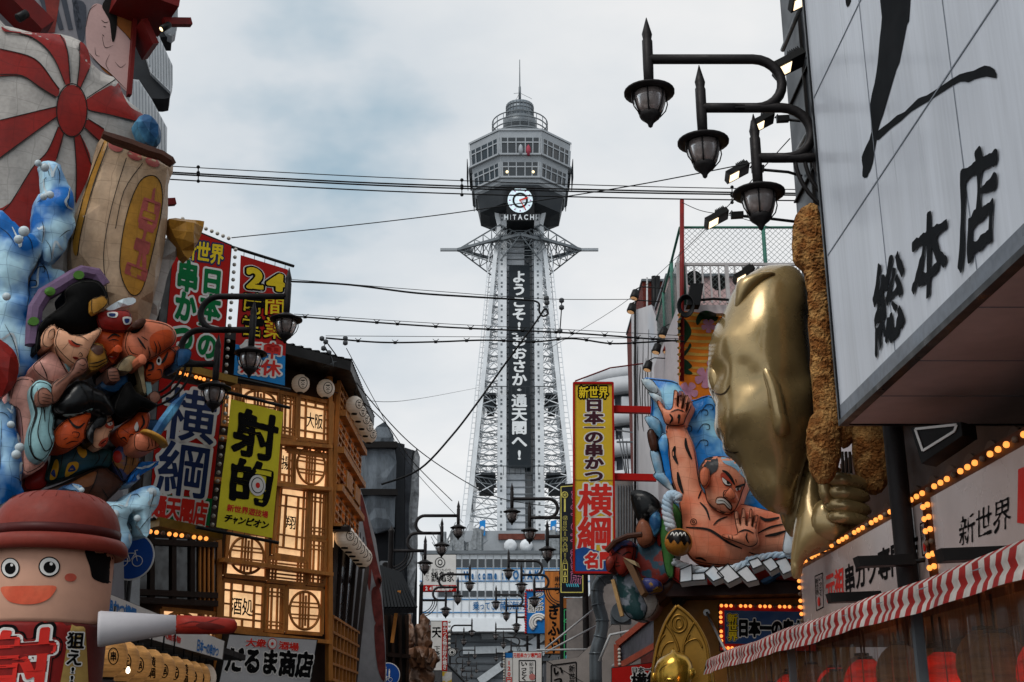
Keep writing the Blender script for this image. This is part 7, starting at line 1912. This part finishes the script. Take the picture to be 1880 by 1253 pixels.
for k in range(3):
    y = 1035 + k * 12; Q = qpx(NS, [(1033, y), (1042, y), (1042, y + 11), (1033, y + 11)], .01)
    for i in range(4): m.bar(Q[i], Q[(i + 1) % 4], .014, NS.n, .006)
m.build('neon_frame', ny, f)
write(f, NS, [(1034, 1036), (1041, 1036), (1041, 1070), (1034, 1070)], 'LAB', [(.02, ny, 'lettering')])
write(f, NS, [(1032, 946), (1043, 946), (1043, 1034), (1032, 1034)], 'GEKIMANIA', [(.07, ny, 'lettering_outline'), (.01, nd, 'lettering')])
write(f, NS, [(1048, 900), (1068, 900), (1068, 1072), (1048, 1072)], 'ひみつの大人研究所', [(.07, npk, 'lettering_outline'), (.015, nd, 'lettering')])
m = MB()
for k in range(6): m.bar(NS.at(1042 + k * 4, 1078, .01), NS.at(1040 + k * 4, 1072, .01), .03, NS.n, .006)
m.build('neon_wave', nc, f)
GS = facing(1052, 1165, 38, -.2, -1)
t, f = board('neon_sign', 'dark sign with green neon characters behind the right blue road sign', GS, [(1034, 1118), (1072, 1118), (1072, 1214), (1034, 1214)], nd, .3)
write(f, GS, [(1036, 1128), (1066, 1128), (1066, 1198), (1036, 1198)], 'ゲーム', [(.08, ng, 'lettering_outline'), (.02, nd, 'lettering')])
write(f, GS, [(1037, 1200), (1070, 1200), (1070, 1212), (1037, 1212)], 'GAME', [(.04, nc, 'lettering')], False)
m = MB(); P = qpx(GS, [(1036, 1120), (1070, 1120), (1070, 1212), (1036, 1212)], .008)
for i in range(4): m.bar(P[i], P[(i + 1) % 4], .02, GS.n, .006)
m.build('neon_frame', ng, f)
wd_sign = mat('cedar_board', '#b56a2c', .5, var=.35, scale=3, stretch=(3, 1, .3))
OS = facing(1014, 1120, 56, -.15, -1)
t, f = board('wooden_sign', 'tall orange cedar board with black brush characters', OS, [(1000, 1048), (1034, 1048), (1031, 1202), (1000, 1202)], wd_sign, .3)
write(f, OS, [(1018, 1058), (1028, 1058), (1028, 1092), (1018, 1092)], '串かつ', [(.02, BLK, 'lettering')])
write(f, OS, [(1006, 1108), (1028, 1108), (1028, 1200), (1006, 1200)], 'ぎふや', [(.04, BLK, 'lettering')], brush=.03)
t, f = board('wooden_sign', 'small orange wooden panel between the two dark neon signs', facing(1052, 1108, 37, -.2, -1), [(1034, 1098), (1074, 1098), (1074, 1117), (1034, 1117)], wd_sign, .2)
BS = facing(981, 1123, 61, -.15, -1)
t, f = board('blue_sign', 'blue sign with white characters and swirl, edged with red bulbs', BS, [(964, 1085), (1001, 1085), (1001, 1164), (964, 1164)], SBLU, .4)
write(f, BS, [(983, 1088), (997, 1088), (997, 1122), (983, 1122)], 'ジャンボ', [(.13, WHT, 'lettering_outline'), (.02, BLK, 'lettering')])
write(f, BS, [(970, 1098), (983, 1098), (983, 1124), (970, 1124)], '釣船', [(.13, WHT, 'lettering_outline'), (.0, BLK, 'lettering')])
m = MB()
for r_ in (16, 12, 7): m.tube([BS.at(989 + r_ * math.cos(q), 1144 + r_ * math.sin(q), .02) for q in np.linspace(2.2, 5.6, 12)], .07, 5)
m.build('swirl', WHT, f)
rbm = mat('bulb_red', '#a01c18', .4, emit=.15)
for (a_, b_, n) in (((965, 1084), (1001, 1084), 8), ((965, 1088), (965, 1164), 16)):
    for k in range(n):
        p = BS.at(*[a_[i] + (b_[i] - a_[i]) * (k + .5) / n for i in (0, 1)], .05); o = MB().ball((0, 0, 0), .06, 4).build('bulb', rbm, t, True); o.location = p - wloc(t)
WS = facing(968, 1225, 40, -.1, -1)
t, f = board('menu_sign', 'white menu sign with a framed brush mark and red heading', WS, [(941, 1196), (995, 1196), (995, 1275), (941, 1275)], WHT, .25)
write(f, WS, [(942, 1199), (994, 1199), (994, 1208), (942, 1208)], '元祖串カツ専門店', [(.03, BRED, 'lettering')], False)
m = MB(); P = qpx(WS, [(953, 1213), (983, 1213), (983, 1252), (953, 1252)], .008)
for i in range(4): m.bar(P[i], P[(i + 1) % 4], .03, WS.n, .006)
m.build('border', BLK, f)
write(f, WS, [(956, 1215), (968, 1215), (968, 1250), (956, 1250)], 'いっとく', [(.05, BLK, 'lettering')], brush=.05); write(f, WS, [(971, 1216), (980, 1216), (980, 1240), (971, 1240)], '新世界', [(.0, BLK, 'lettering')])
MB().prism([WS.at(977 + 6 * math.cos(q), 1243 + 6 * math.sin(q), .012) for q in np.linspace(0, 6.28, 12)[:-1]], WS.n * .003).build('red_mark', mat('mark_pink', '#b5706a'), f)
PS = facing(934, 1226, 41, -.1, -1)
t, f = board('price_sign', 'narrow white price sign with red numerals edged with bulbs', PS, [(926, 1198), (941, 1198), (941, 1280), (926, 1280)], WHT, .3)
MB().prism(qpx(PS, [(927, 1199), (941, 1199), (941, 1208), (927, 1208)], .006), PS.n * .003).build('blue_band', SBLU, f)
write(f, PS, [(929, 1212), (940, 1212), (940, 1253), (929, 1253)], '120円', [(.04, BRED, 'lettering')])
for k in range(12): o = MB().ball((0, 0, 0), .04, 4).build('bulb', MATS['bulb_off'], t, True); o.location = PS.at(925.5, 1199 + k * 5, .05) - wloc(t)
CN = facing(1070, 1215, 31, -.1, -1)
t, f = board('canopy_sign', 'pale beige slanted canopy side with a framed brush seal behind the blue road sign', CN, [(1003, 1214), (1060, 1207), (1138, 1134), (1150, 1300)], mat('canopy_beige', '#8f8782', .5, var=.15), .4)
MB().prism(qpx(CN, [(1003, 1214), (1150, 1195), (1150, 1320), (1003, 1320)], -.01), -CN.n * .3).build('side', MATS['canopy_beige'], t)
m = MB(); P = qpx(CN, [(1012, 1222), (1058, 1216), (1058, 1275), (1012, 1275)], .012)
for i in range(4): m.bar(P[i], P[(i + 1) % 4], .03, CN.n, .006)
m.build('border', BLK, f); write(f, CN, [(1015, 1225), (1034, 1222), (1034, 1290), (1015, 1290)], 'いっとく', [(.05, BLK, 'lettering')], off=.016); write(f, CN, [(1044, 1222), (1056, 1220), (1056, 1262), (1044, 1262)], '新世界', [(.01, BLK, 'lettering')], off=.016)
# ------------------------------------------------------------------ left side further down
GW = facing(680, 1070, 31, .6, -.8)
t = thing('slanted_hoarding', 'leaning grey wall with a faded red painted stripe beside the tavern', 'wall', GW.at(680, 1400))
m = MB().prism(qpx(GW, [(655, 880), (664, 905), (676, 945), (690, 990), (700, 1060), (708, 1180), (711, 1500), (636, 1500), (640, 1150), (648, 980)]), -GW.n * .5); m.build('wall', mat('faded_white', '#9a9899', .7, var=.25, scale=.8), t); s_ = Surf(m)
m = MB(); z5 = lambda *p: a5(*p)
for pts in (((742, 340), (760, 360), (800, 540), (835, 700), (850, 760), (830, 800), (800, 700), (770, 540), (750, 420)), ((800, 810), (840, 800), (858, 960), (850, 990), (815, 950)), ((815, 980), (858, 990), (866, 1240), (830, 1180)), ((780, 560), (800, 700), (790, 810), (775, 700))): mark(m, s_, z5(*pts), .015, 4, 6)
m.build('painted_stripe', mat('faded_red', '#7d3a35', .7, var=.5, scale=5), t)
dk_b = mat('dark_cladding', '#24272b', .55, var=.3, scale=.7); 
t = thing('dark_building', 'dark grey clad building with a jagged false rock top left of the tower', 'building', at(700, 1300, 42))
DB = facing(700, 1000, 42, .35, -.94)
MB().prism(qpx(DB, [(660, 830), (664, 812), (738, 818), (742, 1500), (640, 1500)], -.5), -DB.n * 4).build('wall', dk_b, t)
mb = puff(DB, [(668, 812), (670, 785), (678, 774), (684, 785), (690, 802), (697, 782), (706, 772), (714, 784), (722, 800), (728, 850), (722, 970), (690, 975), (668, 960)], .2, .2, 1.0, .35, sub=1, hmax=.3, rough=.2, rs=1.5); mb.build('rock_crest', mat('rock_grey', '#6a7178', .8, var=.45, scale=1.5, stretch=(2, 2, .3)), t)
for k, (x0, x1, y0) in enumerate(((727, 743, 812), (744, 756, 822), (757, 768, 826))):
    MB().prism(qpx(DB, [(x0, y0), (x1, y0 + 4), (x1 - 2 - k * 2, 1500), (x0 - 4, 1500)], -.15 - .3 * k), -DB.n * 2).build('fin', dk_b if k != 1 else mat('stone_fin', '#4a4d52', .8, var=.5, scale=3), t)
for y in (818, 905): MB().bar(DB.at(660, y, .3), DB.at(728, y, .3), .22, DB.n, .3).build('beam', dbox, t)
mb = puff(DB, [(755, 880), (765, 830), (769, 840), (766, 1000), (758, 1140), (748, 1140), (750, 1000)], .3, -.4, .3, .2, hmax=.2, rough=.12, rs=4); mb.build('stone_edge', mat('stone_edge', '#8d9093', .8, var=.5, scale=6), t)
for px, py in ((676, 1000), (700, 1030), (676, 1052)):
    P_ = qpx(DB, [(px, py), (px + 16, py + 1), (px + 16, py + 18), (px, py + 17)], .1); u_ = MB().prism(P_, -DB.n * .55).build('air_unit', mat('ac_grey', '#7c7f82', .5, var=.3), t)
    c_ = DB.at(px + 8, py + 9, .115); MB().lathe([(.11, 0), (.13, .01), (.11, .02)], c_, 14, ax=DB.n).build('fan_grille', dbox, u_)
for k_ in range(4): MB().prism(qpx(DB, [(672 + k_ * 14, 930), (682 + k_ * 14, 931), (682 + k_ * 14, 962), (672 + k_ * 14, 961)], -.44), -DB.n * .05).build('window', glass_d, t)
ER = facing(725, 1090, 37, .6, -.8)
t = thing('eaves_roof', 'low dark tiled eaves projecting behind the left blue road sign', 'roof', ER.at(725, 1130))
m = MB(); A_ = [ER.at(690, 1046, .1), ER.at(735, 1062, .1), ER.at(764, 1126, .9), ER.at(695, 1126, .9)]; m.prism(A_, (0, 0, .12))
for k in range(12): m.bar(A_[0].lerp(A_[1], k / 11) + Vector((0, 0, .16)), A_[3].lerp(A_[2], k / 11) + Vector((0, 0, .16)), .07, (0, -.5, .8))
m.build('tiles', mat('tile_black', '#17181a', .5, var=.3), t)
m = MB(); m.bar(ER.at(720, 1180, .2), ER.at(733, 1085, .6), .1); m.build('brace', wood, t)
LSP = facing(720, 1180, 38, .7, -.7)
t = thing('corner_shop', 'dark low shop under the tiled eaves at the left street edge', 'building', LSP.at(720, 1300))
MB().prism(qpx(LSP, [(690, 1120), (750, 1128), (752, 1400), (690, 1400)]), -LSP.n * 3).build('wall', mat('shop_dark', '#1e1b1a', .6, var=.4), t)
m = MB()
for k in range(5): m.bar(LSP.at(695 + k * 13, 1130, .05), LSP.at(695 + k * 13, 1260, .05), .08, LSP.n, .1)
m.bar(LSP.at(692, 1200, .06), LSP.at(752, 1206, .06), .12, LSP.n, .1); m.build('frame', wood_d, t)
# carved figure
CP_ = facing(772, 1200, 41, .3, -.95)
t = thing('carved_dragon', 'brown carved wooden beast with ragged scales at the left street edge', 'sculpture', CP_.at(772, 1290))
cw = mat('carved_wood', '#6f4a33', .6, var=.5, scale=4, col2='#a88a78', c2at=(.5, .6))
for pts, lf in (([(745, 1135), (752, 1128), (760, 1150), (758, 1190), (750, 1200), (742, 1170)], .1), ([(775, 1130), (788, 1140), (792, 1180), (786, 1200), (776, 1180)], .1), ([(745, 1200), (765, 1188), (790, 1190), (806, 1205), (800, 1225), (780, 1232), (752, 1225)], .3), ([(752, 1225), (785, 1228), (800, 1250), (790, 1290), (755, 1290)], .2), ([(765, 1150), (780, 1150), (784, 1190), (768, 1190)], 0)):
    puff(CP_, pts, .7, lf, .3, .12, hmax=.4, rough=.12, rs=4).build('body', cw, t)
for i in range(9):
    p = CP_.at(746 + i * 6, 1205 + (i % 3) * 9, .55); MB().lathe([(.12, 0), (.08, .15), (.005, .4)], p, 6, ax=(-.4 + .1 * i, -.5, .7), sm=False).build('horn', cw, t)
# row of signs at the left
CS = facing(807, 1050, 57, .15, -1)
t, f = board('shop_sign', 'white sign with crane and turtle brush characters over a red band', CS, [(776, 1018), (838, 1018), (838, 1086), (776, 1086)], WHT, .4)
MB().prism(qpx(CS, [(776, 1074.5), (838, 1074.5), (838, 1086), (776, 1086)], .008), CS.n * .004).build('red_band', RED, f)
write(f, CS, [(779, 1076), (832, 1076), (832, 1085), (779, 1085)], '24時間営業中', [(.05, WHT, 'lettering')], False, off=.02)
write(f, CS, [(791, 1049), (834, 1049), (834, 1069), (791, 1069)], '鶴亀家', [(.01, BLK, 'lettering')], False, brush=.03, n=64)
write(f, CS, [(792, 1044), (828, 1044), (828, 1050), (792, 1050)], '名代つちのや', [(.0, BLK, 'lettering')], False); write(f, CS, [(781, 1048), (788, 1048), (788, 1068), (781, 1068)], '串かつ', [(.0, BLK, 'lettering')])
for r_, mt, e in ((9.5, BLK, .01), (8, WHT, .02), (5.5, BLK, .03), (3.5, WHT, .04)): MB().prism([CS.at(808 + r_ * math.cos(q) * (1 if r_ > 6 else .8), 1033 + r_ * math.sin(q), e) for q in np.linspace(0, 6.28, 20)[:-1]], CS.n * .008).build('crest', mt, f)
RS = facing(806, 1185, 60, .15, -1)
t, f = board('vertical_sign', 'narrow white and red vertical sign with brush characters behind the left lamps', RS, [(791, 1140), (822, 1140), (821, 1232), (790, 1232)], WHT, .3)
MB().prism(qpx(RS, [(811.5, 1140), (822, 1140), (821, 1232), (811, 1232)], .008), RS.n * .004).build('red_band', RED, f)
write(f, RS, [(813, 1142), (820.5, 1142), (820, 1230), (812.5, 1230)], '串かつ名物お好み焼き', [(.03, WHT, 'lettering')], off=.02)
write(f, RS, [(793, 1150), (810, 1150), (810, 1172), (793, 1172)], '天', [(.03, BLK, 'lettering')], brush=.05); write(f, RS, [(797, 1186), (808, 1186), (808, 1214), (797, 1214)], '下茶屋', [(.02, BLK, 'lettering')], brush=.04)
t2, f2 = board('vertical_sign', 'thin red vertical strip sign left of the white and red one', facing(787, 1175, 61, .15, -1), [(784, 1148), (791, 1148), (790, 1198), (784, 1198)], RED, .2)
for k in range(7): o = MB().ball((0, 0, 0), .07, 5).build('bulb', MATS['bulb_off'], t, True); o.location = RS.at(825, 1142 + k * 8, .1) - wloc(t)
ES = facing(830, 1198, 64, .1, -1); c = ES.at(830, 1198)
t = thing('round_sign', 'round white sign with a black diamond crest beside the red vertical sign', 'sign', c - Vector((0, 0, .25)))
for r_, mt, e in ((8, BLK, 0), (6.8, WHT, .02), (5.5, BLK, .04), (4.5, WHT, .06)): MB().prism([ES.at(830 + r_ * math.cos(q), 1198 + r_ * math.sin(q), e) for q in np.linspace(0, 6.28, 20)[:-1]], ES.n * .015).build('disc', mt, t)
MB().prism([ES.at(830 + x, 1198 + y, .08) for x, y in ((-3, 0), (0, -3.6), (3, 0), (0, 3.6))], ES.n * .015).build('crest', BLK, t)
t, f = board('vertical_sign', 'small yellow and white stacked signs at the foot of the red vertical sign', facing(818, 1243, 58, .15, -1), [(812, 1232), (830, 1234), (829, 1270), (812, 1270)], mat('sign_mix', '#c9a52c', .5, col2='#c8c4c0', c2at=(.48, .5), scale=1.5), .2)
# rows of low shops closing the lane
for i, (x0, x1, y0, y1, h, c, lab) in enumerate(((-11, -4.9, 44, 57, 7.0, '#4b4a4c', 'grey shop block behind the carved beast'), (-12, -4.6, 62, 80, 5.4, '#5c5450', 'brown grey shop block behind the white and red vertical sign'), (-12, -4.4, 84, 120, 5.8, '#48494d', 'far grey shop block on the left side of the lane'),
        (3.3, 12, 40, 60, 6.8, '#4a3f3a', 'dark brown shop block behind the cedar board'), (2.7, 12, 64, 90, 6.6, '#45464a', 'grey shop block behind the blue bulb edged sign'), (2.4, 12, 94, 130, 6.5, '#55565a', 'far grey shop block on the right side of the lane'))):
    t = thing('shop_block', lab, 'building', ((x0 + x1) / 2, y0, 0))
    MB().box((x0, y0, 0), (x1, y1, h)).build('wall', mat('block_%d' % i, c, .6, var=.4, scale=1), t)
    xs = x1 if x1 < 0 else x0; sgn = 1 if x1 < 0 else -1
    m = MB()
    for k in range(int((y1 - y0) / 3)): m.box((min(xs, xs + sgn * .06), y0 + .6 + k * 3, h - 2.6), (max(xs, xs + sgn * .06), y0 + 2.4 + k * 3, h - 1))
    m.box((min(x0, x1) + .8, y0 - .06, h - 2.4), (max(x0, x1) - .8, y0 - .005, h - .9)); m.build('window_row', glass_d, t)
    m = MB().box((min(xs, xs + sgn * .9), y0, 2.7), (max(xs, xs + sgn * .9), y1, 2.85)); m.build('awning', dbox, t)
    m = MB().box((x0 - .1, y0 - .1, h), (x1 + .1, y1 + .1, h + .12)); m.build('roof', dbox, t)
# roofscape of cabling and gear on the tower base left
rnd = random.Random(4); o = thing('roof_plant', 'cluttered grey rooftop machinery on the lettered hall left of the tower legs', 'machinery', at(840, 1012, 161))
for k in range(46):
    m = MB(); px = rnd.uniform(800, 875) if k < 30 else rnd.uniform(1008, 1030); p = at(px, 1012 - rnd.uniform(0, 4), 161); h_ = rnd.uniform(.4, 3.2)
    yy = 161 + k * .04; m.box((p.x, yy, p.z - k * .005), (p.x + rnd.uniform(.2, 1.3), yy + .9, p.z + h_))
    m.bar((p.x, yy + .4, p.z), (p.x + rnd.uniform(-2, 2), yy + .5, p.z + rnd.uniform(1, 4)), .1)
    m.build('unit', mat('plant_grey', '#8f9396', .5, var=.4), o)
# ------------------------------------------------------------------ overhead cables
cab = mat('cable', '#0f0f10', .6, var=.1)
def cable(label, pts, Ys, r, ties=0, sub=8):
    n = len(pts); Yl = Ys if isinstance(Ys, (list, tuple)) else [Ys] * n
    P = []
    q = cat(pts, sub, False)
    for i, p in enumerate(q):
        t = i / (len(q) - 1) * (n - 1); k = min(int(t), n - 2); P.append(at(p.x, p.y, Yl[k] + (Yl[k + 1] - Yl[k]) * (t - k)))
    m = MB().tube(P, r, 6); o = m.build('overhead_cable', cab, None); tag(o, label, 'cable', 'overhead cables across the lane')
    if ties:
        m = MB()
        for k in range(1, ties):
            i = int(len(P) * k / ties); p = P[i]
            for s_ in (-1, 1): m.tube([p, p + Vector((s_ * .06, 0, .06))], .008, 4)
            m.lathe([(r * 1.8, -.03), (r * 1.8, .03)], p, 6, ax=(1, 0, 0))
        m.build('ties', cab, o)
    return o
cable('thin top cable of the bundle crossing at the tower deck', [(250, 302), (700, 326), (1150, 342), (1560, 350)], 16.5, .007)
cable('thick cable of the deck height bundle, upper of the pair', [(250, 313), (700, 337), (1150, 350), (1560, 357)], 16.5, .012)
cable('thick cable of the deck height bundle, lower of the pair', [(250, 316), (700, 341), (1150, 354), (1560, 360)], 16.5, .012)
cable('lowest cable of the bundle crossing at the tower deck', [(250, 326), (700, 351), (1150, 364), (1560, 370)], 16.5, .010)
for px, y0, y1, lab in ((364, 307, 333, 'left'), (848, 331, 358, 'middle'), (1344, 344, 372, 'right')):
    m = MB(); a_, b_ = at(px, y0, 16.48), at(px, y1, 16.48); m.bar(a_, b_, .014)
    for f_ in (0, .4, .55, 1): m.ball(a_.lerp(b_, f_), .028, 5)
    o = m.build('cable_spacer', cab, None); tag(o, lab + ' cable spacer clamped on the bundle of wires at deck height', 'spacer')
cable('thin wire slanting up from the red shop board past the clock to the right', [(425, 437), (700, 408), (900, 382), (1180, 338), (1460, 283)], [18, 18, 17, 15, 13.5], .008)
cable('thin messenger wire at the top of the banner height', [(530, 513), (800, 535), (1000, 549), (1165, 550)], 21, .006)
cable('thick black cable sagging from the numeral banner and looping down by the tower', [(530, 517), (640, 523), (760, 538), (860, 545), (960, 551), (988, 556), (990, 572), (997, 581), (1006, 576), (1000, 568), (985, 590), (930, 665), (880, 735), (830, 800), (770, 862), (700, 890)], 21, .018, 0, 6)
cable('thick tied cable running level past the lower lantern cap', [(540, 581), (800, 600), (1050, 612), (1260, 628)], 22, .016, 15)
cable('thin messenger wire above the thick tied cable', [(540, 577), (800, 594), (1050, 606), (1260, 617)], 22, .006)
cable('drooping tied cable from the insulator rack to the mural house', [(598, 621), (700, 629), (800, 628), (890, 625), (980, 628), (1050, 622), (1120, 631), (1180, 629), (1250, 625)], 23, .017, 12)
cable('thin wire just above the drooping tied cable', [(598, 617), (890, 619), (1250, 622)], 23, .006)
cable('dark service wire falling from the insulator rack toward the lamps', [(602, 632), (680, 735), (760, 820), (860, 888), (930, 918), (1050, 935)], [23, 25, 28, 32, 34, 36], .012)
cable('second service wire falling from the rack, left of the other one', [(598, 640), (650, 720), (710, 780), (760, 850), (830, 920)], [23, 25, 28, 32, 36], .012)
cable('thin wire falling steeply beside the dark false rock building', [(636, 640), (690, 740), (750, 850), (850, 960)], [23, 27, 33, 40], .008)
cable('faint thin wire dipping left of the tower shaft', [(560, 690), (620, 722), (720, 738), (880, 712)], [23, 24, 40, 90], .01)
cable('thin diagonal wire rising from the tower to the right building', [(1000, 645), (1140, 560), (1240, 475), (1340, 375), (1450, 255)], [40, 34, 25, 18, 14], .008)
cable('thin wire from the roof fence to the nearest lamp', [(1252, 372), (1290, 388), (1350, 398), (1420, 420)], 24, .008)
for lab, pts, Y in (('insulator rack where the drooping cable starts', ((591, 622), (598, 628), (594, 640), (604, 648)), 23), ('single insulator hanging right of the rack', ((634, 622), (634, 630)), 23), ('insulator hanger right of the tower at banner height', ((1031, 552), (1031, 565), (1028, 608)), 22), ('insulator clamp where the loop cable meets the tower leg', ((1003, 548), (1004, 556)), 21)):
    m = MB(); P = [at(x, y, Y) for x, y in pts]
    m.tube(P, .012, 5)
    for p in P: m.lathe([(.02, -.05), (.05, -.03), (.05, .03), (.02, .05)], p, 8)
    for k in range(3): m.tube([P[-1], P[-1] + Vector((.06 * k - .05, 0, -.12)), P[-1] + Vector((.1 * k - .1, 0, -.3)), P[-1] + Vector((.16 - .03 * k, 0, -.18))], .007, 4) if len(P) == 4 else None
    o = m.build('insulator', mat('insulator_grey', '#54575a', .4, var=.3), None); tag(o, lab, 'insulator')
